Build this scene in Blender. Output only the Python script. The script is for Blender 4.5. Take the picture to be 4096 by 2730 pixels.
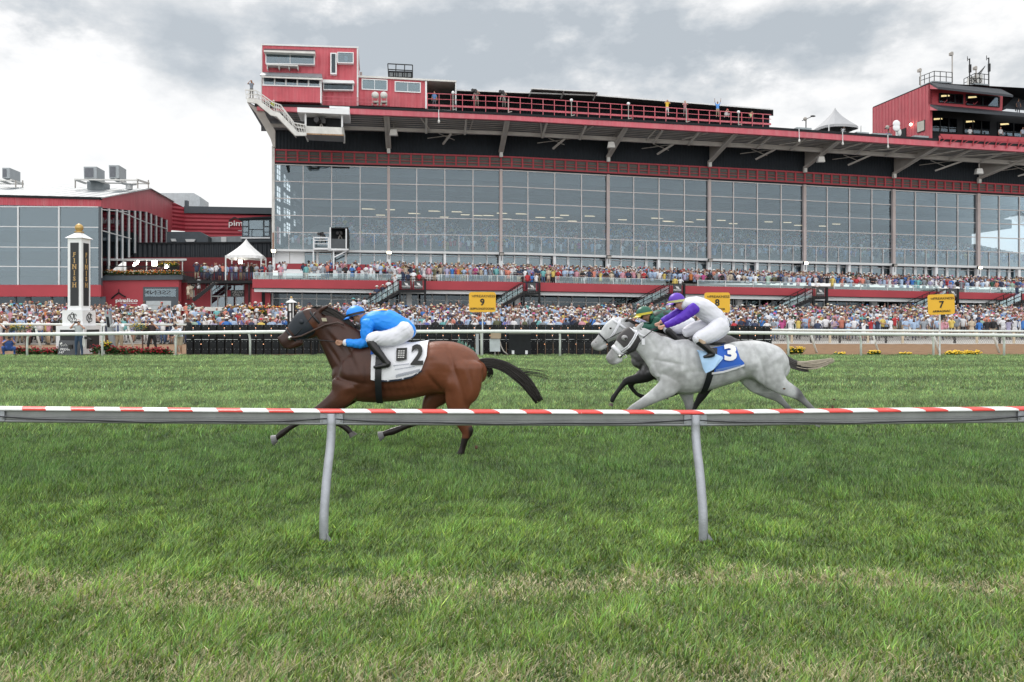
import bpy, math, random
import numpy as np
from mathutils import Vector, Matrix
random.seed(7); RNG = np.random.default_rng(11)
for o in list(bpy.data.objects): bpy.data.objects.remove(o)
SC = bpy.context.scene
# ------------------------------------------------------------------ camera
F = 28/36*4096; CX = 2048.0; HY = 1276.0; CH = 1.75
cam_d = bpy.data.cameras.new('camera'); cam = bpy.data.objects.new('camera', cam_d)
SC.collection.objects.link(cam); SC.camera = cam
cam.location = (0, 0, CH); cam.rotation_euler = (math.pi/2, 0, 0)
cam_d.lens = 28; cam_d.sensor_width = 36; cam_d.shift_y = -(1365-HY)/4096
cam_d.clip_start = 0.1; cam_d.clip_end = 3000
# ------------------------------------------------------------------ light
SUN_EL, SUN_AZ = math.radians(48), math.radians(-35)     # azimuth from +Y (away from the camera), negative = left
sd = bpy.data.lights.new('sun', 'SUN'); sd.energy = 1.9; sd.angle = math.radians(14); sd.color = (1, .96, .9)
sun = bpy.data.objects.new('sun', sd); SC.collection.objects.link(sun)
d = Vector((math.sin(SUN_AZ)*math.cos(SUN_EL), math.cos(SUN_AZ)*math.cos(SUN_EL), math.sin(SUN_EL)))
sun.rotation_euler = (-d).to_track_quat('-Z', 'Y').to_euler()
wd = bpy.data.worlds.new('World'); SC.world = wd; wd.use_nodes = True
def world():
    nt = wd.node_tree; N = nt.nodes; L = nt.links; N.clear()
    out = N.new('ShaderNodeOutputWorld')
    sky = N.new('ShaderNodeTexSky'); sky.sky_type = 'NISHITA'; sky.sun_disc = False
    sky.sun_elevation = SUN_EL; sky.sun_rotation = SUN_AZ
    b1 = N.new('ShaderNodeBackground'); b1.inputs[1].default_value = .1; L.new(sky.outputs[0], b1.inputs[0])
    tc = N.new('ShaderNodeTexCoord'); sep = N.new('ShaderNodeSeparateXYZ'); L.new(tc.outputs['Generated'], sep.inputs[0])
    def m(op, a, b=None, c=None):
        n = N.new('ShaderNodeMath'); n.operation = op
        for i, v in enumerate((a, b, c)):
            if v is None: continue
            if isinstance(v, (int, float)): n.inputs[i].default_value = v
            else: L.new(v, n.inputs[i])
        return n.outputs[0]
    az = m('ARCTAN2', sep.outputs[0], sep.outputs[1]); el = m('ARCSINE', sep.outputs[2])
    # warp
    mp = N.new('ShaderNodeMapping'); mp.inputs['Scale'].default_value = (1, 1, 1.9); L.new(tc.outputs['Generated'], mp.inputs[0])
    n1 = N.new('ShaderNodeTexNoise'); n1.inputs['Scale'].default_value = 7.0; n1.inputs['Detail'].default_value = 8; n1.inputs['Roughness'].default_value = .58
    L.new(mp.outputs[0], n1.inputs[0])
    n2 = N.new('ShaderNodeTexNoise'); n2.inputs['Scale'].default_value = 4.5; n2.inputs['Detail'].default_value = 6; n2.inputs['Roughness'].default_value = .5
    L.new(mp.outputs[0], n2.inputs[0])
    sx = N.new('ShaderNodeSeparateXYZ'); L.new(n2.outputs['Color'], sx.inputs[0])
    azw = m('ADD', az, m('MULTIPLY', m('SUBTRACT', sx.outputs[0], .5), .22))
    elw = m('ADD', el, m('MULTIPLY', m('SUBTRACT', sx.outputs[1], .5), .14))
    # grey-blue cloud bellies where the photograph has them: (azimuth, elevation, half widths, strength)
    tot = None
    def px(x, y): return math.atan((x-CX)/F), math.atan((HY-y)/math.hypot(F, x-CX))
    for (x, y, wx, wy, s) in ((120, 60, .13, .045, 1.15), (150, 240, .08, .022, .30), (860, 235, .07, .032, .60), (1450, 130, .14, .08, .85),
                              (1950, 170, .17, .085, .8), (1650, 330, .13, .045, .5), (1250, 60, .11, .045, .5), (2450, 60, .16, .045, .8), (2850, 200, .11, .05, .6), (2500, 330, .10, .03, .3), (3150, 60, .13, .035, .6),
                              (3350, 210, .10, .045, .8), (3950, 90, .12, .05, .35), (4080, 330, .06, .04, .7), (2700, 300, .30, .09, .30)):
        a0, e0 = px(x, y)
        q = m('ADD', m('POWER', m('DIVIDE', m('SUBTRACT', azw, a0), wx), 2), m('POWER', m('DIVIDE', m('SUBTRACT', elw, e0), wy), 2))
        g = m('MULTIPLY', m('EXPONENT', m('MULTIPLY', q, -1)), s)
        tot = g if tot is None else m('ADD', tot, g)
    hi = m('MULTIPLY', m('MAXIMUM', m('SUBTRACT', el, .6), 0), .2)
    tot = m('ADD', tot, hi)
    tot = m('ADD', m('MULTIPLY', tot, m('ADD', m('MULTIPLY', m('SUBTRACT', n1.outputs[0], .5), 3.2), .50)), m('MULTIPLY', m('SUBTRACT', n1.outputs[0], .53), 1.1))
    cr = N.new('ShaderNodeValToRGB'); L.new(tot, cr.inputs[0])
    e = cr.color_ramp.elements
    e[0].position = 0; e[0].color = (.80, .795, .785, 1)
    e[1].position = 1; e[1].color = (.39, .425, .455, 1)
    for p, c in ((.18, (.72, .722, .722)), (.40, (.575, .59, .60)), (.7, (.46, .49, .515))):
        k = e.new(p); k.color = (*c, 1)
    # sky made brighter behind the camera and overhead, added as fill light
    b2 = N.new('ShaderNodeBackground'); L.new(m('MULTIPLY', m('ADD', m('ADD', m('MINIMUM', m('MAXIMUM', m('MULTIPLY', sep.outputs[1], -1.0), 0), .9), m('MAXIMUM', m('SUBTRACT', sep.outputs[2], .45), 0)), 1), 1.08), b2.inputs[1]); L.new(cr.outputs[0], b2.inputs[0])
    mx = N.new('ShaderNodeMixShader'); mx.inputs[0].default_value = .93
    L.new(b1.outputs[0], mx.inputs[1]); L.new(b2.outputs[0], mx.inputs[2]); L.new(mx.outputs[0], out.inputs[0])
world()
SC.view_settings.view_transform = 'Standard'; SC.view_settings.look = 'None'; SC.view_settings.exposure = 0.30; SC.view_settings.gamma = 1
SC.cycles.max_bounces = 6; SC.cycles.transparent_max_bounces = 24
# ------------------------------------------------------------------ helpers
KD = 4096/2353
TAN = .17; NV = Vector((-TAN, 1, 0)).normalized(); UV = Vector((1, TAN, 0)).normalized()
def W(x, y, Y): return Vector(((x-CX)/F*Y, Y, CH+(HY-y)/F*Y))
def G(x, y, Y0):
    t = (x-CX)/F; return W(x, y, Y0/(1-TAN*t))
def g(x, y, Y0): return G(x*KD, y*KD, Y0)             # building measurements
def zat(y, Y): return CH+(HY-y)/F*Y
class Ln:
    def __init__(s, *p): s.x = [a for a, b in p]; s.y = [b for a, b in p]
    def __call__(s, x):
        X, Yv = s.x, s.y
        if x <= X[0]: i = 0
        elif x >= X[-1]: i = len(X)-2
        else: i = next(k for k in range(len(X)-1) if X[k] <= x <= X[k+1])
        return Yv[i]+(Yv[i+1]-Yv[i])*(x-X[i])/(X[i+1]-X[i])
MATS = {}
def M(name, col, rough=.6, metal=0, var=.12, scale=3., bump=0., bscale=40., spec=.5, attr=False, emit=0):
    if name in MATS: return MATS[name]
    m = bpy.data.materials.new(name); m.use_nodes = True; nt = m.node_tree; N = nt.nodes; L = nt.links
    b = N['Principled BSDF']; b.inputs['Roughness'].default_value = rough; b.inputs['Metallic'].default_value = metal
    b.inputs['Specular IOR Level'].default_value = spec
    if attr:
        a = N.new('ShaderNodeAttribute'); a.attribute_name = 'Col'; src = a.outputs['Color']
    else:
        a = N.new('ShaderNodeRGB'); a.outputs[0].default_value = (*col, 1); src = a.outputs[0]
    tc = N.new('ShaderNodeTexCoord')
    if var:
        n = N.new('ShaderNodeTexNoise'); n.inputs['Scale'].default_value = scale; n.inputs['Detail'].default_value = 6; n.inputs['Roughness'].default_value = .6
        L.new(tc.outputs['Object'], n.inputs[0])
        r = N.new('ShaderNodeMapRange'); r.inputs[1].default_value = .3; r.inputs[2].default_value = .7; r.inputs[3].default_value = 1-var; r.inputs[4].default_value = 1+var
        L.new(n.outputs[0], r.inputs[0])
        mm = N.new('ShaderNodeVectorMath'); mm.operation = 'SCALE'; L.new(src, mm.inputs[0]); L.new(r.outputs[0], mm.inputs['Scale']); src = mm.outputs[0]
    L.new(src, b.inputs['Base Color'])
    if emit:
        L.new(src, b.inputs['Emission Color']); b.inputs['Emission Strength'].default_value = emit
    if bump:
        n = N.new('ShaderNodeTexNoise'); n.inputs['Scale'].default_value = bscale; n.inputs['Detail'].default_value = 4; L.new(tc.outputs['Object'], n.inputs[0])
        bp = N.new('ShaderNodeBump'); bp.inputs['Strength'].default_value = bump; bp.inputs['Distance'].default_value = .02; L.new(n.outputs[0], bp.inputs['Height']); L.new(bp.outputs[0], b.inputs['Normal'])
    MATS[name] = m; return m
def streak(m, k=.14, c=.35):
    """vertical weather streaks and pale chalking on painted sheet metal"""
    nt = m.node_tree; N = nt.nodes; L = nt.links; b = N['Principled BSDF']; src = b.inputs['Base Color'].links[0].from_socket; tc = N.new('ShaderNodeTexCoord'); mp = N.new('ShaderNodeMapping'); mp.inputs['Scale'].default_value = (1.6, 1.6, .12); nz = N.new('ShaderNodeTexNoise'); nz.inputs['Scale'].default_value = 1.5; nz.inputs['Detail'].default_value = 7; nz.inputs['Roughness'].default_value = .65
    L.new(tc.outputs['Object'], mp.inputs[0]); L.new(mp.outputs[0], nz.inputs[0]); r = N.new('ShaderNodeMapRange'); r.inputs[1].default_value = .45; r.inputs[2].default_value = .75; r.inputs[4].default_value = c; L.new(nz.outputs[0], r.inputs[0]); mx = N.new('ShaderNodeMix'); mx.data_type = 'RGBA'; L.new(r.outputs[0], mx.inputs[0]); L.new(src, mx.inputs[6]); mx.inputs[7].default_value = (.55, .30, .31, 1); L.new(mx.outputs[2], b.inputs['Base Color']); return m
def glassmat(name, refl, tint, rough=.03):
    m = bpy.data.materials.new(name); m.use_nodes = True; nt = m.node_tree; N = nt.nodes; L = nt.links; N.remove(N['Principled BSDF'])
    t = N.new('ShaderNodeBsdfTransparent'); t.inputs[0].default_value = (*tint, 1)
    gl = N.new('ShaderNodeBsdfGlossy'); gl.inputs['Roughness'].default_value = rough; gl.inputs[0].default_value = (.8, .92, 1, 1)
    fr = N.new('ShaderNodeFresnel'); fr.inputs[0].default_value = 1.45
    ad = N.new('ShaderNodeMath'); ad.operation = 'ADD'; ad.use_clamp = True; ad.inputs[1].default_value = refl; L.new(fr.outputs[0], ad.inputs[0])
    mx = N.new('ShaderNodeMixShader'); L.new(ad.outputs[0], mx.inputs[0]); L.new(t.outputs[0], mx.inputs[1]); L.new(gl.outputs[0], mx.inputs[2])
    L.new(mx.outputs[0], N['Material Output'].inputs[0]); MATS[name] = m; return m
def lines_mat(name, col, period, axis='U', depth=.35, rough=.6, var=.1):
    """painted metal / boards with ribs every `period` metres along the wall (U) or up it (Z): colour grooves and bump"""
    m = M(name, col, rough, 0, var, .8); nt = m.node_tree; N = nt.nodes; L = nt.links; b = N['Principled BSDF']
    tc = N.new('ShaderNodeTexCoord'); v = N.new('ShaderNodeVectorMath'); v.operation = 'DOT_PRODUCT'
    ax = {'U': tuple(UV), 'N': tuple(NV), 'Z': (0, 0, 1), 'UN': (1, 1, 0)}[axis]; v.inputs[1].default_value = ax; L.new(tc.outputs['Object'], v.inputs[0])
    a = N.new('ShaderNodeMath'); a.operation = 'MULTIPLY'; a.inputs[1].default_value = 2*math.pi/period; L.new(v.outputs['Value'], a.inputs[0])
    s = N.new('ShaderNodeMath'); s.operation = 'SINE'; L.new(a.outputs[0], s.inputs[0])
    bp = N.new('ShaderNodeBump'); bp.inputs['Strength'].default_value = depth; bp.inputs['Distance'].default_value = period*.3; L.new(s.outputs[0], bp.inputs['Height']); L.new(bp.outputs[0], b.inputs['Normal'])
    return m
class MB:
    def __init__(s): s.v = []; s.f = []; s.m = []; s.mats = []
    def mi(s, mat):
        if mat not in s.mats: s.mats.append(mat)
        return s.mats.index(mat)
    def add(s, vs, fs, mat):
        k = len(s.v); s.v += [tuple(v) for v in vs]; i = s.mi(mat)
        for f in fs: s.f.append([k+a for a in f]); s.m.append(i)
    def prism(s, pts, ext, mat):
        n = len(pts); vs = [Vector(p) for p in pts]+[Vector(p)+Vector(ext) for p in pts]
        s.add(vs, [list(range(n))[::-1], list(range(n, 2*n))]+[[i, (i+1) % n, n+(i+1) % n, n+i] for i in range(n)], mat)
    def quad(s, pts, mat): s.add(pts, [list(range(len(pts)))], mat)
    def box(s, c, sz, mat, u=None):
        u = u or Vector((1, 0, 0)); w = Vector((-u.y, u.x, 0)); z = Vector((0, 0, 1)); c = Vector(c); a = sz[0]/2; b = sz[1]/2; h = sz[2]/2
        vs = [c+u*x*a+w*y*b+z*q*h for q in (-1, 1) for x, y in ((-1, -1), (1, -1), (1, 1), (-1, 1))]
        s.add(vs, [[3, 2, 1, 0], [4, 5, 6, 7], [0, 1, 5, 4], [1, 2, 6, 5], [2, 3, 7, 6], [3, 0, 4, 7]], mat)
    def bar(s, a, b, w, mat, h=None, n=4):
        s.tube([a, b], w/2, mat, n, ry=(h or w)/2)
    def tube(s, pts, r, mat, n=8, ry=None, ref=None):
        pts = [Vector(p) for p in pts]; vs = []; k = len(pts)
        rr = r if isinstance(r, (list, tuple)) else [r]*k
        off = math.pi/4 if n == 4 else 0; q = math.sqrt(2) if n == 4 else 1
        t = (pts[1]-pts[0]).normalized(); u = t.cross(ref or (Vector((0, 0, 1)) if abs(t.z) < .95 else Vector((0, 1, 0)))).normalized()
        for i, p in enumerate(pts):
            t = (pts[min(i+1, k-1)]-pts[max(i-1, 0)]).normalized()
            u = (u-t*u.dot(t)).normalized(); w = u.cross(t)
            ra = rr[i]; rb = ra if ry is None else ry
            for j in range(n):
                a = 2*math.pi*j/n+off; vs.append(p+u*(math.cos(a)*ra*q)+w*(math.sin(a)*rb*q))
        fs = [[i*n+j, i*n+(j+1) % n, (i+1)*n+(j+1) % n, (i+1)*n+j] for i in range(k-1) for j in range(n)]
        fs += [list(range(n))[::-1], list(range((k-1)*n, k*n))]
        s.add(vs, fs, mat)
    def ball(s, c, r, mat, nu=10, nv=7):
        c = Vector(c); r = (r, r, r) if isinstance(r, (int, float)) else r
        vs = [c+Vector((0, 0, r[2]))]
        for i in range(1, nv):
            a = math.pi*i/nv
            for j in range(nu): b = 2*math.pi*j/nu; vs.append(c+Vector((math.sin(a)*math.cos(b)*r[0], math.sin(a)*math.sin(b)*r[1], math.cos(a)*r[2])))
        vs.append(c-Vector((0, 0, r[2]))); e = len(vs)-1
        fs = [[0, 1+j, 1+(j+1) % nu] for j in range(nu)]
        for i in range(nv-2):
            for j in range(nu): fs.append([1+i*nu+j, 1+(i+1)*nu+j, 1+(i+1)*nu+(j+1) % nu, 1+i*nu+(j+1) % nu])
        fs += [[e, 1+(nv-2)*nu+(j+1) % nu, 1+(nv-2)*nu+j] for j in range(nu)]
        s.add(vs, fs, mat)
    def slab(s, pts, Y0, depth, mat, d=True):          # polygon in facade px, front at plane Y0, going back by depth
        s.prism([(g if d else G)(x, y, Y0) for x, y in pts], NV*depth, mat)
    def rect(s, x0, x1, y0, y1, Y0, depth, mat): s.slab([(x0, y0), (x1, y0), (x1, y1), (x0, y1)], Y0, depth, mat)
    def strip(s, lt, lb, x0, x1, Y0, depth, mat, o=0):
        xs = sorted({x0, x1}|{x for x in lt.x+lb.x if x0 < x < x1})
        for a, b in zip(xs, xs[1:]):
            s.slab([(a, lt(a)), (b, lt(b)), (b, lb(b)), (a, lb(a))], Y0, depth, mat)
    def text(s, body, org, u, w, h, mat, ext=.01, align='CENTER', spacing=1., bold=0, mapf=None, width=None):
        cu = bpy.data.curves.new('t', 'FONT'); cu.body = body; cu.align_x = align; cu.align_y = 'CENTER'; cu.size = 1; cu.extrude = 0 if mapf else ext/h/1.4; cu.offset = bold; cu.space_character = spacing
        cu.resolution_u = 3
        ob = bpy.data.objects.new('t', cu); SC.collection.objects.link(ob)
        dg = bpy.context.evaluated_depsgraph_get(); me = bpy.data.meshes.new_from_object(ob.evaluated_get(dg))
        org = Vector(org) if not mapf else None; sc = h/.72
        xs = [v.co.x for v in me.vertices]; wx = sc
        if width and xs: wx = width/(max(xs)-min(xs))
        vs = []
        for v in me.vertices:
            if mapf: vs.append(mapf(v.co.x*wx, v.co.y*sc))
            else:
                nn = Vector(u).cross(Vector(w)); vs.append(org+Vector(u)*v.co.x*wx+Vector(w)*v.co.y*sc+nn*v.co.z*sc)
        s.add(vs, [list(p.vertices) for p in me.polygons], mat)
        bpy.data.objects.remove(ob); bpy.data.curves.remove(cu); bpy.data.meshes.remove(me)
    def build(s, name, parent=None, label=None, cat=None, group=None, kind=None, smooth=False):
        me = bpy.data.meshes.new(name); me.from_pydata(s.v, [], s.f)
        for m in s.mats: me.materials.append(m)
        if s.m: me.polygons.foreach_set('material_index', s.m)
        if smooth: me.polygons.foreach_set('use_smooth', [True]*len(s.f))
        me.update(); return link(name, me, parent, label, cat, group, kind)
def tag(o, label=None, cat=None, group=None, kind=None):
    if label: o['label'] = label
    if cat: o['category'] = cat
    if group: o['group'] = group
    if kind: o['kind'] = kind
    return o
def link(name, me, parent=None, label=None, cat=None, group=None, kind=None):
    o = bpy.data.objects.new(name, me); SC.collection.objects.link(o)
    if parent:
        o.parent = parent; w = parent.matrix_world if parent.parent is None else parent.parent.matrix_world @ parent.matrix_world
        o.matrix_parent_inverse = Matrix.Translation(-Vector(ABS.get(parent.name, (0, 0, 0))))
    return tag(o, label, cat, group, kind)
ABS = {}
def empty(name, loc, label, cat, group=None, kind=None):
    o = bpy.data.objects.new(name, None); SC.collection.objects.link(o); o.location = loc; ABS[o.name] = tuple(loc); o.empty_display_size = .2
    return tag(o, label, cat, group, kind)
# numpy value noise
LAT = RNG.random((257, 257))
def vnoise(x, y):
    x = np.mod(x, 256); y = np.mod(y, 256); i = x.astype(int); j = y.astype(int); fx = x-i; fy = y-j
    fx = fx*fx*(3-2*fx); fy = fy*fy*(3-2*fy)
    return (LAT[i, j]*(1-fx)+LAT[i+1, j]*fx)*(1-fy)+(LAT[i, j+1]*(1-fx)+LAT[i+1, j+1]*fx)*fy
def npmesh(name, V, tris, cols=None, mat=None, smooth=False, nper=3):
    me = bpy.data.meshes.new(name); nf = len(tris)//nper if tris.ndim == 1 else len(tris)
    fl = tris.reshape(-1).astype(np.int32)
    me.vertices.add(len(V)); me.vertices.foreach_set('co', V.astype(np.float32).reshape(-1))
    me.loops.add(len(fl)); me.loops.foreach_set('vertex_index', fl)
    me.polygons.add(nf); me.polygons.foreach_set('loop_start', np.arange(nf, dtype=np.int32)*nper)
    try: me.polygons.foreach_set('loop_total', np.full(nf, nper, np.int32))
    except Exception: pass
    if smooth: me.polygons.foreach_set('use_smooth', np.ones(nf, bool))
    if cols is not None: setcol(me, cols)
    if mat: me.materials.append(mat)
    me.update(calc_edges=True); return me
def setcol(me, cols):
    a = me.color_attributes.new('Col', 'FLOAT_COLOR', 'POINT'); c = np.ones((len(cols), 4), np.float32); c[:, :3] = cols; a.data.foreach_set('color', c.reshape(-1))
# ------------------------------------------------------------------ materials
RED = M('red_paint', (.36, .035, .05), .55, 0, .10, .5)
REDUP = streak(M('faded_red_paint', (.50, .10, .13), .6, 0, .14, .6, bump=.1, bscale=6))
REDBOARD = streak(lines_mat('red_boards', (.50, .085, .11), .62, 'U', .4), c=.22)
REDRIB = streak(lines_mat('red_ribbed_metal', (.50, .085, .11), .62, 'N', .8), c=.22)
REDSMALL = streak(lines_mat('red_ribbed_fascia', (.46, .065, .09), .4, 'U', .5), c=.3)
REDLAP = lines_mat('red_lap_siding', (.38, .035, .055), .5, 'Z', .5)
NAVY = lines_mat('dark_navy_siding', (.010, .015, .022), .35, 'U', .3, .85)
BLACK = M('black_paint', (.012, .014, .017), .6, 0, .2, 1, spec=.2)
BLACKST = M('black_steel', (.013, .014, .016), .5, 0, .15, 2, spec=.25)
GREYST = M('grey_steel_beams', (.34, .32, .30), .6, 0, .14, .9)
SOFFIT = lines_mat('soffit_panels', (.16, .165, .18), 2.2, 'U', .3, .8)
WHITE = M('white_paint', (.74, .76, .78), .5, 0, .06, .7)
DIRTYW = M('weathered_white_paint', (.60, .60, .58), .55, 0, .14, 1.2)
TRIM = M('pale_grey_trim', (.62, .64, .65), .5, 0, .07, 1)
ALU = M('aluminium_mullion', (.46, .44, .44), .4, .3, .08, 1)
ROOFM = lines_mat('pale_metal_roof', (.20, .23, .25), 1.2, 'U', .3, .45)
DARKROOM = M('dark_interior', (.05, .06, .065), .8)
INWALL = M('interior_wall', (.17, .19, .20), .8, 0, .1, .3)
CONC = M('concrete', (.36, .35, .33), .8, 0, .12, .5, .2, 10)
GLASS = glassmat('tinted_glass', .035, (.80, .86, .89))
GLASSD = glassmat('dark_glass', .015, (.42, .48, .52))
GLASSL = glassmat('pale_reflective_glass', .08, (.62, .70, .73))
GLASSC = glassmat('clear_glass', .03, (.88, .94, .93))
def lamp_mat(n, c, s):
    m = bpy.data.materials.new(n); m.use_nodes = True; b = m.node_tree.nodes['Principled BSDF']; b.inputs['Emission Color'].default_value = (*c, 1); b.inputs['Emission Strength'].default_value = s; return m
LIT = lamp_mat('lit_lamp', (1, .86, .6), 9); LITW = lamp_mat('lit_white_lamp', (1, .93, .8), 22); STRIPL = lamp_mat('lit_ceiling_tube', (1, .72, .42), .9)
GOLD = M('gold_paint', (.50, .33, .12), .35, .5, .08, 3); GOLDL = M('gold_lettering', (.50, .32, .13), .5)
YELLOW = M('yellow_sign_face', (.80, .45, .03), .5, 0, .03, 1)
INK = M('black_lettering', (.012, .012, .012), .6)
WHITEL = M('white_lettering', (.8, .8, .8), .6)
# ------------------------------------------------------------------ ground
def ground():
    mt = M('soil_under_turf', (.045, .075, .018), .9, 0, .35, 1.3, .4, 30)
    b = MB(); b.quad([(-1500, -60, -.02), (1500, -60, -.02), (1500, 2500, -.02), (-1500, 2500, -.02)], M('far_ground', (.12, .12, .10), .9)); b.build('ground', kind='structure')
    b = MB(); b.quad([(-60, -10, 0), (60, -10, 0), (60, 37.75, 0), (-60, 37.75, 0)], mt); b.build('turf_ground', kind='structure')
    dm = M('brown_dirt', (.175, .100, .048), .95, 0, .28, 2.5, .8, 9)
    # harrowed dirt surface with small ridges
    nx, ny = 420, 60; xs = np.linspace(-62, 62, nx); ys = np.linspace(37.75, 54.6, ny); X, Y = np.meshgrid(xs, ys)
    Z = .006+.035*vnoise(X*3+50, Y*1.3+9)+.02*vnoise(X*7, Y*4)
    V = np.stack([X, Y, Z], -1).reshape(-1, 3); q = (np.arange(ny-1)[:, None]*nx+np.arange(nx-1)[None]).reshape(-1)
    me = npmesh('dirt_track', V, np.stack([q, q+1, q+nx+1, q+nx], -1), mat=dm, nper=4, smooth=True); link('dirt_track', me, kind='structure')
    # apron: concrete rising to the stand, in shallow steps
    b = MB()
    P = lambda x, Y0, z: (lambda p: Vector((p.x, p.y, z)))(G(x, HY, Y0))
    prev = 0.0; rows = 22
    for i in range(rows):
        Y0 = 55.0+i*.95; Y1 = Y0+.95 if i < rows-1 else 92
        z = apron_z(Y0+.3)
        b.quad([P(-900, Y0, z), P(4900, Y0, z), P(4900, Y1, z), P(-900, Y1, z)], CONC)
        b.quad([P(-900, Y0, prev), P(4900, Y0, prev), P(4900, Y0, z), P(-900, Y0, z)], CONC); prev = z
    b.build('apron', kind='structure')
    b = MB(); b.quad([(-62, 54.5, .01), (62, 54.5, .01), (62, 66, .01), (-62, 50, .01)], CONC); b.build('path', kind='structure')
def apron_z(Y0): return max(0.02, (Y0-57)*.085)
def grass():
    Vs, Fs, Cs = [], [], []; base = 0
    for (ya, yb, dens, w, h0, seg) in ((3.1, 5.0, 9500, .0040, .055, 2), (5.0, 7.5, 6600, .0050, .058, 2), (7.5, 11.5, 3600, .0066, .060, 1), (11.5, 19, 1500, .0105, .066, 1), (19, 37.85, 520, .021, .068, 1)):
        mg = 3.2; n = int((.68*(yb*yb-ya*ya)+2*mg*(yb-ya))*dens)
        kk = mg/.68; y = np.sqrt((ya+kk)**2+RNG.random(n)*((yb+kk)**2-(ya+kk)**2))-kk; x = (RNG.random(n)*2-1)*(y*.68+mg)
        c1 = vnoise(x*3.1+40, y*2.6+3); c5 = vnoise(x*4.3+80, y*3.1+60); c2 = vnoise(x*.55+90, y*.8+7); c3 = vnoise(x*7+10, y*7+30); c4 = vnoise(x*.25+5, y*1.3)
        # dry straw belt near the camera
        dryb = np.clip((5.9-y)/1.1, 0, 1)*.42+1.0*np.exp(-((y-5.14-.3*(c2-.5)-.10*np.sin(x*.9))/.24)**2)+.45*np.clip((4.2-y)/.3, 0, 1)
        dry = np.clip(dryb*(.55+.5*c1+.5*c5)+.10*(c3 > .8), 0, .9)
        isdry = RNG.random(n) < dry*.78
        c6 = vnoise(x*8.5+20, y*6.8+11); hh = h0*(.5+.8*RNG.random(n))*(.25+.6*c1+.65*c5+.5*c6)*(.9+.2*c2); hh = np.where(isdry, hh*.6, hh)
        for Xp in (-1.477, 1.502): hh = np.where((np.abs(x-Xp*.985) < .13) & (y > 5.72) & (y < 6.3), hh*.3, hh)
        ang = RNG.random(n)*2*np.pi; lean = np.where(isdry, .8+1.3*RNG.random(n), .15+.75*RNG.random(n))*hh
        flow = (c4-.5)*5; lx = np.cos(ang)*lean+.25*hh*np.cos(flow); ly = np.sin(ang)*lean*.8+.12*hh
        wa = RNG.random(n)*np.pi*.5-np.pi*.25; wx = np.cos(wa)*w; wy = np.sin(wa)*w; ww = .7+.6*RNG.random(n); wx *= ww; wy *= ww
        zb = np.full(n, -.004); md = .020*(c5+c6-.7)*np.clip((14-y)/5, .25, 1)
        # colour by place: bright yellow green near, blue green in the middle, lighter striped turf beyond
        t = np.clip((y-6.3)/2.6, 0, 1)*np.clip((15-y)/3.5, 0, 1)
        A = np.array([.178, .285, .052]); B = np.array([.098, .185, .042]); C = np.array([.190, .285, .098])
        far = np.clip((y-12)/4, 0, 1)[:, None]; tt = np.clip(t*.85+.3*(c2-.5)+.35*(c5-.5), 0, 1)[:, None]
        col = (A*(1-tt)+B*tt)*(1-far)+C*far
        stripe = np.where(y > 9, 1+far[:, 0]*(.17*np.sin(y*2.1+2.5*vnoise(x*.3, y*.4))+.12*np.sin(y*.75+1.5*vnoise(x*.15+9, y*.2))), 1)
        col = col*(stripe*1.02*(.42+.24*c1+.34*c5+.44*c6)**1.35*(.42+1.35*RNG.random(n)**1.5))[:, None]
        col[:, 0] *= .75+.5*RNG.random(n)
        strawc = np.array([.54, .49, .29])*(.6+.6*RNG.random(n))[:, None]
        col = np.where(isdry[:, None], strawc, col)
        pale = RNG.random(n) < .07; col = np.where(pale[:, None], col*1.7+.03, col)
        zb = zb+np.maximum(md-.02, -.004); hh = hh+np.maximum(md, 0); p0 = np.stack([x-wx, y-wy, zb], -1); p1 = np.stack([x+wx, y+wy, zb], -1); tip = np.stack([x+lx, y+ly, hh*.93], -1)
        if seg == 2:
            m0 = np.stack([x-wx*.8+lx*.35, y-wy*.8+ly*.35, hh*.55], -1); m1 = np.stack([x+wx*.8+lx*.35, y+wy*.8+ly*.35, hh*.55], -1)
            V = np.stack([p0, p1, m1, m0, tip], 1).reshape(-1, 3); k = base+np.arange(n)[:, None]*5
            Fc = np.concatenate([k+[0, 1, 2], k+[0, 2, 3], k+[3, 2, 4]], 1).reshape(-1, 3); cc = np.repeat(col, 5, 0)
        else:
            V = np.stack([p0, p1, tip], 1).reshape(-1, 3); k = base+np.arange(n)[:, None]*3; Fc = (k+[0, 1, 2]); cc = np.repeat(col, 3, 0)
        Vs.append(V); Fs.append(Fc); Cs.append(cc); base += len(V)
    m = bpy.data.materials.new('grass_blades'); m.use_nodes = True; N = m.node_tree.nodes; L = m.node_tree.links; N.remove(N['Principled BSDF'])
    a = N.new('ShaderNodeAttribute'); a.attribute_name = 'Col'; df = N.new('ShaderNodeBsdfDiffuse'); tr = N.new('ShaderNodeBsdfTranslucent'); gl = N.new('ShaderNodeBsdfGlossy')
    gl.inputs['Roughness'].default_value = .45; gl.inputs[0].default_value = (.8, .9, .8, 1)
    L.new(a.outputs[0], df.inputs[0]); L.new(a.outputs[0], tr.inputs[0]); mx = N.new('ShaderNodeMixShader'); mx.inputs[0].default_value = .35
    L.new(df.outputs[0], mx.inputs[1]); L.new(tr.outputs[0], mx.inputs[2]); m2 = N.new('ShaderNodeMixShader'); m2.inputs[0].default_value = .07
    L.new(mx.outputs[0], m2.inputs[1]); L.new(gl.outputs[0], m2.inputs[2]); L.new(m2.outputs[0], N['Material Output'].inputs[0])
    me = npmesh('grass', np.concatenate(Vs), np.concatenate(Fs), np.concatenate(Cs), m)
    link('grass', me, label='green racecourse turf with a dry straw belt near the camera', cat='grass', kind='stuff')
ground(); grass()
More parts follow.
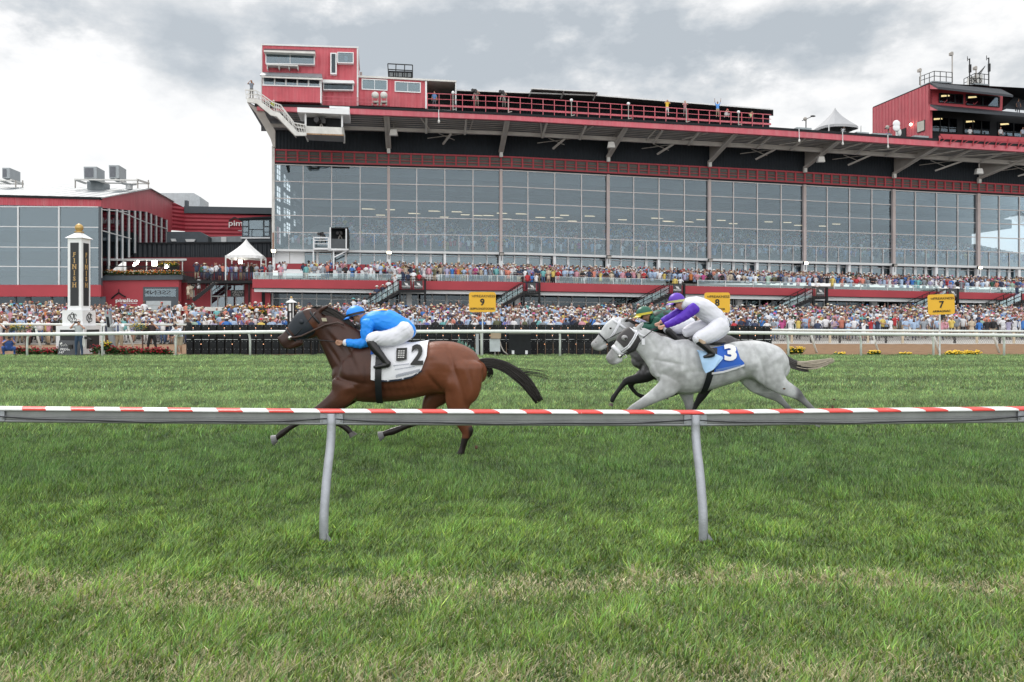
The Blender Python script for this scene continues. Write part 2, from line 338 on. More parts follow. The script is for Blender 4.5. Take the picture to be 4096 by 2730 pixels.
# ------------------------------------------------------------------ near running rail
def near_rail():
    STR = M('rail_red_stripe', (.62, .05, .04), .35, 0, .12, 8); STW = M('rail_white_stripe', (.72, .74, .76), .35, 0, .07, 8)
    GAL = M('galvanised_post', (.36, .38, .42), .42, .35, .15, 9, .15, 60); EXT = M('grey_aluminium_beam', (.27, .28, .29), .42, .45, .16, 5); CAB = M('black_cable', (.015, .015, .02), .5)
    for m_, c_ in ((STR, (.62, .50, .46)), (STW, (.30, .30, .29))):     # chips and scuffs in the paint
        nt = m_.node_tree; N = nt.nodes; L = nt.links; bb = N['Principled BSDF']; src = bb.inputs['Base Color'].links[0].from_socket; tc = N.new('ShaderNodeTexCoord'); nz = N.new('ShaderNodeTexNoise'); nz.inputs['Scale'].default_value = 16; nz.inputs['Detail'].default_value = 8; nz.inputs['Roughness'].default_value = .7; L.new(tc.outputs['Object'], nz.inputs[0])
        rr = N.new('ShaderNodeMapRange'); rr.inputs[1].default_value = .64; rr.inputs[2].default_value = .67; L.new(nz.outputs[0], rr.inputs[0]); mx = N.new('ShaderNodeMix'); mx.data_type = 'RGBA'; L.new(rr.outputs[0], mx.inputs[0]); L.new(src, mx.inputs[6]); mx.inputs[7].default_value = (*c_, 1); L.new(mx.outputs[2], bb.inputs['Base Color'])
    root = empty('running_rail', (0, 6.57, 0), 'low white and red striped running rail on grey posts, nearest the camera', 'rail')
    top = Ln((-2900, 1612), (-170, 1626), (0, 1627), (1332, 1638), (2776, 1643), (4096, 1628), (4260, 1627), (7000, 1612)); YR = 6.57; pm = F/YR
    red = [-48, 62.5, 173.5, 286, 396, 508, 623.5, 739.7, 855.7, 972, 1090, 1209, 1326, 1443, 1558.6, 1670, 1784, 1897, 2008, 2116, 2222, 2328]
    # striped cap: rounded profile (offset toward camera, drop) ; slanted stripe ends
    prof = [(.085, .012), (.06, .002), (.03, 0), (-.03, .001), (-.058, .005), (-.07, .011), (-.073, .019), (-.07, .023)]
    edges = []; red = [-48-112*k for k in range(14, 0, -1)]+red+[2328+110*k for k in range(1, 15)]
    for i, r in enumerate(red):
        edges.append((r*KD, STR)); nx = red[i+1] if i+1 < len(red) else r+108; edges.append(((r+(nx-r)*.485)*KD, STW))
    edges = [(-2900, STW)]+edges+[(6900, STW)]
    cap = MB(); rj = np.random.default_rng(3)
    for (xa, ma), (xb, mb_) in zip(edges, edges[1:]):
        if xb <= xa: continue
        n = 4; rows = []
        for i in range(n+1):
            row = []
            for j, (o, dz) in enumerate(prof):
                sl = (-44, -30, -20, -8, 0, 6, 8, 8)[j]
                jx = 0
                x = xa+(xb-xa)*i/n+sl-6
                row.append(Vector(((x-CX)/pm, YR+o, zat(top(x), YR)-dz)))
            rows.append(row)
        vs = [v for r in rows for v in r]; k = len(prof)
        cap.add(vs, [[i*k+j, (i+1)*k+j, (i+1)*k+j+1, i*k+j+1] for i in range(n) for j in range(k-1)], ma)
    cap.build('striped_cap', root, smooth=True)
    # extruded beam profile below, swept along
    bp_ = [(-.045, .050), (-.045, .062), (-.036, .066), (-.036, .105), (-.042, .109), (-.042, .118), (-.036, .121), (-.036, .124), (-.042, .127), (-.042, .137), (-.036, .139), (-.036, .143), (-.048, .148), (-.052, .156), (-.05, .164), (-.042, .170), (.04, .170), (.04, .05)]
    bm = MB(); xs = [-2900, -1400, -170, 0, 666, 1332, 2054, 2776, 3436, 4096, 4260, 5500, 6900]; k = len(bp_)
    vs = [Vector(((x-CX)/pm, YR+o, zat(top(x), YR)-.022-(dz-.05)*.86)) for x in xs for o, dz in bp_]
    bm.add(vs, [[i*k+j, (i+1)*k+j, (i+1)*k+(j+1) % k, i*k+(j+1) % k] for i in range(len(xs)-1) for j in range(k)], EXT); bm.build('beam', root)
    for px0 in (-2790, -1400, -11, 1332, 2776, 4101, 5480, 6860):
        X = (px0-CX)/pm; zt = zat(top(px0), YR)
        p = MB(); pts = [(YR+.0, zt-.028), (YR-.03, zt-.20), (YR-.19, .56), (YR-.27, .36), (YR-.315, .22), (YR-.32, .1), (YR-.32, -.1)]
        fine = []
        for a, b in zip(pts, pts[1:]):
            for t in (0, .5): fine.append((a[0]+(b[0]-a[0])*t, a[1]+(b[1]-a[1])*t))
        fine.append(pts[-1])
        sm = [fine[0]]+[((fine[i-1][0]+2*fine[i][0]+fine[i+1][0])/4, (fine[i-1][1]+2*fine[i][1]+fine[i+1][1])/4) for i in range(1, len(fine)-1)]+[fine[-1]]
        p.tube([(X, a-.06 if i < 1 else a-.06*max(0, 1-i/3), b) for i, (a, b) in enumerate(sm)], .0355, GAL, 20); p.build('post', root, smooth=True); fl = MB(); fl.tube([(X, YR-.32, -.01), (X, YR-.32, .012)], .062, M('bare_soil', (.09, .07, .05), .9, 0, .4, 30), 16); fl.prism([(X+.03, YR-.35, .0), (X+.085, YR-.37, .0), (X+.03, YR-.35, .075)], (0, .008, 0), GAL); fl.build('base_flange', root)
        br = MB(); br.box((X, YR-.05, zt-.072), (.185, .012, .082), GAL)
        for sx in (-.078, .078): br.tube([(X+sx, YR-.056, zt-.09), (X+sx, YR-.064, zt-.09)], .009, EXT, 10)
        br.build('bracket', root)
    c = MB(); cps = []
    span = [-2790, -1400, -11, 1332, 2776, 4101, 5480, 6860]
    for a, b in zip(span, span[1:]):
        for i in range(21):
            t = i/20; x = a+(b-a)*t; sag = .035+.115*(1-abs(2*t-1)**2.6)*.55+.006*math.sin(t*17)
            x0 = x; cps.append(Vector(((x0-CX)/pm, YR-.056-.006*(math.sin(t*9)), zat(top(x), YR)-.048-sag*.62)))
    c.tube(cps, .0048, CAB, 6); c.build('cable', root, smooth=True)
near_rail()
# ------------------------------------------------------------------ far rails
def far_rail():
    WR = M('white_rail_paint', (.66, .70, .68), .4, 0, .08, 1)
    Y = 36.6; pm = F/Y
    root = empty('running_rail', (0, Y, 0), 'long white tubular running rail along the far edge of the turf', 'rail')
    top = Ln((-400, 1341), (0, 1333), (1100, 1322), (2000, 1320), (3000, 1326), (4096, 1336), (4500, 1341))
    b = MB(); b.tube([W(x, top(x)+6.5, Y) for x in (-400, 0, 500, 1100, 1550, 2000, 2500, 3000, 3550, 4096, 4500)], .078, WR, 12); b.build('rail_tube', root, smooth=True)
    for x in (100, 402, 697, 996, 1304, 1615, 1925, 2241, 2550, 2856, 3158, 3450, 3741, 4025):
        p = MB(); z = zat(top(x)+8, Y); X = (x-CX)/pm; s = -1 if x < 900 else (1 if x > 3000 else .2)
        p.tube([(X-.16*s, Y+.02, z), (X-.05*s, Y+.1, z-.16), (X, Y+.16, z-.4), (X, Y+.16, -.05)], .05, WR, 10); p.build('post', root, smooth=True)
    # dirt track inner rail (right) and outer rail (left)
    for (xa, xb, ya, yb, Yr, posts, lab) in ((3088, 4500, 1321, 1329, 39.6, (3250, 3498, 3740, 3980, 4230), 'white rail with leaning posts beside the dirt, right of the black panel wall'),
                                             (-300, 745, 1298, 1300, 41.0, (150, 520, 700), 'white rail beside the dirt, behind the finish post')):
        r = empty('track_rail', W((xa+xb)/2, 1420, Yr), lab, 'rail'); b = MB(); b.tube([W(xa, ya, Yr), W((xa+xb)/2, (ya+yb)/2, Yr), W(xb, yb, Yr)], .062, WR, 10); b.build('rail_tube', r, smooth=True)
        for x in posts:
            p = MB(); a = W(x-8, (ya+yb)/2+6, Yr); f = W(x+18, HY+CH*F/(Yr+.25), Yr+.25); p.tube([a, a*.5+f*.5+Vector((-.05, 0, .1)), f], .055, WR, 8); p.build('post', r, smooth=True)
    # outer fence at the right: pale timber posts, wire mesh, lower rail
    r = empty('fence', W(3600, 1390, 54.5), 'low wire mesh fence with pale timber posts in front of the right hand crowd', 'fence')
    TI = M('pale_timber', (.55, .48, .36), .7); MESH = M('mesh_wire', (.25, .25, .25), .5, .5)
    for x in (3168, 3321, 3473, 3612, 3759, 3909, 4057, 4205):
        p = MB(); p.prism([W(x-4, 1322, 54.4), W(x+4, 1322, 54.4), W(x+4, 1378, 54.4), W(x-4, 1378, 54.4)], (0, .08, 0), TI); p.build('post', r)
    for x in (3245, 3360, 3545, 3820, 4000, 4110):
        p = MB(); p.prism([W(x-4, 1330, 54.6), W(x+4, 1330, 54.6), W(x+4, 1379, 54.6), W(x-4, 1379, 54.6)], (0, .08, 0), BLACKST); p.build('post', r)
    p = MB(); p.prism([W(3088, 1372, 54.3), W(4300, 1376, 54.3), W(4300, 1385, 54.3), W(3088, 1380, 54.3)], (0, .06, 0), DIRTYW); p.build('bottom_rail', r)
    p = MB()
    for i in range(150):
        x = 3088+i*8; p.bar(W(x, 1340, 54.5), W(x+22, 1374, 54.5), .012, MESH); p.bar(W(x+22, 1340, 54.5), W(x, 1374, 54.5), .012, MESH)
    p.build('wire_mesh', r)
far_rail()
def led_wall():
    r = empty('panel_wall', W(1915, 1423, 38.3), 'long low wall of black screen panels seen from behind, along the rail', 'screen wall')
    PB = M('black_plastic_casing', (.012, .014, .017), .6, 0, .25, 6, spec=.25); PG = M('panel_frame_black', (.012, .013, .014), .5); WT = M('truss_white_label', (.55, .58, .6), .5); OR = lamp_mat('amber_indicator', (1, .35, .08), 1.6)
    Y = 38.3; n = 75; x0, x1 = 745, 3088; w = (x1-x0)/n
    for i in range(n):
        a = x0+i*w; b = a+w; top = 1299+(max(0, a-2500)/600)*6; yo = (i % 3)*.4
        m = MB(); m.prism([W(a, top+1, Y+.12), W(b-1, top+1, Y+.12), W(b-1, 1422, Y+.12), W(a, 1422, Y+.12)], (0, .04, 0), PG)
        for (ya, yb) in ((top+1+yo, 1327), (1329, 1356), (1362, 1391), (1393, 1421)):
            m.prism([W(a+1.5, ya, Y), W(b-6, ya, Y), W(b-6, yb, Y), W(a+1.5, yb, Y)], (0, .10, 0), PB)
            m.prism([W(a+4, (ya+yb)/2-.6, Y-.012), W(b-9, (ya+yb)/2-.6, Y-.012), W(b-9, (ya+yb)/2+.8, Y-.012), W(a+4, (ya+yb)/2+.8, Y-.012)], (0, .01, 0), PG)
            for q in (0, 1):
                xx = a+5+q*(w-15); m.prism([W(xx, ya+4, Y-.02), W(xx+1.4, ya+4, Y-.02), W(xx+1.4, ya+5.5, Y-.02), W(xx, ya+5.5, Y-.02)], (0, .01, 0), WT)
        m.prism([W(a+1, 1358, Y-.01), W(b-4 if i % 3 else b-14, 1358, Y-.01), W(b-4 if i % 3 else b-14, 1360, Y-.01), W(a+1, 1360, Y-.01)], (0, .08, 0), WT)
        if i % 2 == 0:
            for yy in (1311+(i % 4), 1341):
                m.prism([W(b-5, yy, Y-.03), W(b-2.6, yy, Y-.03), W(b-2.6, yy+3, Y-.03), W(b-5, yy+3, Y-.03)], (0, .02, 0), OR)
                m.prism([W(b-5.5, yy+6, Y-.03), W(b-2, yy+6, Y-.03), W(b-2, yy+8, Y-.03), W(b-5.5, yy+8, Y-.03)], (0, .02, 0), WT)
        if i % 4 == 1: m.prism([W(b-5, 1376, Y-.03), W(b-2.6, 1376, Y-.03), W(b-2.6, 1379, Y-.03), W(b-5, 1379, Y-.03)], (0, .02, 0), OR)
        m.build('panel', r)
    for x in (1255, 1397, 1965, 2163, 2300, 2745, 2950):
        p = MB(); p.bar(W(x, 1300, Y-.12), W(x, 1424, Y-.12), .06, BLACKST); p.build('upright', r)
    p = MB()
    for (xa, xb, ya, yb) in ((1655, 2150, 1345, 1352), (2160, 2500, 1365, 1340), (2160, 1700, 1340, 1330), (760, 1100, 1340, 1352), (2163, 2420, 1375, 1352)):
        p.tube([W(xa, ya, Y-.07), W((xa+xb)/2, (ya+yb)/2+6, Y-.07), W(xb, yb, Y-.07)], .012, BLACKST, 5)
    p.build('cable', r)
    # equipment standing before the wall
    e = empty('equipment_case', W(2065, 1421, 37.4), 'black wheeled flight case with two pale latches against the black panels', 'case'); b = MB(); yb = 37.2
    b.prism([W(2036, 1336, yb), W(2123, 1336, yb), W(2125, 1418, yb), W(2034, 1418, yb)], (0, .7, 0), PB); b.build('body', e)
    b = MB(); b.prism([W(2035, 1333, yb-.02), W(2124, 1333, yb-.02), W(2124, 1338, yb-.02), W(2035, 1338, yb-.02)], (0, .74, 0), M('case_lid', (.1, .1, .1), .5)); b.build('lid', e)
    for x in (2052, 2106):
        b = MB(); b.prism([W(x-5, 1403, yb-.02), W(x+5, 1403, yb-.02), W(x+5, 1417, yb-.02), W(x-5, 1417, yb-.02)], (0, .02, 0), WHITE); b.tube([W(x-3, 1420.5, yb+.03), W(x+3, 1420.5, yb+.03)], .04, GREYST, 8); b.build('castor', e)
    e = empty('junction_box', W(1980, 1421, 37.2), 'pale grey electrical box under a tan box beside the rail post', 'electrical box'); b = MB()
    b.prism([W(1958, 1357, 37.1), W(2000, 1357, 37.1), W(2001, 1407, 37.1), W(1959, 1407, 37.1)], (0, .25, 0), M('grey_enclosure', (.50, .55, .58), .5)); b.build('enclosure', e)
    b = MB(); b.prism([W(1963, 1332, 37.05), W(2004, 1333, 37.05), W(2003, 1355.5, 37.05), W(1962, 1355, 37.05)], (0, .3, 0), M('tan_box', (.48, .38, .28), .7)); b.build('upper_box', e)
    b = MB(); b.tube([W(1999, 1365, 37.15), W(2004, 1385, 37.1), W(2014, 1405, 37.05), W(2032, 1420, 37)], .03, GREYST, 8); b.build('conduit', e, smooth=True)
    b = MB(); b.bar(W(1980, 1407, 37.25), W(1980, 1424, 37.25), .06, GREYST); b.build('leg', e)
    e = MB(); e.prism([W(1903, 1336, 37.3), W(1915, 1336, 37.3), W(1915, 1424, 37.3), W(1903, 1424, 37.3)], (0, .12, 0), M('grey_pillar', (.42, .45, .48), .5)); e.build('bollard', label='slim grey metal pillar just left of the rail post under the nine sign', cat='bollard')
    GT = M('dark_green_tarpaulin', (.01, .10, .07), .55, 0, .3, 8, .6, 14)
    n = 18; P = []; Fc = []
    for i in range(n):
        for j in range(10):
            u = i/(n-1); a = math.pi*j/9
            rr = (.42+.1*math.sin(i*2.1+j)+.06*math.sin(j*3+i*.7))*(1-.25*u)
            P.append(W(1830+u*78, 1424, 37.5)+Vector((0, -math.cos(a)*rr*.6, math.sin(a)*rr*(1.75-1.0*u)+.02)))
    Fc = [[i*10+j, (i+1)*10+j, (i+1)*10+j+1, i*10+j+1] for i in range(n-1) for j in range(9)]
    b = MB(); b.add(P, Fc+[list(range(10)), list(range((n-1)*10, n*10))[::-1]], GT); b.build('tarpaulin', label='crumpled dark green tarpaulin heaped against the black panels', cat='tarpaulin', smooth=True)
led_wall()
def sign(x0, x1, y0, y1, num, name, xp, Y, lab, rot=0):
    r = empty('distance_sign', W(xp, 1424, Y), lab, 'sign', 'yellow numbered signs along the rail'); cx = (x0+x1)/2; cy = (y0+y1)/2
    c = W(cx, cy, Y); w = (x1-x0)/F*Y; h = (y1-y0)/F*Y; u = Vector((math.cos(rot), math.sin(rot)*.3, -math.sin(rot)*.35)).normalized(); v = Vector((math.sin(rot)*.35, 0, math.cos(rot))).normalized(); n = Vector((0, 1, 0))
    rad = w*.09; pts = []
    for (sx, sy, a0) in ((1, 1, 0), (-1, 1, 90), (-1, -1, 180), (1, -1, 270)):
        for k in range(5):
            a = math.radians(a0+22.5*k); pts.append(c+u*(sx*(w/2-rad)+rad*math.cos(a))+v*(sy*(h/2-rad)+rad*math.sin(a)))
    b = MB(); b.prism(pts, (0, .03, 0), YELLOW); b.build('board', r)
    t = MB(); o = c+Vector((0, -.012, 0))
    t.text('PREAKNESS', o+u*w*.09+v*h*.29, u, v, h*.125, INK, .004, width=w*.76); t.text(num, o-v*h*.02, u, v, h*.33, INK, .004, bold=.03)
    t.text(name, o-v*h*.34+u*(w*.10 if name == 'ENTER' else 0), u, v, h*.105, INK, .004, width=min(w*.9, w*.084*len(name)), bold=.015)
    # small running-horse mark: three slanted strokes
    for k in range(3):
        q = o-u*w*(.40-.045*k)+v*h*(.29); t.prism([q+u*w*.0+v*h*.045, q+u*w*.018+v*h*.045, q+u*w*.045-v*h*.045, q+u*w*.027-v*h*.045], (0, .004, 0), INK)
    t.build('lettering', r)
    p = MB(); p.bar(W(xp, y1-3, Y+.035), W(xp, 1424, Y+.035), .055, M('sign_post_white', (.6, .63, .65), .5)); p.build('post', r)
sign(1876, 1983, 1169, 1249, '9', 'SKIPPYLONGSTOCKING', 1930, 36.9, 'yellow sign with a 9 on a white post, behind the bay horse')
sign(2818, 2920, 1171, 1251, '8', 'ENTER', 2869, 36.9, 'yellow sign with an 8, behind the jockey in purple and white')
sign(3713, 3818, 1178, 1259, '7', 'ARMAGNAC', 3759, 36.9, 'yellow sign with a 7 on a white post, at the far right', -.10)
def finish_post():
    Y = 38.6; pm = F/Y; r = empty('finish_post', W(330, 1424, Y), 'tall white finish post with black panels and a gold ball on top', 'finish post')
    WP = M('white_tower_paint', (.80, .81, .83), .45, 0, .05, 2); BP = M('black_tower_panel', (.02, .023, .027), .5)
    a = math.radians(-5); WX = W(301, 1424, 38.8); u = Vector((math.cos(a), math.sin(a), 0)); w = Vector((-math.sin(a), math.cos(a), 0)); cx = W(316, 1424, Y); c0 = Vector((WX.x, Y+.55, 0))
    def blk(hw, z0, z1, mat, nm, hw2=None):
        hw2 = hw2 or hw; b = MB(); vs = [c0+u*sx*h+w*sy*h+Vector((0, 0, z)) for z, h in ((z0, hw), (z1, hw2)) for sx, sy in ((-1, -1), (1, -1), (1, 1), (-1, 1))]
        b.add(vs, [[3, 2, 1, 0], [4, 5, 6, 7], [0, 1, 5, 4], [1, 2, 6, 5], [2, 3, 7, 6], [3, 0, 4, 7]], mat); return b.build(nm, r)
    z = lambda y: zat(y, Y)
    S = .0118  # metres per px
    hw_sh = .352; hw_m = .52; hw_b = .71
    blk(hw_b, 0, z(1304), WP, 'base'); blk(hw_m, z(1303.5), z(1242), WP, 'plinth'); blk(hw_sh, z(1241.5), z(950), WP, 'shaft'); blk(.45, z(951), z(926), WP, 'roof', .09)
    b = MB(); b.box(c0+Vector((0, 0, z(924))), (.30, .30, .07), GOLD, u); b.box(c0+Vector((0, 0, z(921))), (.18, .18, .12), GOLD, u); b.ball(c0+Vector((0, 0, z(907))), .195, GOLD, 20, 14); b.build('ball_finial', r, smooth=True)
    for (nrm, ax) in ((-w, u), (u, w)):
        o = c0+nrm*(hw_sh+.006)
        p = MB(); za, zb = z(1224), z(970); 
        p.prism([o-ax*.215+Vector((0, 0, za)), o+ax*.215+Vector((0, 0, za)), o+ax*.215+Vector((0, 0, zb)), o-ax*.215+Vector((0, 0, zb))], nrm*.008, BP); pn = p.build('panel', r)
        t = MB(); o2 = o+nrm*.014; ys = [(1010+i*24.4) for i in range(6)]
        for ch, y in zip('FINISH', ys):
            q = o2+Vector((0, 0, z(y+8))); t.text(ch, q, ax, Vector((0, 0, 1)), .205, GOLDL, .006, bold=.022)
            for dz in (-.105, .105):
                if ch == 'S' or (ch == 'F' and dz > 0): continue
                for sx in ((-.07, .07) if ch in 'NH' else ((-.055,) if ch == 'F' else (0,))):
                    t.prism([q+ax*(sx-.045)+Vector((0, 0, dz-.012)), q+ax*(sx+.045)+Vector((0, 0, dz-.012)), q+ax*(sx+.045)+Vector((0, 0, dz+.012)), q+ax*(sx-.045)+Vector((0, 0, dz+.012))], nrm*.005, GOLDL)
        t.build('lettering', pn)
        # interlaced monogram on the plinth
        mg = MB(); q = c0+nrm*(hw_m+.012)+Vector((0, 0, z(1272)))
        def arc(cx_, cz_, rx, rz, a0, a1): mg.tube([q+ax*(cx_+rx*math.cos(math.radians(a0+(a1-a0)*i/12)))+Vector((0, 0, cz_+rz*math.sin(math.radians(a0+(a1-a0)*i/12)))) for i in range(13)], .014, INK, 6)
        arc(-.06, 0, .17, .17, 60, 300); arc(.13, .11, .07, .075, -30, 240); arc(.13, -.10, .08, .085, 120, -120); arc(0, .2, .06, .05, 0, 360); arc(-.02, -.2, .06, .05, 0, 360)
        for (xa, za_, xb, zb_) in ((-.12, -.12, -.12, .14), (-.12, .14, 0, -.1), (0, -.1, .11, .14), (.11, .14, .11, -.12)): mg.tube([q+ax*xa+Vector((0, 0, za_)), q+ax*xb+Vector((0, 0, zb_))], .014, INK, 6)
        mg.build('monogram', r)
        o = c0+nrm*(hw_b+.004); p = MB(); p.prism([o-ax*.50+Vector((0, 0, .3)), o+ax*.50+Vector((0, 0, .3)), o+ax*.50+Vector((0, 0, 1.22)), o-ax*.50+Vector((0, 0, 1.22))], nrm*.008, BP); p.build('panel', r)
    # leaning board in front
    b = MB(); BD = M('charcoal_board', (.045, .05, .056), .5); bu = Vector((1, 0, 0)); o = W(283, 1425, 37.5)
    pts = [W(229, 1427, 37.35), W(318, 1427, 37.35), W(322, 1364, 37.75), W(237, 1362, 37.75)]
    s = empty('leaning_sign', W(275, 1426, 37.4), 'charcoal board with white lettering leaning against the foot of the finish post', 'sign'); b.prism(pts, (0, .03, 0), BD); b.build('board', s)
    t = MB(); up = (pts[3]-pts[0]).normalized()
    up.x = 0; up.normalize(); q = W(262, 1399, 37.52)+Vector((0, -.03, 0)); t.text('PREAK', q, bu, up, .13, WHITEL, .004, width=.48)
    q = W(246, 1411, 37.45)+Vector((0, -.03, 0)); t.text('147', q, bu, up, .12, WHITEL, .004, width=.22)
    for k in range(4):
        q = W(244+k*6, 1382-k*2, 37.62)+Vector((0, -.03, 0)); t.prism([q, q+Vector((.03, 0, 0)), q+Vector((.09, .02, -.1)), q+Vector((.06, .02, -.1))], (0, .004, 0), WHITEL)
    q = W(240, 1375, 37.65)+Vector((0, -.03, 0)); t.prism([q, q+Vector((.10, 0, .07)), q+Vector((.13, 0, .0)), q+Vector((.04, 0, -.07))], (0, .004, 0), WHITEL)
    t.build('lettering', s)
finish_post()
# ------------------------------------------------------------------ main grandstand (facade measured in px of a 2353 wide print)
YG, YF, YT, YS = 88, 81, 79, 77.2       # glass wall, roof fascia, terrace front, stairs
fas_t = Ln((590, 239.5), (644, 241), (820, 245), (1183, 261.5), (1781, 294), (2158, 320), (2353, 333), (2700, 356))
fas_b = Ln((590, 254), (672, 257), (820, 262.8), (1183, 277), (1781, 312), (2158, 337.5), (2353, 349.5), (2700, 372))
def off(l, d): return Ln(*[(x, y+d) for x, y in zip(l.x, l.y)])
band_t = Ln((629, 342.6), (1178, 359.7), (1752, 389.5), (2150, 413), (2353, 425), (2700, 445))
band_b = Ln((629, 372.7), (1178, 387.2), (1752, 416.5), (2150, 437.5), (2353, 447), (2700, 466))
gl_t = off(band_b, 5)
beam_t = Ln((629, 572.5), (1206, 581), (1723, 597.5), (2353, 614), (2700, 622)); beam_b = off(beam_t, 5)
red_t = Ln((580, 641.8), (1149, 647.6), (1781, 661.8), (2336, 674.7), (2700, 683)); red_b = Ln((580, 661.8), (1149, 668), (1781, 679), (2353, 690), (2700, 697))
wb_b = Ln((585, 671), (1149, 677), (1781, 689), (2353, 698.5), (2700, 705))
COLS = [631, 893, 1151.5, 1398, 1631, 1850, 2055, 2250, 2436, 2614]
def lerpl(a, b, t): return lambda x: a(x)+(b(x)-a(x))*t
def LL(f, ref=gl_t): return Ln(*[(x, f(x)) for x in (629, 900, 1178, 1450, 1752, 2000, 2353, 2700)])
XE = 2560
def grandstand():
    r = empty('grandstand', g(1176, 733, 88), 'long red and white grandstand with a tall glass front under a cantilevered roof', 'grandstand')
    # roof slab with parapet, fascia and dark edge
    b = MB(); b.strip(off(fas_t, 4.5), fas_b, 590, XE, YF, .4, REDUP); b.build('fascia', r)
    b = MB(); b.strip(off(fas_t, -1.0), off(fas_t, 4.4), 585, XE, YF-.06, .5, BLACK); b.build('roof_edge', r)
    # soffit from the fascia's foot back to the wall, roof deck above
    wall_y = Ln((610, 316), (1149, 322), (1781, 354), (2353, 390), (2700, 412)); b = MB(); xs = [600, 893, 1151, 1398, 1631, 1850, 2055, 2250, 2560]
    for a, c in zip(xs, xs[1:]):
        b.quad([g(a, fas_b(a)-1, YF+.4), g(c, fas_b(c)-1, YF+.4), g(c, wall_y(c)-14, YG+.5), g(a, wall_y(a)-14, YG+.5)], SOFFIT)
        b.quad([g(a, fas_t(a)+3, YF+.4), g(c, fas_t(c)+3, YF+.4), g(c, fas_t(c)+20, YG+24), g(a, fas_t(a)+20, YG+24)], BLACK)
    b.build('roof', r)
    # dark wall above the band
    b = MB(); b.strip(off(wall_y, -16), off(band_t, .5), 629, XE, YG, .4, NAVY); b.build('upper_wall', r)
    # long beam under the canopy and its purlins
    eb_t = Ln((616, 284), (1149, 301.5), (1781, 333), (2353, 371), (2700, 396)); eb_b = Ln((616, 291.5), (1149, 309.6), (1781, 343), (2353, 380), (2700, 404))
    b = MB(); b.strip(eb_t, eb_b, 612, XE, 84.3, .35, GREYST); b.build('canopy_beam', r)
    tops = {893: (888, 264), 1151.5: (1166, 278), 1398: (1440, 292), 1631: (1693, 307), 1850: (1931, 324), 2055: (2155, 339), 2250: (2395, 352), 2436: (2610, 366)}
    foot = {893: 342, 1151.5: 351, 1398: 362, 1631: 374, 1850: 387, 2055: 400, 2250: 412, 2436: 424}
    for x, (tx, ty) in tops.items():
        b = MB(); a = g(x, foot[x], YG-.4); c = g(tx, ty, YF+.45); rt = g(x, wall_y(x)-12, YG-.05); w = UV*.28
        for q in (0,):
            v = [a, c, g(tx, fas_b(tx)-2, YF+.45), rt, g(x, foot[x]-2, YG-.02)]
            b.prism([p-w*.18 for p in v], w*.36, GREYST)
            b.prism([a-w, a+w, c+w, c-w], Vector((0, 0, .14)), GREYST)
        b.box(a-Vector((0, 0, .25)), (.35, .35, .5), DIRTYW, UV); b.build('roof_bracket', r)
    for i, (x, c) in enumerate(zip(COLS[1:-1], COLS[2:])):
        for t in (.33, .66):
            xx = x+(c-x)*t; tx = tops[x][0]+(tops.get(c, (c+175, 0))[0]-tops[x][0])*t; b = MB()
            b.bar(g(xx+.55*(tx-xx), eb_b(xx)+2, 84.2), g(tx, fas_b(tx)+1, YF+.5), .22, GREYST); b.build('strut', r)
        b = MB(); m = (x+c)/2; tx = (tops[x][0]+tops.get(c, (c+175, 0))[0])/2
        b.bar(g(m-4, eb_b(m)+26, 86.2), g(m+12+(tx-m)*.4, eb_b(m)+3, 84.4), .18, GREYST); b.bar(g(m-40, eb_b(m)+13, 86.8), g(m+46, eb_b(m)+2, 85.5), .07, GREYST); b.bar(g(m-14, eb_b(m)+2, 85.5), g(m+22, eb_b(m)+17, 86.8), .07, GREYST)
        b.bar(g(tx-60, fas_b(tx-60)+3, 81.6), g(x+(c-x)*.35+6, eb_t(x)+8, 84.0), .12, GREYST); b.bar(g(tx+60, fas_b(tx+60)+3, 81.6), g(x+(c-x)*.7+6, eb_t(c)-4, 84.0), .12, GREYST)
        b.build('brace', r)
    b = MB()
    for k in range(1, 6):
        t = k/6; l1 = Ln(*[(x, fas_b(x)+(eb_t(x)-fas_b(x))*t) for x in (616, 1149, 1781, 2353, 2700)]); b.strip(l1, off(l1, 1.0), 640, XE, YF+.5+(84.3-YF)*t, .1, GREYST)
    b.build('purlin', r)
    # the red louvre band: frame + panels
    PAN = M('louvre_panel', (.085, .09, .082), .6, 0, .25, .8); b = MB(); b.strip(band_t, band_b, 629, XE, YG+.12, .1, PAN)
    b.build('louvre_band', r)
    b = MB()
    b.strip(band_t, off(band_t, 3.4), 629, XE, YG-.06, .15, RED); b.strip(off(band_b, -3.2), band_b, 629, XE, YG-.06, .15, RED)
    for t, h in ((.42, .7), (.62, 1.4)):
        lm = LL(lerpl(band_t, band_b, t)); b.strip(lm, off(lm, h), 629, XE, YG-.02, .1, RED)
    for x, c in zip(COLS, COLS[1:]):
        for k in range(10):
            xx = x+(c-x)*k/10
            if xx > XE: break
            w = 1.9*(1-.2*(xx-630)/1700); b.slab([(xx-w, band_t(xx)+3.4), (xx+w, band_t(xx)+3.4), (xx+w, band_b(xx)-3.2), (xx-w, band_b(xx)-3.2)], YG-.04, .14, RED)
    b.build('louvre_frame', r)
    b = MB(); b.strip(band_b, off(gl_t, .4), 629, XE, YG+.02, .3, BLACK); b.build('lintel', r)
    # glass bays (each a window) with mullions
    rows = [LL(lerpl(gl_t, beam_t, k/5)) for k in range(6)]
    RP = random.Random(12)
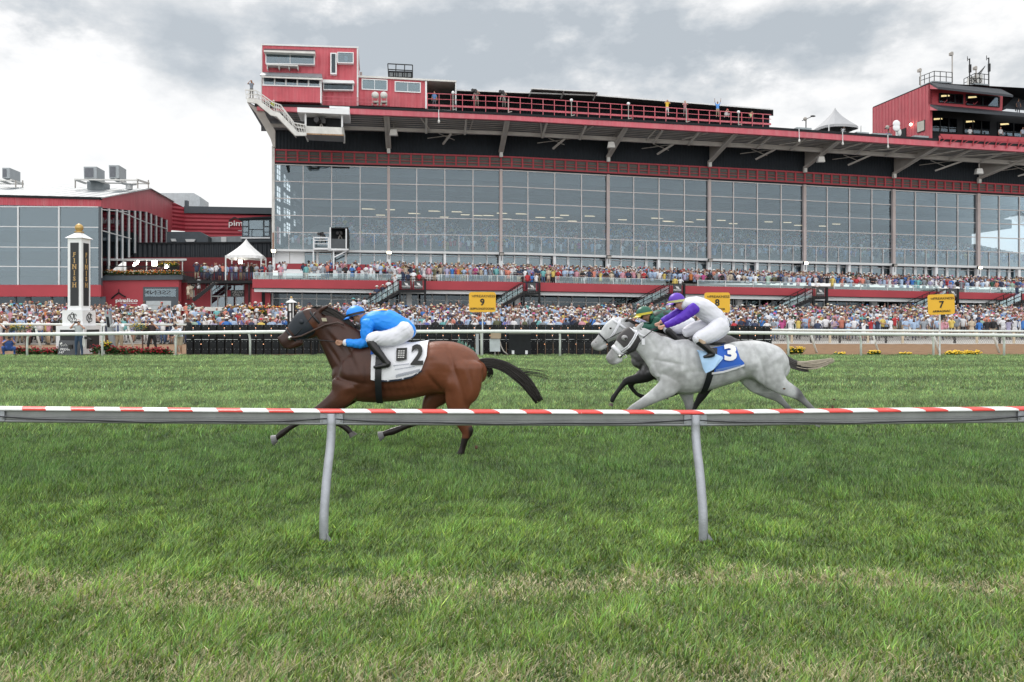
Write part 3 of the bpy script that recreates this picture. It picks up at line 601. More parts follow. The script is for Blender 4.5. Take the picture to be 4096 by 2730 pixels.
    for ci, (x, c) in enumerate(zip(COLS, COLS[1:])):
        if x > 2400: break
        w = MB(); w.slab([(x, gl_t(x)), (c, gl_t(c)), (c, beam_t(c)), (x, beam_t(x))][:0] or [(x, gl_t(x)), (x+.01, gl_t(x)), (x, gl_t(x)+.01)], YG+.08, .001, GLASS)
        for k in range(4):
            xa, xb = x+(c-x)*k/4, x+(c-x)*(k+1)/4
            for j in range(5):
                ps = [g(xx, rw(xx), YG+.09+RP.uniform(-.012, .012)) for xx, rw in ((xa, rows[j]), (xb, rows[j]), (xb, rows[j+1]), (xa, rows[j+1]))]; w.prism(ps, NV*.012, GLASS)
        wn = w.build('window', r)
        f = MB()
        for k in range(4):
            xx = x+(c-x)*k/4; hw = 1.05 if k else 0
            if k: f.slab([(xx-hw, gl_t(xx)), (xx+hw, gl_t(xx)), (xx+hw, beam_t(xx)), (xx-hw, beam_t(xx))], YG-.02, .16, ALU)
            xm = x+(c-x)*(k+.5)/4
            if not (ci == 0 and k in (1, 2)): f.slab([(xm-.7, rows[4](xm)), (xm+.7, rows[4](xm)), (xm+.7, beam_t(xm)), (xm-.7, beam_t(xm))], YG, .12, ALU)
        for rw in rows[1:5]: f.strip(off(rw, -.9), off(rw, .9), x, c, YG-.01, .13, ALU)
        f.strip(off(gl_t, -.6), off(gl_t, 1.2), x, c, YG-.03, .16, ALU); f.build('window_frame', wn)
    for x in COLS[1:-1]:
        b = MB(); b.slab([(x-3.2, gl_t(x)-2), (x+3.2, gl_t(x)-2), (x+3.2, beam_t(x)+1), (x-3.2, beam_t(x)+1)], YG-.25, .35, M('column_paint', (.42, .36, .35), .5, 0, .1, .5)); b.build('column', r)
    b = MB(); b.slab([(624.5, 336), (631, 336), (631, 575), (624.5, 575)], YG-.1, .6, DIRTYW); b.slab([(626, 535), (629, 535), (629, 573), (626, 573)], YG-.16, .1, M('rust_strip', (.28, .13, .08), .8)); b.build('corner_post', r)
    b = MB(); b.strip(beam_t, beam_b, 622, XE, YG-.5, 1.0, TRIM); b.build('floor_beam', r)
    # end wall, outer skin at left, with tall thin windows seen through the glass
    def NP(x0d, yd, back, dz=0):                        # point 'back' metres behind the glass plane at facade column x0d
        p = g(x0d, yd, YG); return p+NV*back+Vector((0, 0, dz))
    zt = g(631, 342, YG).z; zb = g(631, 573, YG).z; b = MB(); p0 = g(631, 573, YG)+NV*.6
    L_ = 26.0; cuts = []
    NW = Vector((-.06, 1, 0)).normalized()
    def wallpt(s, z): return Vector((p0.x, p0.y, 0))+NW*s+Vector((0, 0, z))
    slots = [(.7, 2.5), (4.0, 5.0), (5.4, 7.4), (9.2, 10.4), (10.9, 13.2), (15.2, 16.6), (17.2, 19.6), (21.6, 23.4)]
    s = 0
    for a, e in slots+[(L_, L_)]:
        b.prism([wallpt(s, zb-1), wallpt(a, zb-1), wallpt(a, zt), wallpt(s, zt)], UV*-.05, INWALL)
        if a < L_:
            ztop = zt-1.0-.20*a; zl = zb+.5+.34*a
            b.prism([wallpt(a, zb-1), wallpt(e, zb-1), wallpt(e, zl), wallpt(a, zl)], UV*-.05, INWALL); b.prism([wallpt(a, ztop), wallpt(e, ztop), wallpt(e, zt), wallpt(a, zt)], UV*-.05, INWALL)
            for k in range(1, 4):
                zz = zl+(ztop-zl)*k/4; b.prism([wallpt(a, zz-.28), wallpt(e, zz-.28), wallpt(e, zz+.28), wallpt(a, zz+.28)], UV*-.05, INWALL)
            n = 14
            for k in range(1, n): zz = zl+(ztop-zl)*k/n; b.prism([wallpt(a, zz-.035), wallpt(e, zz-.035), wallpt(e, zz+.035), wallpt(a, zz+.035)], UV*-.03, INWALL)
            if e-a > .9: b.prism([wallpt((a+e)/2-.04, zl), wallpt((a+e)/2+.04, zl), wallpt((a+e)/2+.04, ztop), wallpt((a+e)/2-.04, ztop)], UV*-.03, INWALL)
        s = e
    b.build('end_wall', r)
    # interior: raked seating deck, rear wall, ceiling, lights
    b = MB(); rr = 24
    for i in range(rr):
        d0 = 1.5+i*.95; d1 = d0+.95; z0 = .15+max(0, i-1)*.235
        a, c = NP(640, 573, d0), NP(XE, 619, d0); a1, c1 = NP(640, 573, d1), NP(XE, 619, d1); up = Vector((0, 0, z0)); pu = Vector((0, 0, .15+max(0, i-2)*.235 if i else -.1))
        b.quad([a+up, c+up, c1+up, a1+up], CONC); b.quad([a+pu, c+pu, c+up, a+up], CONC)
    b.build('seating_deck', r)
    b = MB(); a = NP(625, 573, 24.5); hole0, hole1 = 2238, 2278
    for xa, xb in ((625, hole0), (hole1, XE)):
        b.prism([NP(xa, 573, 24.5, -3), NP(xb, 573, 24.5, -3), NP(xb, 573, 24.5, 13), NP(xa, 573, 24.5, 13)], NV*.3, INWALL)
    b.prism([NP(hole0, 573, 24.5, -3), NP(hole1, 573, 24.5, -3), NP(hole1, 573, 24.5, 7.5), NP(hole0, 573, 24.5, 7.5)], NV*.3, INWALL); b.prism([NP(hole0, 573, 24.5, 11.5), NP(hole1, 573, 24.5, 11.5), NP(hole1, 573, 24.5, 13), NP(hole0, 573, 24.5, 13)], NV*.3, INWALL)
    b.prism([NP(625, 573, .6, -.3), NP(XE, 617, .6, -.3), NP(XE, 617, .6, -.1), NP(625, 573, .6, -.1)], NV*24, INWALL)
    b.build('rear_wall', r)
    b = MB(); zc = lambda x: g(x, band_t(x)+6, YG)
    b.quad([zc(629)+NV*.3, zc(XE)+NV*.3, zc(XE)+NV*24.5+Vector((0, 0, -1.5)), zc(629)+NV*24.5+Vector((0, 0, -1.5))], INWALL)
    for k in range(5):
        o = NV*(5+4.3*k); b.prism([zc(640)+o+Vector((0, 0, -1.2)), zc(XE)+o+Vector((0, 0, -1.2)), zc(XE)+o+Vector((0, 0, .1)), zc(640)+o+Vector((0, 0, .1))], NV*.4, INWALL)
    b.prism([zc(700)+NV*2+Vector((0, 0, -2.2)), zc(770)+NV*2+Vector((0, 0, -2.2)), zc(770)+NV*2+Vector((0, 0, -1.4)), zc(700)+NV*2+Vector((0, 0, -1.4))], NV*4, BLACK)
    b.build('ceiling', r)
    b = MB()
    for k in range(34):                                  # pale ventilation boxes on the rear wall
        x = 700+k*52; b.prism([NP(x, 573, 24.3, 8.6), NP(x+22, 573, 24.3, 8.6), NP(x+22, 573, 24.3, 10.2), NP(x, 573, 24.3, 10.2)], NV*.2, M('vent_box', (.26, .28, .29), .7)); b.prism([NP(x+3, 573, 24.2, 8.9), NP(x+17, 573, 24.2, 8.9), NP(x+17, 573, 24.2, 9.9), NP(x+3, 573, 24.2, 9.9)], NV*.1, DARKROOM)
    b.build('vent_box', r)
    rg = random.Random(4)
    for i in range(46):                                  # strip lights under the gallery
        x = 770+i*30+rg.uniform(-6, 6); bk = 17 if i % 3 else 20
        if rg.random() < .25: continue
        b = MB(); p = NP(x, 573-(x-631)*-.0235, bk, 6.8-(.35 if i % 2 else 0)); b.prism([p, p+UV*rg.uniform(1.0, 1.8), p+UV*1.2+Vector((0, 0, .09)), p+Vector((0, 0, .09))], NV*.12, STRIPL); b.build('strip_light', r)
    b = MB(); b.prism([NP(629, 573, 16.5, 6.9), NP(XE, 617, 16.5, 6.9), NP(XE, 617, 16.5, 8.2), NP(629, 573, 16.5, 8.2)], NV*8, INWALL); b.build('gallery', r)
    # ---- storey behind the terrace: white posts, doors, red dado
    low_b = Ln((629, 640), (2353, 668), (2700, 676)); dado = Ln((629, 606), (1206, 612), (1781, 628), (2353, 644), (2700, 650))
    YD = YG+.35
    b = MB(); b.strip(beam_b, dado, 700, XE, YD+.1, .03, GLASSL); wn = b.build('lower_window', r)
    b = MB(); b.strip(off(dado, 0), off(dado, 16), 629, XE, YD-.05, .3, RED); b.build('dado_wall', r)
    b = MB(); b.slab([(632, 579), (700, 580), (700, 606), (632, 606)], YD-.05, .2, WHITE); b.slab([(665, 579), (666, 579), (666, 606), (665, 606)], YD-.1, .05, GREYST); b.build('white_panel', r)
    f = MB(); rg = random.Random(8)
    for i, (x, c) in enumerate(zip(COLS, COLS[1:])):
        for k in range(8):
            xx = x+(c-x)*k/8
            if xx < 702 or xx > XE: continue
            wd = 2.6 if k in (2, 3, 5) else 1.2; bt = beam_b(xx)
            f.slab([(xx-wd, bt), (xx+wd, bt), (xx+wd, dado(xx)+(8 if wd > 2 else 0)), (xx-wd, dado(xx)+(8 if wd > 2 else 0))], YD-.08, .16, WHITE)
        lm = off(beam_b, 6); f.strip(off(lm, -.6), off(lm, .6), max(x, 702), min(c, XE), YD-.06, .1, WHITE)
    f.build('door_frame', r)
    b = MB(); b.prism([g(629, 577, YD)+NV*5, g(XE, 619, YD)+NV*5, g(XE, 655, YD)+NV*5, g(629, 615, YD)+NV*5], NV*.3, M('lobby_wall', (.52, .54, .55), .8, 0, .2, .3)); b.build('lobby_wall', r)
    for x in [629]+[v for v in COLS[1:-1]]+[(a+c)/2 for a, c in zip(COLS[1:], COLS[2:])]:
        if x > XE: continue
        hw = 4.5 if x in COLS else 2.8; b = MB(); b.slab([(x-hw, beam_b(x)), (x+hw, beam_b(x)), (x+hw, dado(x)+14), (x-hw, dado(x)+14)], YG-.35, .5, WHITE); b.build('pillar', r)
    # ---- terrace: benches, red front, white beam, ground floor glazing
    b = MB(); nr = 9
    for i in range(nr):
        a = YT+.25+i*1.0; q0, q1 = terr(i)
        b.quad([q0(582, a), q0(XE, a), q0(XE, a+1.02), q0(582, a+1.02)], CONC)
        b.quad([q1(582, a), q1(XE, a), q0(XE, a), q0(582, a)], CONC)
    b.build('terrace_deck', r)
    b = MB(); b.strip(red_t, red_b, 580, XE, YT, .3, RED); b.build('terrace_front', r)
    b = MB(); b.strip(red_b, off(red_b, 1.4), 580, XE, YT-.03, .3, BLACK); b.strip(off(red_b, 1.4), wb_b, 584, XE, YT+.3, .5, WHITE); b.build('terrace_beam', r)
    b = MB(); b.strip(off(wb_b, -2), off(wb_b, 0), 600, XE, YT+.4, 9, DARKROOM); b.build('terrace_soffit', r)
    ga = 80.2; gb = Ln((600, 735), (2700, 750)); b = MB(); b.strip(off(wb_b, 0), gb, 625, XE, ga+2.2, .04, GLASSD); b.build('ground_floor_window', r)
    f = MB(); x = 626; i = 0
    while x < XE:
        w = 1.0+.9*(i % 4 == 0); f.slab([(x-w, wb_b(x)), (x+w, wb_b(x)), (x+w, wb_b(x)+52), (x-w, wb_b(x)+52)], ga+2.1, .15, TRIM); x += 34*(1-.18*(x-626)/1700); i += 1
    f.strip(off(wb_b, 14), off(wb_b, 15.6), 625, XE, ga+2.12, .1, TRIM); f.build('ground_floor_frame', r)
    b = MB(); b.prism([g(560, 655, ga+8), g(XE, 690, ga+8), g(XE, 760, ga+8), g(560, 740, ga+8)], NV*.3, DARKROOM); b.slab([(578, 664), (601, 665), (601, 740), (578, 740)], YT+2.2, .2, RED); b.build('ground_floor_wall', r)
    for x in (615, 940, 1190, 1480, 1700, 2010, 2260): 
        b = MB(); b.slab([(x-6, wb_b(x)), (x+6, wb_b(x)), (x+6, wb_b(x)+50), (x-6, wb_b(x)+50)], ga+1.5, .5, WHITE if x > 700 else RED); b.build('pillar', r)
    # writing on two door panes
    t = MB(); u = UV; z = Vector((0, 0, 1)); GREYL = M('frosted_lettering', (.30, .30, .30), .6)
    for s_, x, y, w in (('NO', 792, 676.5, .9), ('ADMITTANCE', 792, 684, 2.6), ('ENTRANCE', 880, 676.5, 2.2), ('ONLY', 880, 684, 1.1)):
        t.text(s_, g(x, y+.8, ga+1.95), u, z, .24, GREYL, .01, width=w)
    t.build('door_lettering', r)
    # glass balustrade panels along the terrace edge
    n = 0; x = 583
    while x < XE-60:
        c = x+72*(1-.2*(x-583)/1770); gap = any(a-4 < (x+c)/2 < e+4 for a, e in ((917, 977), (1202, 1240), (1538, 1573), (1868, 1901), (2175, 2202)))
        if not gap:
            b = MB(); h = 14.5-2.2*(x-583)/1770; b.slab([(x+1, red_t(x)-h), (c-1, red_t(c)-h), (c-1, red_t(c)), (x+1, red_t(x))], YT+.1, .02, GLASSC)
            b.slab([(x-.7, red_t(x)-h-1.5), (x+.8, red_t(x)-h-1.5), (x+.8, red_t(x)), (x-.7, red_t(x))], YT+.05, .08, TRIM); b.slab([(x, red_t(x)-h-1), (c, red_t(c)-h-1), (c, red_t(c)-h), (x, red_t(x)-h)], YT+.08, .05, TRIM); b.build('balustrade', r)
        x = c
    return r
def terr(i):
    def q0(x, a): p = g(x, red_t(x)+6, YT); f = g(x, 733, a); return Vector((f.x, f.y, p.z+.05+.125*i))
    def q1(x, a): p = g(x, red_t(x)+6, YT); f = g(x, 733, a); return Vector((f.x, f.y, p.z+.05+.125*(i-1)))
    return q0, q1
GS = grandstand()
def benches():
    # white slatted benches: individually, where the crowd is thin
    k = 0
    for i in range(7):
        for (xa, xb) in ((650, 695), (703, 745), (765, 812), (815, 862), (905, 950), (960, 1010)):
            q = terr(i)[0]; a = YT+.75+i*1.0; p = q(xa, a)+Vector((0, 0, .42)); e = q(xb, a)+Vector((0, 0, .42)); m = MB()
            m.prism([p, e, e+Vector((0, 0, .05)), p+Vector((0, 0, .05))], NV*.35, WHITE); m.prism([p+NV*.4+Vector((0, 0, .2)), e+NV*.4+Vector((0, 0, .2)), e+NV*.4+Vector((0, 0, .42)), p+NV*.4+Vector((0, 0, .42))], NV*.03, WHITE); 
            s = 'nearest the aisle by the camera box' if xa < 700 else ''
            o = m.build('bench'); f = MB()
            for s_ in (.1, .5, .9): c = p+(e-p)*s_+NV*.15; f.box(c-Vector((0, 0, .2)), (.05, .3, .42), BLACKST, UV)
            o['label'] = 'white slatted bench on the sparsely filled left end of the terrace'; o['category'] = 'bench'; o['group'] = 'white benches on the terrace'
            ABS[o.name] = (0, 0, 0); f.build('leg', o)
benches()
def stairs():
    data = ((917, 977, 667, 838, 716, 'black steel staircase with people on it, above the bay horse'), (1202, 1240, 672, 1128, 718, 'black steel staircase just right of the nine sign'), (1538, 1573, 675, 1420, 736, 'black steel staircase behind the two grey horses'),
            (1868, 1901, 683, 1763, 734, 'black steel staircase right of the eight sign'), (2175, 2202, 686, 2073, 730, 'black steel staircase left of the seven sign'), (2348, 2400, 692, 2245, 738, 'black steel staircase at the right edge of the picture'))
    for x0, x1, yf, xb, yb, lab in data:
        r = empty('staircase', g((x0+x1)/2, yf, YS), lab, 'staircase', 'black staircases up to the terrace'); wd = NV*1.6
        b = MB(); b.slab([(x0, yf), (x1, yf), (x1, yf+5), (x0, yf+5)], YS, 1.6, BLACKST); b.build('landing', r)
        b = MB(); b.slab([(x0, yf+1), (x0, yf+8), (xb, yb+6), (xb-6, yb)], YS, .12, BLACKST); b.prism([p+wd for p in (g(x0, yf+1, YS), g(x0, yf+8, YS), g(xb, yb+6, YS), g(xb-6, yb, YS))], NV*.1, BLACKST); b.build('stringer', r)
        b = MB(); n = 16
        for i in range(n):
            t = (i+.5)/n; x = x0+(xb-x0)*t; y = yf+(yb-yf)*t; p = g(x, y, YS+.12); b.box(p+NV*.7, (.32, 1.4, .05), GREYST, UV)
        b.build('treads', r)
        h = 25 if x0 < 1000 else 22
        for oz, nm in ((0, 0), (1.5, 1)):
            b = MB(); O = NV*oz
            for k in (1, .55): b.bar(g(x0, yf-h*k, YS)+O, g(xb, yb-h*k, YS)+O, .06, BLACKST)
            for i in range(7):
                t = i/6; x = x0+(xb-x0)*t; y = yf+(yb-yf)*t; b.bar(g(x, y+2, YS)+O, g(x, y-h, YS)+O, .06, BLACKST)
            if nm == 0:
                b.bar(g(x0, yf-h, YS), g(x1, yf-h, YS), .07, BLACKST)
                for i in range(9): x = x0+(x1-x0)*i/8; b.bar(g(x, yf+1, YS), g(x, yf-h, YS), .035, BLACKST)
            b.build('handrail', r)
            b = MB(); b.slab([(x0, yf-h+3), (x0, yf-3), (xb, yb-3), (xb, yb-h+3)], YS+.03+oz, .015, GLASSC); b.build('glass_panel', r)
        for x in (x0+2, x1):
            b = MB(); b.slab([(x-2.2, yf-h if x > x0+5 else yf), (x+2.2, yf-h if x > x0+5 else yf), (x+2.2, 742), (x-2.2, 742)], YS-.05, .25, BLACKST); b.build('post', r)
        if x0 < 2200:
            s = MB(); w = x1-x0; cx = (x0+x1)/2
            for c in ((x0+w*.27, x0+w*.74) if x0 < 1000 else (cx+1,)):
                hw = 9.5; s = MB(); s.slab([(c-hw, yf-21), (c+hw, yf-21), (c+hw, yf-2.5), (c-hw, yf-2.5)], YS-.12, .03, M('charcoal_board', (.045, .05, .056), .5)); o = s.build('banner', r)
                t = MB(); q = g(c, yf-8, YS-.15); t.text('PREAKNESS', q, UV, Vector((0, 0, 1)), .15, WHITEL, .01, width=.78)
                for k in range(3): a = g(c-4+k*2.4, yf-17+k*.6, YS-.15); t.prism([a, a+UV*.07, a+UV*.2-Vector((0, 0, .25)), a+UV*.13-Vector((0, 0, .25))], NV*-.01, WHITEL)
                t.build('lettering', o)
stairs()
# ------------------------------------------------------------------ things on the grandstand roof
def zline(p, q, n): return [p+(q-p)*i/(n-1) for i in range(n)]
def pressbox():
    Y0 = 82.2
    r = empty('press_box', g(711, 240, Y0), 'red two storey press box at the left end of the grandstand roof', 'press box')
    b = MB(); b.slab([(601, 102), (822, 109), (822, 246), (601, 240)], Y0, 7, REDBOARD); b.build('wall', r)
    b = MB(); b.slab([(599.5, 100.5), (824, 107.5), (824, 111), (599.5, 104)], Y0-.1, 7.3, TRIM); b.slab([(599.5, 104), (602.5, 104), (602.5, 238), (599.5, 238)], Y0-.08, .3, TRIM); b.slab([(820, 111), (823.5, 111), (823.5, 243), (820, 243)], Y0-.08, .3, TRIM); b.build('roof', r)
    def win(x0, x1, y0, y1, sl=.02, lights=1, mat=GLASSL, fr=1.8, depth=Y0):
        c = lambda x, y: (x, y+(x-x0)*sl)
        w = MB(); w.slab([c(x0+fr, y0+fr), c(x1-fr, y0+fr), c(x1-fr, y1-fr), c(x0+fr, y1-fr)], depth-.5, .03, mat); 
        wn = w.build('window', r); f = MB()
        for (a, e, yy, zz) in ((x0, x1, y0, y0+fr), (x0, x1, y1-fr, y1), (x0, x0+fr, y0+fr, y1-fr), (x1-fr, x1, y0+fr, y1-fr)): f.slab([c(a, yy), c(e, yy), c(e, zz), c(a, zz)], depth-.56, .58, WHITE)
        for k in range(1, lights): x = x0+(x1-x0)*k/lights; f.slab([c(x-.7, y0), c(x+.7, y0), c(x+.7, y1), c(x-.7, y1)], depth-.54, .05, TRIM)
        f.build('window_frame', wn); return wn
    rec = M('window_recess', (.10, .12, .14), .6)
    for (a, e, yy, zz) in ((610, 722, 118, 146), (605, 737, 177, 197), (743, 811, 188, 205), (776, 812, 121, 146), (760, 773, 123, 170)):
        m = MB(); m.slab([(a, yy), (e, yy+2), (e, zz+2), (a, zz)], Y0-.02, .02, rec); m.build('recess', r)
    win(610, 723, 118, 147, .02, 2, GLASSL); win(775, 812.5, 119.5, 145, .03, 1, GLASSL); win(759, 773.5, 121.5, 170.5, .02, 1, GLASSD, 2.6); win(743, 812, 184, 207, .02, 1, GLASSD)
    b = MB(); b.slab([(606, 115.5), (724, 119), (724, 124), (606, 119.5)], Y0-1.2, 1.2, DIRTYW); b.slab([(608, 112), (724, 115.5), (724, 119), (606, 115.5)], Y0-.4, .4, M('dark_awning_roller', (.1, .06, .07), .7)); b.build('awning', r)
    b = MB(); b.slab([(741, 183), (813, 186), (815, 192), (741, 190)], Y0-.9, .9, WHITE); b.build('awning', r)
    # projecting lower bay
    Yb = Y0-1.5
    b = MB(); b.slab([(602, 196), (736, 200), (736, 236), (602, 232)], Yb, 1.5, REDBOARD); b.build('lower_bay', r)
    w = MB(); w.slab([(605, 178), (735, 182), (735, 200), (605, 196)], Yb+.1, .04, GLASSL); wn = w.build('window', r); f = MB()
    for k in range(6): x = 605+k*26; f.slab([(x-1.6, 178+k*.8), (x+1.6, 178+k*.8), (x+1.6, 197+k*.7), (x-1.6, 197+k*.7)], Yb, .12, TRIM)
    f.slab([(603, 194.5), (737, 198.5), (737, 201), (603, 197)], Yb-.1, .15, WHITE); f.slab([(736, 182), (738.5, 182), (738.5, 237), (736, 237)], Yb-.05, 1.5, WHITE); f.build('window_frame', wn)
    b = MB(); b.prism([g(597, 173, Yb-.6), g(741, 178, Yb-.6), g(741, 184, Yb-.6), g(602, 178, Yb-.6)], NV*.15, DIRTYW); b.prism([g(604, 166, Y0-.1), g(739, 170, Y0-.1), g(741, 178, Yb-.6), g(597, 173, Yb-.6)], Vector((0, 0, -.1)), ROOFM); b.build('lower_roof', r)
    f = MB(); f.slab([(612, 147), (684, 150), (684, 152.5), (612, 149.5)], Y0-.9, .9, DIRTYW)
    for x in (613, 640, 663, 683): f.slab([(x, 151), (x+2.4, 151), (x+1.5, 160), (x+.3, 159)], Y0-.7, .7, DIRTYW)
    f.build('shelf', r)
    f = MB(); f.slab([(827, 166), (832, 166), (832, 175), (827, 175)], Y0+2, .6, GREYST); f.build('air_conditioner', r)
    f = MB()
    for dy in (0, 9): f.bar(g(737, 222+dy, Y0-.9), g(858, 227+dy, Y0-.9), .05, REDUP)
    for x in (738, 765, 790, 822, 857): f.bar(g(x, 221+(x-737)*.04, Y0-.9), g(x, 243, Y0-.9), .05, REDUP)
    f.build('handrail', r)
    # lower box to the right, dark bay
    r2 = empty('roof_cabin', g(900, 243, Y0), 'low red roof cabin with two white framed windows beside an open dark bay', 'roof cabin')
    b = MB(); b.slab([(823.5, 178), (977, 187), (977, 249), (823.5, 242)], Y0+.5, 6, REDBOARD); b.build('wall', r2)
    b = MB(); b.slab([(823, 173.5), (1049, 185.5), (1049, 189), (823, 178)], Y0+.3, 6.4, DIRTYW); b.build('roof', r2)
    b = MB(); b.slab([(977, 187), (981, 187.3), (981, 250), (977, 250)], Y0+.4, .3, WHITE); b.build('corner_trim', r2); b = MB(); b.slab([(1046, 189), (1048.5, 189), (1048.5, 240), (1046, 240)], Y0+.4, .3, TRIM); b.build('corner_trim', r2)
    b = MB(); b.slab([(977.5, 189), (1047, 192), (1047, 253), (977.5, 250)], Y0+5.5, .2, DARKROOM); b.slab([(1046, 190), (1048, 190), (1048, 252), (1046, 252)], Y0+.8, 5, DARKROOM); b.build('open_bay', r2)
    r_, rr = r, r2
    for (a, e, yy, zz) in ((831, 890.5, 181, 206), (907, 967, 187, 211)):
        w = MB(); c = lambda x, y, a=a: (x, y+(x-a)*.05); w.slab([c(a+2, yy+2), c(e-2, yy+2), c(e-2, zz-2), c(a+2, zz-2)], Y0+.44, .03, GLASSL); wn = w.build('window', r2); f = MB()
        for (p, q, y1, y2) in ((a, e, yy, yy+2), (a, e, zz-2, zz), (a, a+2, yy+2, zz-2), (e-2, e, yy+2, zz-2), ((a+e)/2-.5, (a+e)/2+.5, yy+2, zz-2)): f.slab([c(p, y1), c(q, y1), c(q, y2), c(p, y2)], Y0+.38, .1, WHITE)
        f.build('window_frame', wn)
        m = MB(); m.slab([c(a+2, yy+2), c(e-2, yy+2), c(e-2, zz-2), c(a+2, zz-2)], Y0+.48, .01, M('drawn_blind', (.42, .41, .37), .8)); m.build('blind', wn)
    # pair of round lamps
    for i, x in enumerate((862, 882)):
        d_ = empty('drum_lamp', g(x, 240, Y0-.6), ('left' if i == 0 else 'right')+' one of two white drum shaped floodlights in front of the red roof cabin', 'floodlight', 'white drum floodlights')
        m = MB(); p = g(x, 219, Y0-.6); m.ball(p, (.36, .3, .34), DIRTYW, 16, 10); m.build('drum', d_, smooth=True)
        m = MB(); m.slab([(x-7, 232), (x+8, 232), (x+8, 236), (x-7, 236)], Y0-.8, .5, GREYST); m.bar(g(x-6, 236, Y0-.6), g(x-6, 243, Y0-.6), .15, GREYST); m.bar(g(x+6, 236, Y0-.6), g(x+6, 243, Y0-.6), .15, GREYST); m.bar(g(x-7.5, 219, Y0-.6), g(x-5, 233, Y0-.6), .06, GREYST); m.bar(g(x+8, 219, Y0-.6), g(x+6, 233, Y0-.6), .06, GREYST); m.build('stand', d_)
    # roof top box frame
    r3 = empty('roof_hatch', g(919, 178, Y0+5), 'small black framed box standing on the cabin roof', 'roof box'); m = MB()
    for (x, y, X, Yy) in ((891, 147, 948, 150), (891, 147, 893, 178), (948, 150, 948, 179), (910, 148, 909, 178), (930, 149, 929, 178), (892, 160, 948, 163)): m.bar(g(x, y, Y0+4.5), g(X, Yy, Y0+4.5), .09, BLACKST)
    m.build('frame', r3); m = MB(); m.slab([(893, 163), (947, 165), (947, 179), (893, 177)], Y0+5, 2, BLACK); m.build('box', r3)
    m = MB()
    for k in range(5): x = 895+k*10.4; m.slab([(x, 167+k*.3), (x+8, 167.3+k*.3), (x+8, 176+k*.3), (x, 176+k*.3)], Y0+4.95, .04, INWALL)
    m.build('vent', r3)
pressbox()
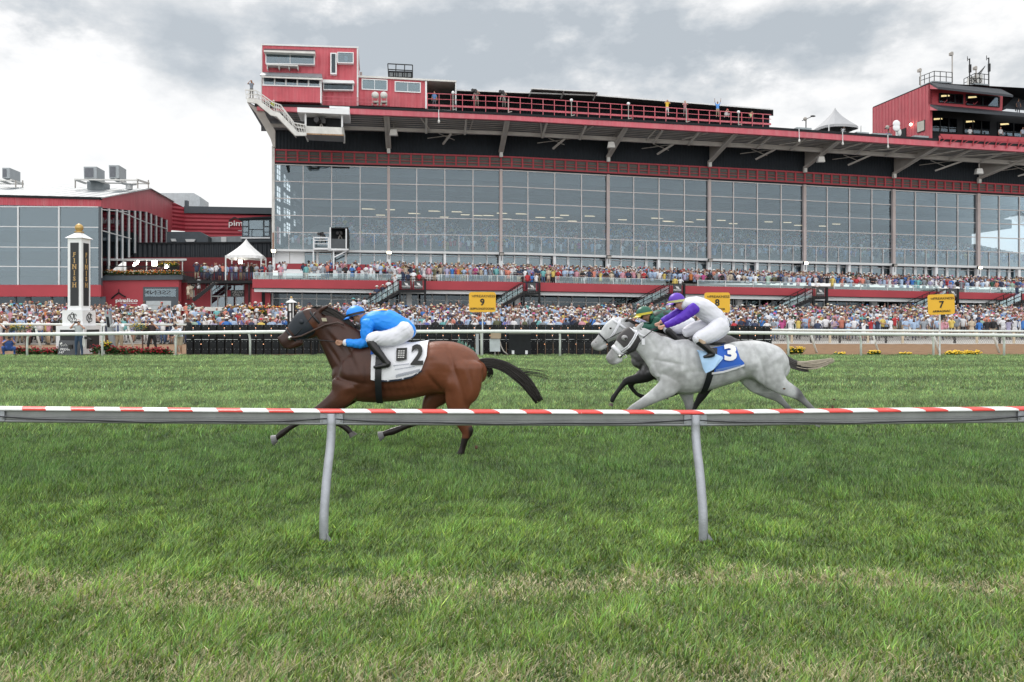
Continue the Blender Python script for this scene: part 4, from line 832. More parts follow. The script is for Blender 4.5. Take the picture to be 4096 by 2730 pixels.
def roof_gallery():
    r = empty('roof_gallery', g(1400, 270, YF+5), 'long open roof gallery with a dark rear wall under a thin sloping roof', 'gallery')
    rail_t = Ln((981, 215), (1149, 221.5), (1769, 264)); rail_b = Ln((981, 241), (1149, 248.5), (1769, 285)); rt = Ln((1049, 207), (1372, 219), (1777, 251.5))
    b = MB(); xs = [1049, 1149, 1215, 1372, 1560, 1777]
    for a, c in zip(xs, xs[1:]):
        b.prism([g(a, rt(a), YF+3.2), g(c, rt(c), YF+3.2), g(c, rt(c)+13, YF+8), g(a, rt(a)+13, YF+8)], Vector((0, 0, -.12)), SOFFIT)
    b.strip(off(rt, -1), off(rt, 1.8), 1049, 1777, YF+3.1, .12, TRIM); b.build('roof', r)
    b = MB(); b.strip(off(rt, 10), off(fas_t, 3), 1049, 1768, YF+8, .2, NAVY); b.build('rear_wall', r)
    b = MB(); b.prism([g(1222, 203.5, YF+2.4), g(1373, 211.5, YF+2.4), g(1368, 227, YF+6), g(1218, 219, YF+6)], Vector((0, 0, -.12)), SOFFIT); b.slab([(1221, 202.5), (1374, 210.5), (1374, 213), (1221, 205)], YF+2.3, .1, TRIM)
    for x in (1222, 1296, 1370): b.bar(g(x, 205+(x-1222)*.053, YF+2.4), g(x-7, 222+(x-1222)*.06, YF+4), .12, TRIM)
    b.build('raised_canopy', r)
    for i in range(13):
        x = 1070+i*58; b = MB(); b.bar(g(x, rt(x)+1, YF+3.4), g(x-6, rt(x)+13, YF+7.8), .12, TRIM); b.build('rafter', r)
    rl = empty('roof_railing', g(1400, 270, YF+.6), 'red tube railing along the front of the roof gallery', 'railing')
    b = MB(); b.strip(off(rail_t, -1), off(rail_t, .6), 981, 1772, YF+.6, .06, REDUP); lm = LL2(rail_t, rail_b, .45); b.strip(lm, off(lm, 1.2), 981, 1772, YF+.6, .06, REDUP); b.build('rail_tube', rl)
    b = MB(); b.strip(off(rail_b, -1.5), off(rail_b, 2.8), 981, 1772, YF+.62, .08, REDUP); b.build('kick_board', rl)
    x = 982
    while x < 1775: b = MB(); b.slab([(x-.7, rail_t(x)-1), (x+.7, rail_t(x)-1), (x+.7, fas_t(x)+1), (x-.7, fas_t(x)+1)], YF+.55, .07, REDUP); b.build('post', rl); x += 27*(1-.1*(x-982)/800)
    # globe lamps on stems
    for i, (x, y) in enumerate(((1041, 213.5), (1313, 231), (1444, 239), (1697, 258), (1168, 226), (1577, 247))):
        l = empty('globe_lamp', g(x, fas_t(x), YF+.3), ['round white globe lamp beside the open dark bay', 'second white globe lamp from the left on the gallery rail, under the raised canopy', 'white globe lamp left of the man in yellow on the roof', 'white globe lamp near the right end of the roof gallery', 'bare grey stem lamp on the gallery rail right of the cameraman', 'bare grey stem lamp right of the man in yellow'][i], 'lamp', 'globe lamps on the gallery rail')
        m = MB(); m.bar(g(x, y+2, YF+.3), g(x, fas_t(x)-1, YF+.3), .08, GREYST); m.bar(g(x, fas_t(x)-2, YF+.3), g(x+8, fas_t(x)-4, YF+.3), .08, GREYST); m.build('stem', l)
        if i < 4: m = MB(); m.ball(g(x, y, YF+.3), .17, WHITE, 12, 8); m.build('globe', l, smooth=True)
    for i, x in enumerate((1162-120+15, 1723+61, 1858, 1940+151, 2032)):
        if i in (1, 3): continue
    for i, (x, y0, y1) in enumerate(((1733-1*0, 0, 0),)): pass
    for i, (x, w_) in enumerate(((1008, 'below the open dark bay'), (1836, 'left of the white roof tent'), (1936, 'below the white roof tent'), (2040, 'below the red roof tower'))):
        l = empty('hanging_lamp', g(x, fas_t(x), YF-.25), 'small white lamp hanging over the red fascia '+w_, 'lamp', 'lamps hanging over the fascia')
        m = MB(); m.bar(g(x, fas_t(x)-1, YF-.25), g(x+.5, fas_t(x)+24, YF-.25), .07, TRIM); m.build('stem', l); m = MB(); m.ball(g(x+.5, fas_t(x)+26, YF-.25), (.12, .12, .18), DIRTYW, 10, 8); m.build('lamp_head', l, smooth=True)
    for i, x in enumerate((904, 1405, 1888, 2252)):
        l = MB(); p = g(x, fas_b(x)+38+(x-904)*.009, 84); l.prism([p+Vector((-.3, 0, .3)), p+Vector((.3, 0, .3)), p+Vector((.42, 0, -.3)), p+Vector((-.42, 0, -.3))], (0, .5, 0), DIRTYW); l.bar(p+Vector((0, .2, .3)), p+Vector((0, .2, .9)), .08, GREYST)
        l.build('loudspeaker', label='grey box loudspeaker hanging under the canopy '+['beside the leftmost roof bracket', 'near the middle of the picture', 'left of the seven sign, under the roof', 'at the right edge of the picture'][i], cat='loudspeaker', group='loudspeakers under the canopy')
def LL2(a, b, t): return Ln(*[(x, a(x)+(b(x)-a(x))*t) for x in a.x])
roof_gallery()
def camera_bay():
    Y0 = 79.4
    r = empty('camera_bay', g(745, 300, Y0), 'white hanging camera bay with a rusty front, slung below the red fascia', 'camera bay')
    b = MB(); b.slab([(683, 247), (763, 250), (803, 251), (803, 263.5), (683, 258)], Y0-.5, 3.6, WHITE); b.slab([(757, 244), (803, 246), (803, 251), (757, 249)], Y0-.3, 2.5, WHITE); b.build('roof', r)
    b = MB(); b.slab([(699, 290), (790, 293.5), (790, 312), (699, 308.5)], Y0, .15, DIRTYW); b.slab([(699, 306), (790, 309.5), (790, 312.5), (699, 309)], Y0-.03, .1, M('rust_stain', (.34, .22, .13), .8, 0, .5, 5))
    b.prism([g(786, 293, Y0), g(790, 293.5, Y0), g(790, 312, Y0), g(786, 312, Y0)], NV*3.5, DIRTYW); b.prism([g(699, 290, Y0), g(702, 290, Y0), g(702, 308, Y0), g(699, 308, Y0)], NV*3.5, DIRTYW)
    b.build('parapet', r)
    b = MB(); b.prism([g(699, 309, Y0), g(790, 312, Y0), g(790, 327, Y0+2.2), g(710, 323, Y0+2.2)], Vector((0, 0, .08)), SOFFIT); b.prism([g(699, 309, Y0), g(790, 312, Y0), g(790, 312, Y0+3.5), g(699, 309, Y0+3.5)], Vector((0, 0, .1)), DIRTYW); b.build('floor', r)
    b = MB()
    for x in (702, 786): b.slab([(x-2, 260), (x+2, 260), (x+2, 292), (x-2, 292)], Y0+.05, .3, WHITE)
    b.build('frame', r); b = MB(); b.slab([(702, 250), (787, 252), (787, 300), (702, 298)], Y0+1.3, .1, BLACK); b.build('back_panel', r)
    tvcam(g(738, 280, Y0+.7), 'large black television camera inside the hanging white camera bay', 1.5)
    # zig-zag access stair at the far left end
    s = empty('access_stair', g(630, 270, Y0), 'white steel stair with railings zig-zagging down the left end of the roof', 'staircase'); Y = Y0-.4
    pth = [(566, 229), (590, 231), (625, 258), (640, 262), (680, 307), (704, 311)]
    b = MB(); b.slab([(566, 226), (594, 229), (628, 255), (642, 259), (684, 303), (704, 305), (704, 312), (678, 312), (636, 268), (622, 265), (590, 238), (568, 235)], Y, .25, DIRTYW); b.build('stringer', s)
    b = MB(); b.slab([(590, 236), (590, 238), (636, 268), (678, 311), (678, 309), (636, 264)], Y+.3, 1.3, GREYST); b.build('treads', s)
    for o in (0, 1.3):
        b = MB(); tp = [(564, 207), (590, 209), (627, 236), (645, 242), (676, 283), (704, 288)]; bt = [(566, 227), (594, 229), (628, 255), (642, 259), (684, 303), (704, 305)]
        for (x, y), (X, Z) in zip(tp, tp[1:]): b.bar(g(x, y, Y)+NV*o, g(X, Z, Y)+NV*o, .09, DIRTYW)
        for (x, y), (X, Z), (x2, y2), (X2, Z2) in zip(tp, tp[1:], bt, bt[1:]):
            for k in range(5):
                t = k/4; b.bar(g(x+(X-x)*t, y+(Z-y)*t, Y)+NV*o, g(x2+(X2-x2)*t, y2+(Z2-y2)*t, Y)+NV*o, .05, DIRTYW)
            b.bar(g((x+x2)/2, (y+y2)/2, Y)+NV*o, g((X+X2)/2, (Z+Z2)/2, Y)+NV*o, .05, DIRTYW)
        b.build('handrail', s)
    # canopy end frame sweeping down to the wall
    e = MB(); e.slab([(568, 236), (585, 256), (606, 290), (622, 320), (627, 338), (632, 338), (632, 300), (612, 268), (607, 256), (600, 254)], YF+.2, .5, GREYST); e.build('end_bracket', GS)
    e = MB(); e.prism([g(568, 236, YF+.2), g(600, 254, YF+.2), g(632, 300, YG), g(606, 300, YG)], Vector((0, 0, .12)), SOFFIT); e.build('end_soffit', GS)
def tvcam(p, lab, s=1., lens=-1, tripod=.9):
    r = empty('television_camera', p, lab, 'camera'); K = M('camera_black', (.012, .012, .014), .4); p = Vector(p)
    b = MB(); b.box(p, (.62*s, .26*s, .28*s), K); b.box(p+Vector((.1*s, 0, .2*s)), (.3*s, .18*s, .12*s), K); b.build('body', r)
    b = MB(); b.tube([p+Vector((lens*.3*s*.3, -.12*s, 0)), p+Vector((lens*.45*s*.4, -.55*s, 0))], [.14*s, .18*s], K, 12); b.build('lens', r)
    b = MB(); b.box(p+Vector((-.1*s, .3*s, .15*s)), (.22*s, .1*s, .2*s), K); b.build('monitor', r)
    for a in (0, 120, 240):
        b = MB(); b.bar(p-Vector((0, 0, .12*s)), p+Vector((math.cos(math.radians(a))*.4*s, math.sin(math.radians(a))*.4*s, -tripod*s)), .06*s, GREYST); b.build('leg', r)
camera_bay()
tvcam(g(1090, 210.5, YF+2), 'television camera on a tripod on the roof gallery, left of two', .9)
tvcam(g(1153, 213.5, YF+2), 'television camera on a tripod on the roof gallery, right of two', .9)
def small_platform():
    # small white camera platform and dark booth hung on the glass at the left
    Y0 = 86.2; r = empty('camera_booth', g(778, 548, Y0), 'white framed dark camera booth with an open balcony, hung on the grandstand glass', 'camera booth')
    b = MB(); b.slab([(757, 525), (799, 525), (801, 572), (757, 573)], Y0+1.5, .15, BLACK); b.slab([(757, 523), (800, 523), (800, 526), (757, 526)], Y0, 1.6, BLACKST); b.slab([(797, 526), (801, 526), (801, 575), (797, 575)], Y0, 1.6, BLACKST)
    b.slab([(761, 549), (796, 550), (796, 574), (761, 573)], Y0+.05, .1, M('booth_panel', (.07, .08, .09), .6)); b.build('booth', r)
    b = MB()
    for x, X, y, Z in ((757, 760.5, 523, 575), (794, 797, 526, 575), (755, 801, 572, 576), (719, 757, 570, 574), (719, 721.5, 546, 572), (753, 756.5, 546, 572), (719, 756, 545, 548), (720, 756, 552, 553.5), (720, 756, 560, 561.5)): b.rect(x, X, y, Z, Y0-.05, .12, WHITE)
    for x in (721, 753): b.prism([g(x, 546, Y0), g(x+1.5, 546, Y0), g(x+1.5, 572, Y0), g(x, 572, Y0)], NV*.1, WHITE)
    b.prism([g(719, 571, Y0), g(800, 572, Y0), g(800, 574, Y0), g(719, 573, Y0)], NV*1.7, WHITE); b.build('frame', r)
    for x in (718.5, 765): b = MB(); b.slab([(x, 575), (x+3, 575), (x+3, 618), (x, 618)], Y0+.2, .15, WHITE); b.build('pole', r)
    b = MB(); b.bar(g(767, 592, Y0+.2), g(797, 577, Y0+.2), .12, WHITE); b.build('brace', r)
    tvcam(g(738, 539, Y0+.6), 'black television camera on the small white balcony before the glass', .9)
    tvcam(g(781, 537, Y0+.9), 'black television camera inside the dark booth before the glass', .9)
small_platform()
def tower():
    # red corrugated tower at the right: side wall runs back, front face toward the track
    Y0 = YF+2.5
    r = empty('roof_tower', g(2200, 300, Y0), 'red corrugated roof tower with dark canopies and antennas at the right', 'tower')
    # the corner is at 2137; side wall goes back to 2007
    ct, cb = g(2137, 192, Y0), g(2137, 340, Y0); base = Vector((ct.x, ct.y, 0)); L_ = None
    # direction back: along NV, length so that it reaches screen x 2007
    tx = (2007*KD-CX)/F; s = (ct.x-tx*ct.y)/(tx*NV.y-NV.x); back = NV*s
    def SP(x, y):       # point on side wall from px
        t = (x*KD-CX)/F; q = (base.x-t*base.y)/(t*NV.y-NV.x); p = base+NV*q; return Vector((p.x, p.y, CH+(HY-y*KD)/F*p.y))
    b = MB(); b.prism([SP(2137, 192), SP(2007, 247), SP(2007, 330), SP(2137, 345)], UV*.3, REDRIB); b.prism([SP(2007, 247), SP(2007, 330), SP(2007, 330)+UV*18, SP(2007, 247)+UV*18], NV*.2, REDRIB); b.build('side_wall', r)
    b = MB(); b.prism([SP(2137, 190), SP(2006, 246), SP(2006, 248.5), SP(2137, 193)], UV*.5, BLACK); b.quad([SP(2137, 190.5), SP(2006, 246), SP(2006, 246)+UV*18, SP(2137, 190.5)+UV*16], BLACK); b.build('roof', r)
    w = MB(); w.prism([SP(2108, 281), SP(2126, 275.5), SP(2126, 300.5), SP(2108, 306.5)], UV*-.06, BLACKST); w.prism([SP(2109, 282), SP(2125, 277), SP(2125, 299.5), SP(2109, 305)], UV*-.09, M('drawn_blind', (.42, .41, .37), .8)); w.build('window', r)
    w = MB(); w.prism([SP(2070, 299), SP(2082, 294), SP(2082, 318), SP(2070, 320)], UV*-.06, BLACKST); w.build('door', r)
    w = MB(); p = SP(2098, 287); w.ball(p-UV*.3, .16, LIT, 8, 6); w.bar(p-UV*.3, p, .06, BLACKST); w.build('wall_lamp', r)
    # front face, upper storey
    f = lambda x, y, o=0: g(x, y, Y0+o)
    b = MB(); b.slab([(2137, 192), (2305, 207), (2303, 257), (2137, 240)], Y0, .3, RED); b.build('front_wall', r)
    b = MB(); b.slab([(2137, 240), (2353, 262), (2560, 283), (2560, 345), (2353, 330), (2137, 330)], Y0+1.2, .3, BLACK); b.build('lower_wall', r)
    def canopy(x0, x1, ya, yb, dy):
        b = MB(); a = [f(x0, ya, 0), f(x1, ya+(x1-x0)*.093, 0)]; c = [f(x0+18, ya+dy, -2.0), f(x1+28, yb+2, -2.0)]
        b.prism([a[0], a[1], c[1], c[0]], Vector((0, 0, -.25)), M('dark_canopy', (.03, .036, .045), .7, 0, .1, 1)); b.prism([a[0]+Vector((0, 0, -.2)), c[0]+Vector((0, 0, -.25)), f(x0, ya+dy+5, 0)], UV*.12, REDUP); b.build('canopy', r)
    canopy(2137, 2300, 190, 217, 10); canopy(2137, 2560, 240, 280, 9)
    for (x0, x1, y0, y1, n, br) in ((2159, 2213, 215, 235, 3, 0), (2221, 2297, 218, 241, 2, 0), (2142, 2200, 268, 302, 3, 1.2), (2216, 2276, 274, 306, 3, 1.2), (2295, 2400, 280, 312, 3, 1.2)):
        w = MB(); c = lambda x, y, x0=x0: (x, y+(x-x0)*.07); w.slab([c(x0, y0), c(x1, y0), c(x1, y1), c(x0, y1)], Y0-.06+br, .03, GLASSD); wn = w.build('window', r); fm = MB()
        for k in range(n+1): x = x0+(x1-x0)*k/n; fm.slab([c(x-.9, y0), c(x+.9, y0), c(x+.9, y1), c(x-.9, y1)], Y0-.14+br, .08, BLACK)
        for yy in (y0-1, y1-1)+((y1-11,) if br else ()): fm.slab([c(x0, yy), c(x1, yy), c(x1, yy+2), c(x0, yy+2)], Y0-.13+br, .08, BLACK)
        fm.build('window_frame', wn)
        l = MB(); l.slab([c(x0+4, y0+4), c(x0+22, y0+2), c(x0+24, y0+5), c(x0+4, y0+8)], Y0-.075+br, .01, M('warm_ceiling_light', (1, .8, .4), .5, emit=.6)); l.build('ceiling_light', wn)
    # red balcony over the fascia
    b = MB(); b.slab([(2160, 308), (2353, 316), (2560, 326), (2560, 338), (2353, 328), (2168, 320)], YF-.2, .1, RED); b.slab([(2160, 312), (2560, 332), (2560, 350), (2160, 326)], YF+1.2, .2, REDSMALL); b.build('balcony', r)
    for i in range(8):
        x = 2162+i*26; b = MB(); b.bar(g(x, 313+i*1.2, YF-.25), g(x-6, 331+i*1.6, YF-.1), .09, RED); b.bar(g(x-6, 331+i*1.6, YF-.1), g(x+14, 318+i*1.4, YF-.3), .06, RED); b.build('balcony_bracket', r)
    for (x, y) in ((2177, 236), (2222, 239), (2246, 240)): b = MB(); b.bar(f(x, y-6, -.4), f(x-9, y+3, -.05), .06, RED); b.bar(f(x-9, y+3, -.05), f(x-9, y-3, -.05), .06, RED); b.build('awning_arm', r)
    # roof railings and antennas
    for (x0, x1, ya, yb, lab) in ((2113, 2188, 190, 196, 'left'), (2215, 2272, 195, 201, 'right')):
        rr = empty('roof_railing', g(x0, ya, Y0+1), 'dark steel railing round the '+lab+' platform on top of the red tower', 'railing'); b = MB()
        pts = [(x0, ya-13, ya+6, 4.5), (x0+(x1-x0)*.45, ya-26, ya-4, .5), (x1, ya-23, ya, .8)]
        for (a, t1, b1, o1), (c, t2, b2, o2) in zip(pts, pts[1:]):
            for k in (0, .5): b.bar(f(a, t1+(b1-t1)*k, o1), f(c, t2+(b2-t2)*k, o2), .06, BLACKST)
            for k in range(4): t = k/3; b.bar(f(a+(c-a)*t, t1+(t2-t1)*t, o1+(o2-o1)*t), f(a+(c-a)*t, b1+(b2-b1)*t, o1+(o2-o1)*t), .06, BLACKST)
        b.build('rail_tube', rr); b = MB(); b.slab([(x0+(x1-x0)*.4, ya-4), (x1, ya-1), (x1, ya+2), (x0+(x1-x0)*.4, ya-1)], Y0+.6, 2, ROOFM); b.build('platform', rr)
    for i, (x, y, yb, nm, lab) in enumerate(((2115, 161, 200, 'L', 'short lamp on a stem at the left corner of the tower roof'), (2188, 123, 200, 'L', 'tallest lamp on a long stem above the tower roof'), (2228, 131, 195, 'A', 'thin dark antenna mast on the tower roof, left of two'), (2243, 156, 200, 'L', 'short dark lamp between the two antenna masts'), (2272, 129, 205, 'A', 'thin dark antenna mast on the tower roof, right of two'))):
        p = empty('roof_lamp' if nm == 'L' else 'antenna', f(x, yb, .9), lab, 'lamp' if nm == 'L' else 'antenna'); b = MB(); b.bar(f(x, yb, .9), f(x, y+4, .9), .10, BLACKST if nm == 'A' else GREYST); b.build('mast', p); b = MB()
        if nm == 'L': b.slab([(x-3, y-2), (x-1.5, y-4), (x+1.5, y-4), (x+3, y-2), (x+3, y+4), (x-3, y+4)], Y0+.8, .35, GREYST); b.build('lamp_head', p)
        else:
            b.bar(f(x-5, y+4, .9), f(x, y+8, .9), .05, BLACKST); b.bar(f(x-5, y-1, .9), f(x-5, y+10, .9), .05, BLACKST); b.bar(f(x+1, y+18, .9), f(x+1, y+36, .9), .22, BLACKST); b.build('element', p)
    q = empty('equipment_box', f(2249, 196, 1.5), 'pale box with two coiled cables and a curved dish on the tower roof', 'equipment'); b = MB(); b.slab([(2239, 174), (2258, 172), (2258, 196), (2239, 194)], Y0+1.5, 1.2, DIRTYW); b.build('box', q)
    for x in (2233, 2249):
        b = MB(); c = f(x, 186, .7); b.tube([c+Vector((math.cos(a)*.28, 0, math.sin(a)*.33)) for a in [i*math.pi/8 for i in range(17)]], .05, BLACKST, 6); b.build('cable_coil', q, smooth=True)
    b = MB()
    for k in range(6): b.bar(f(2245+k*1.5, 172, 1), f(2250+k*2.6, 166-k*2.4, 1), .035, BLACKST)
    b.bar(f(2250, 167, 1), f(2264, 152, 1), .05, BLACKST); b.build('dish', q)
    # dark tent right of the tower
    t = empty('tent', g(2350, 262, Y0+2), 'dark grey tent on the tower terrace at the right edge', 'tent'); b = MB()
    ap = g(2333, 221, Y0+4); cs = [g(2304, 250, Y0+1.5), g(2400, 258, Y0+1.5), g(2390, 250, Y0+6), g(2310, 246, Y0+6)]
    for i in range(4): b.quad([ap, cs[i], cs[(i+1) % 4]], M('dark_canopy', (.03, .036, .045), .7))
    b.build('canopy', t)
    for x in (2334, 2372): b = MB(); b.bar(g(x, 256, Y0+1.5), g(x, 236, Y0+1.5), .08, BLACKST); b.build('pole', t)
tower()
def peak_tent(name, lab, xc, yt, ye, yb, hw, Y0, legs=True, h2=None, mat=None):
    TM = M('white_tent_fabric', (.72, .73, .74), .6, 0, .04, 1) if not mat else mat
    r = empty(name, g(xc, yb, Y0), lab, 'tent'); b = MB(); c = g(xc, ye, Y0); wdt = (g(xc+hw, ye, Y0)-g(xc-hw, ye, Y0)).length/2; H = g(xc, yt, Y0).z-c.z; n = 10; vs = []; fs = []; H = g(xc, yt, Y0+wdt*.95).z-c.z
    c = c+NV*wdt*.9
    for i in range(n+1):
        t = i/n; rad = wdt*(1-t)**1.3 if t < 1 else 0; z = H*t
        for k in range(16):
            a = 2*math.pi*(k+.5)/16; q = 1/max(abs(math.cos(a)), abs(math.sin(a))); q = 1+(q-1)*(1-t)
            sag = -.14*H*(1-t)*(q-1.0)*(1-t)
            vs.append(c+UV*math.cos(a)*rad*q+NV*math.sin(a)*rad*q+Vector((0, 0, z+sag)))
    fs = [[i*16+k, i*16+(k+1) % 16, (i+1)*16+(k+1) % 16, (i+1)*16+k] for i in range(n) for k in range(16)]
    b.add(vs, fs, TM)
    lo = [v-Vector((0, 0, .28)) for v in vs[:16]]; b.add(vs[:16]+lo, [[k, (k+1) % 16, 16+(k+1) % 16, 16+k] for k in range(16)], TM); b.build('canopy', r, smooth=False)
    for sx, sy in ((-1, -1), (1, -1), (1, 1), (-1, 1)):
        p = c+UV*sx*wdt*.97+NV*sy*wdt*.97; m = MB(); m.bar(p-Vector((0, 0, .1)), Vector((p.x, p.y, g(xc, yb, Y0).z)), .10, TRIM); m.build('leg', r)
    return r
peak_tent('tent', 'small white peaked tent standing on the grandstand roof', 1940, 249, 286, 310, 38, YF+1.2, mat=M('shaded_tent_fabric', (.36, .37, .39), .7, 0, .06, 1))  # white fabric, with its backlit shade put into the colour as grey
def roof_bits():
    for i, (x, y, lab) in enumerate(((1852, 273, 'outdoor microphone boom on the roof left of the white tent'), (2041, 292, 'outdoor microphone boom on the roof right of the white tent'))):
        r = empty('boom_antenna', g(x, y+24, YF+1.5), lab, 'antenna'); b = MB(); b.bar(g(x, y, YF+1.5), g(x, y+24, YF+1.5), .09, BLACKST); b.build('mast', r); b = MB(); b.bar(g(x-9, y+5, YF+1.5), g(x+17, y-6, YF+1.5), .07, BLACKST); b.ball(g(x-2, y+1, YF+1.5), .22, GREYST, 8, 6); b.ball(g(x+16, y-5.6, YF+1.5), (.3, .1, .1), BLACKST, 8, 6); b.build('boom', r)
    for i, (x, w, h, lab) in enumerate(((1848, 17, 6, 'flat grey roof curb box left of the white tent'), (1983, 14, 5, 'grey roof unit right of the white tent'), (2028, 22, 5, 'low pale roof unit left of the tower'), (2118, 16, 6, 'low rounded roof unit before the tower'))):
        y = fas_t(x); b = MB(); b.slab([(x-w, y-h), (x+w, y-h+2), (x+w, y+3), (x-w, y+3)], YF+1, 1.5, M('roof_unit', (.30, .34, .36), .6)); b.build('roof_unit', label=lab, cat='roof unit')
    r = empty('dish_mast', g(2061, 316, YF+1), 'mast with two pale round dishes in front of the red tower wall', 'antenna'); b = MB(); b.bar(g(2061, 282, YF+1), g(2061, 318, YF+1), .2, TRIM); b.build('mast', r)
    b = MB(); b.ball(g(2060, 285, YF+.8), (.42, .15, .42), WHITE, 12, 8); b.ball(g(2060, 294, YF+.8), (.42, .15, .42), WHITE, 12, 8); b.ball(g(2067, 305, YF+.8), (.22, .12, .42), TRIM, 12, 8); b.build('dish', r, smooth=True)
    # floodlights on the floor beam
    for i, (x, lit) in enumerate(((628, 1), (893, 1), (1151.5, 0), (1398, 0), (1631, 0), (1850, 1), (2055, 0), (2250, 1))):
        r = empty('floodlight', g(x+1, beam_b(x)+2, YG-.8), ('lit' if lit else 'unlit')+' floodlight on the pillar '+['at the left corner of the glass front', 'above the bay horse rider', 'above the nine sign', 'above and left of the green rider', 'above the eight sign', 'midway between the eight and seven signs', 'above and left of the seven sign', 'above and right of the seven sign'][i], 'floodlight', 'floodlights under the glass front')
        b = MB(); p = g(x+1, beam_b(x)-1, YG-.9); b.box(p, (.5, .3, .35), BLACKST, UV); b.build('housing', r); b = MB()
        b.box(p-NV*.17-Vector((0, 0, .03)), (.42, .04, .26), LIT if lit else GREYST, UV); b.build('lens', r); b = MB(); b.bar(p-Vector((0, 0, .2)), g(x+1, beam_b(x)+14, YG-.4), .06, BLACKST); b.build('arm', r)
roof_bits()
# ------------------------------------------------------------------ buildings and terraces at the left
YL = 83
def brick_mat():
    m = M('red_brick', (.2, .06, .045), .8, 0, .1); nt = m.node_tree; N = nt.nodes; L = nt.links; b = N['Principled BSDF']
    t = N.new('ShaderNodeTexBrick'); t.inputs['Color1'].default_value = (.22, .06, .045, 1); t.inputs['Color2'].default_value = (.14, .04, .035, 1); t.inputs['Mortar'].default_value = (.28, .22, .19, 1); t.inputs['Scale'].default_value = 1; t.inputs['Brick Width'].default_value = .22; t.inputs['Row Height'].default_value = .075; t.inputs['Mortar Size'].default_value = .01
    tc = N.new('ShaderNodeTexCoord'); sp = N.new('ShaderNodeSeparateXYZ'); cb = N.new('ShaderNodeCombineXYZ'); L.new(tc.outputs['Object'], sp.inputs[0]); L.new(sp.outputs[0], cb.inputs[0]); L.new(sp.outputs[2], cb.inputs[1]); L.new(cb.outputs[0], t.inputs[0]); L.new(t.outputs[0], b.inputs['Base Color']); return m
BRICK = brick_mat()
def flowers(name, lab, pts, colr, n, spread, parent=None, hgt=.35, leaf=(.04, .10, .025), cat='flower bed', fs=.05, grp=None):
    """clump of leaves and blossoms round each of pts"""
    lm = M('flower_leaves', leaf, .7, 0, .3, 6); fm = [M('petals_%d' % (hash(c) % 9999), c, .6, 0, .15, 9) for c in colr]; b = MB(); rg = random.Random(len(lab)+n)
    for _ in range(n):
        p = Vector(rg.choice(pts)); a = rg.random()*6.28; q = p+Vector((rg.uniform(-spread, spread), rg.uniform(-.22, .22), 0)); h = hgt*(.25+.75*rg.random()); q.z += h
        d1 = Vector((math.cos(a), math.sin(a), rg.uniform(-.3, .6)))*fs*1.4; d2 = Vector((-math.sin(a), math.cos(a), rg.uniform(.2, .9)))*fs*.9
        b.add([q-d1, q+d2, q+d1, q-d2], [[0, 1, 2, 3]], lm)
        if rg.random() < (.24 if len(colr) == 1 and n < 500 else .42):
            q = q+Vector((0, -.08, .05+.25*hgt*rg.random())); r_ = fs*(.6+.6*rg.random())
            b.add([q+Vector((r_, 0, 0)), q+Vector((0, -r_, 0)), q+Vector((-r_, 0, 0)), q+Vector((0, r_, 0)), q+Vector((0, 0, r_*.7)), q-Vector((0, 0, r_*.7))], [[0, 1, 4], [1, 2, 4], [2, 3, 4], [3, 0, 4], [1, 0, 5], [2, 1, 5], [3, 2, 5], [0, 3, 5]], rg.choice(fm))
    return b.build(name, parent, None if parent else lab, None if parent else cat, grp)
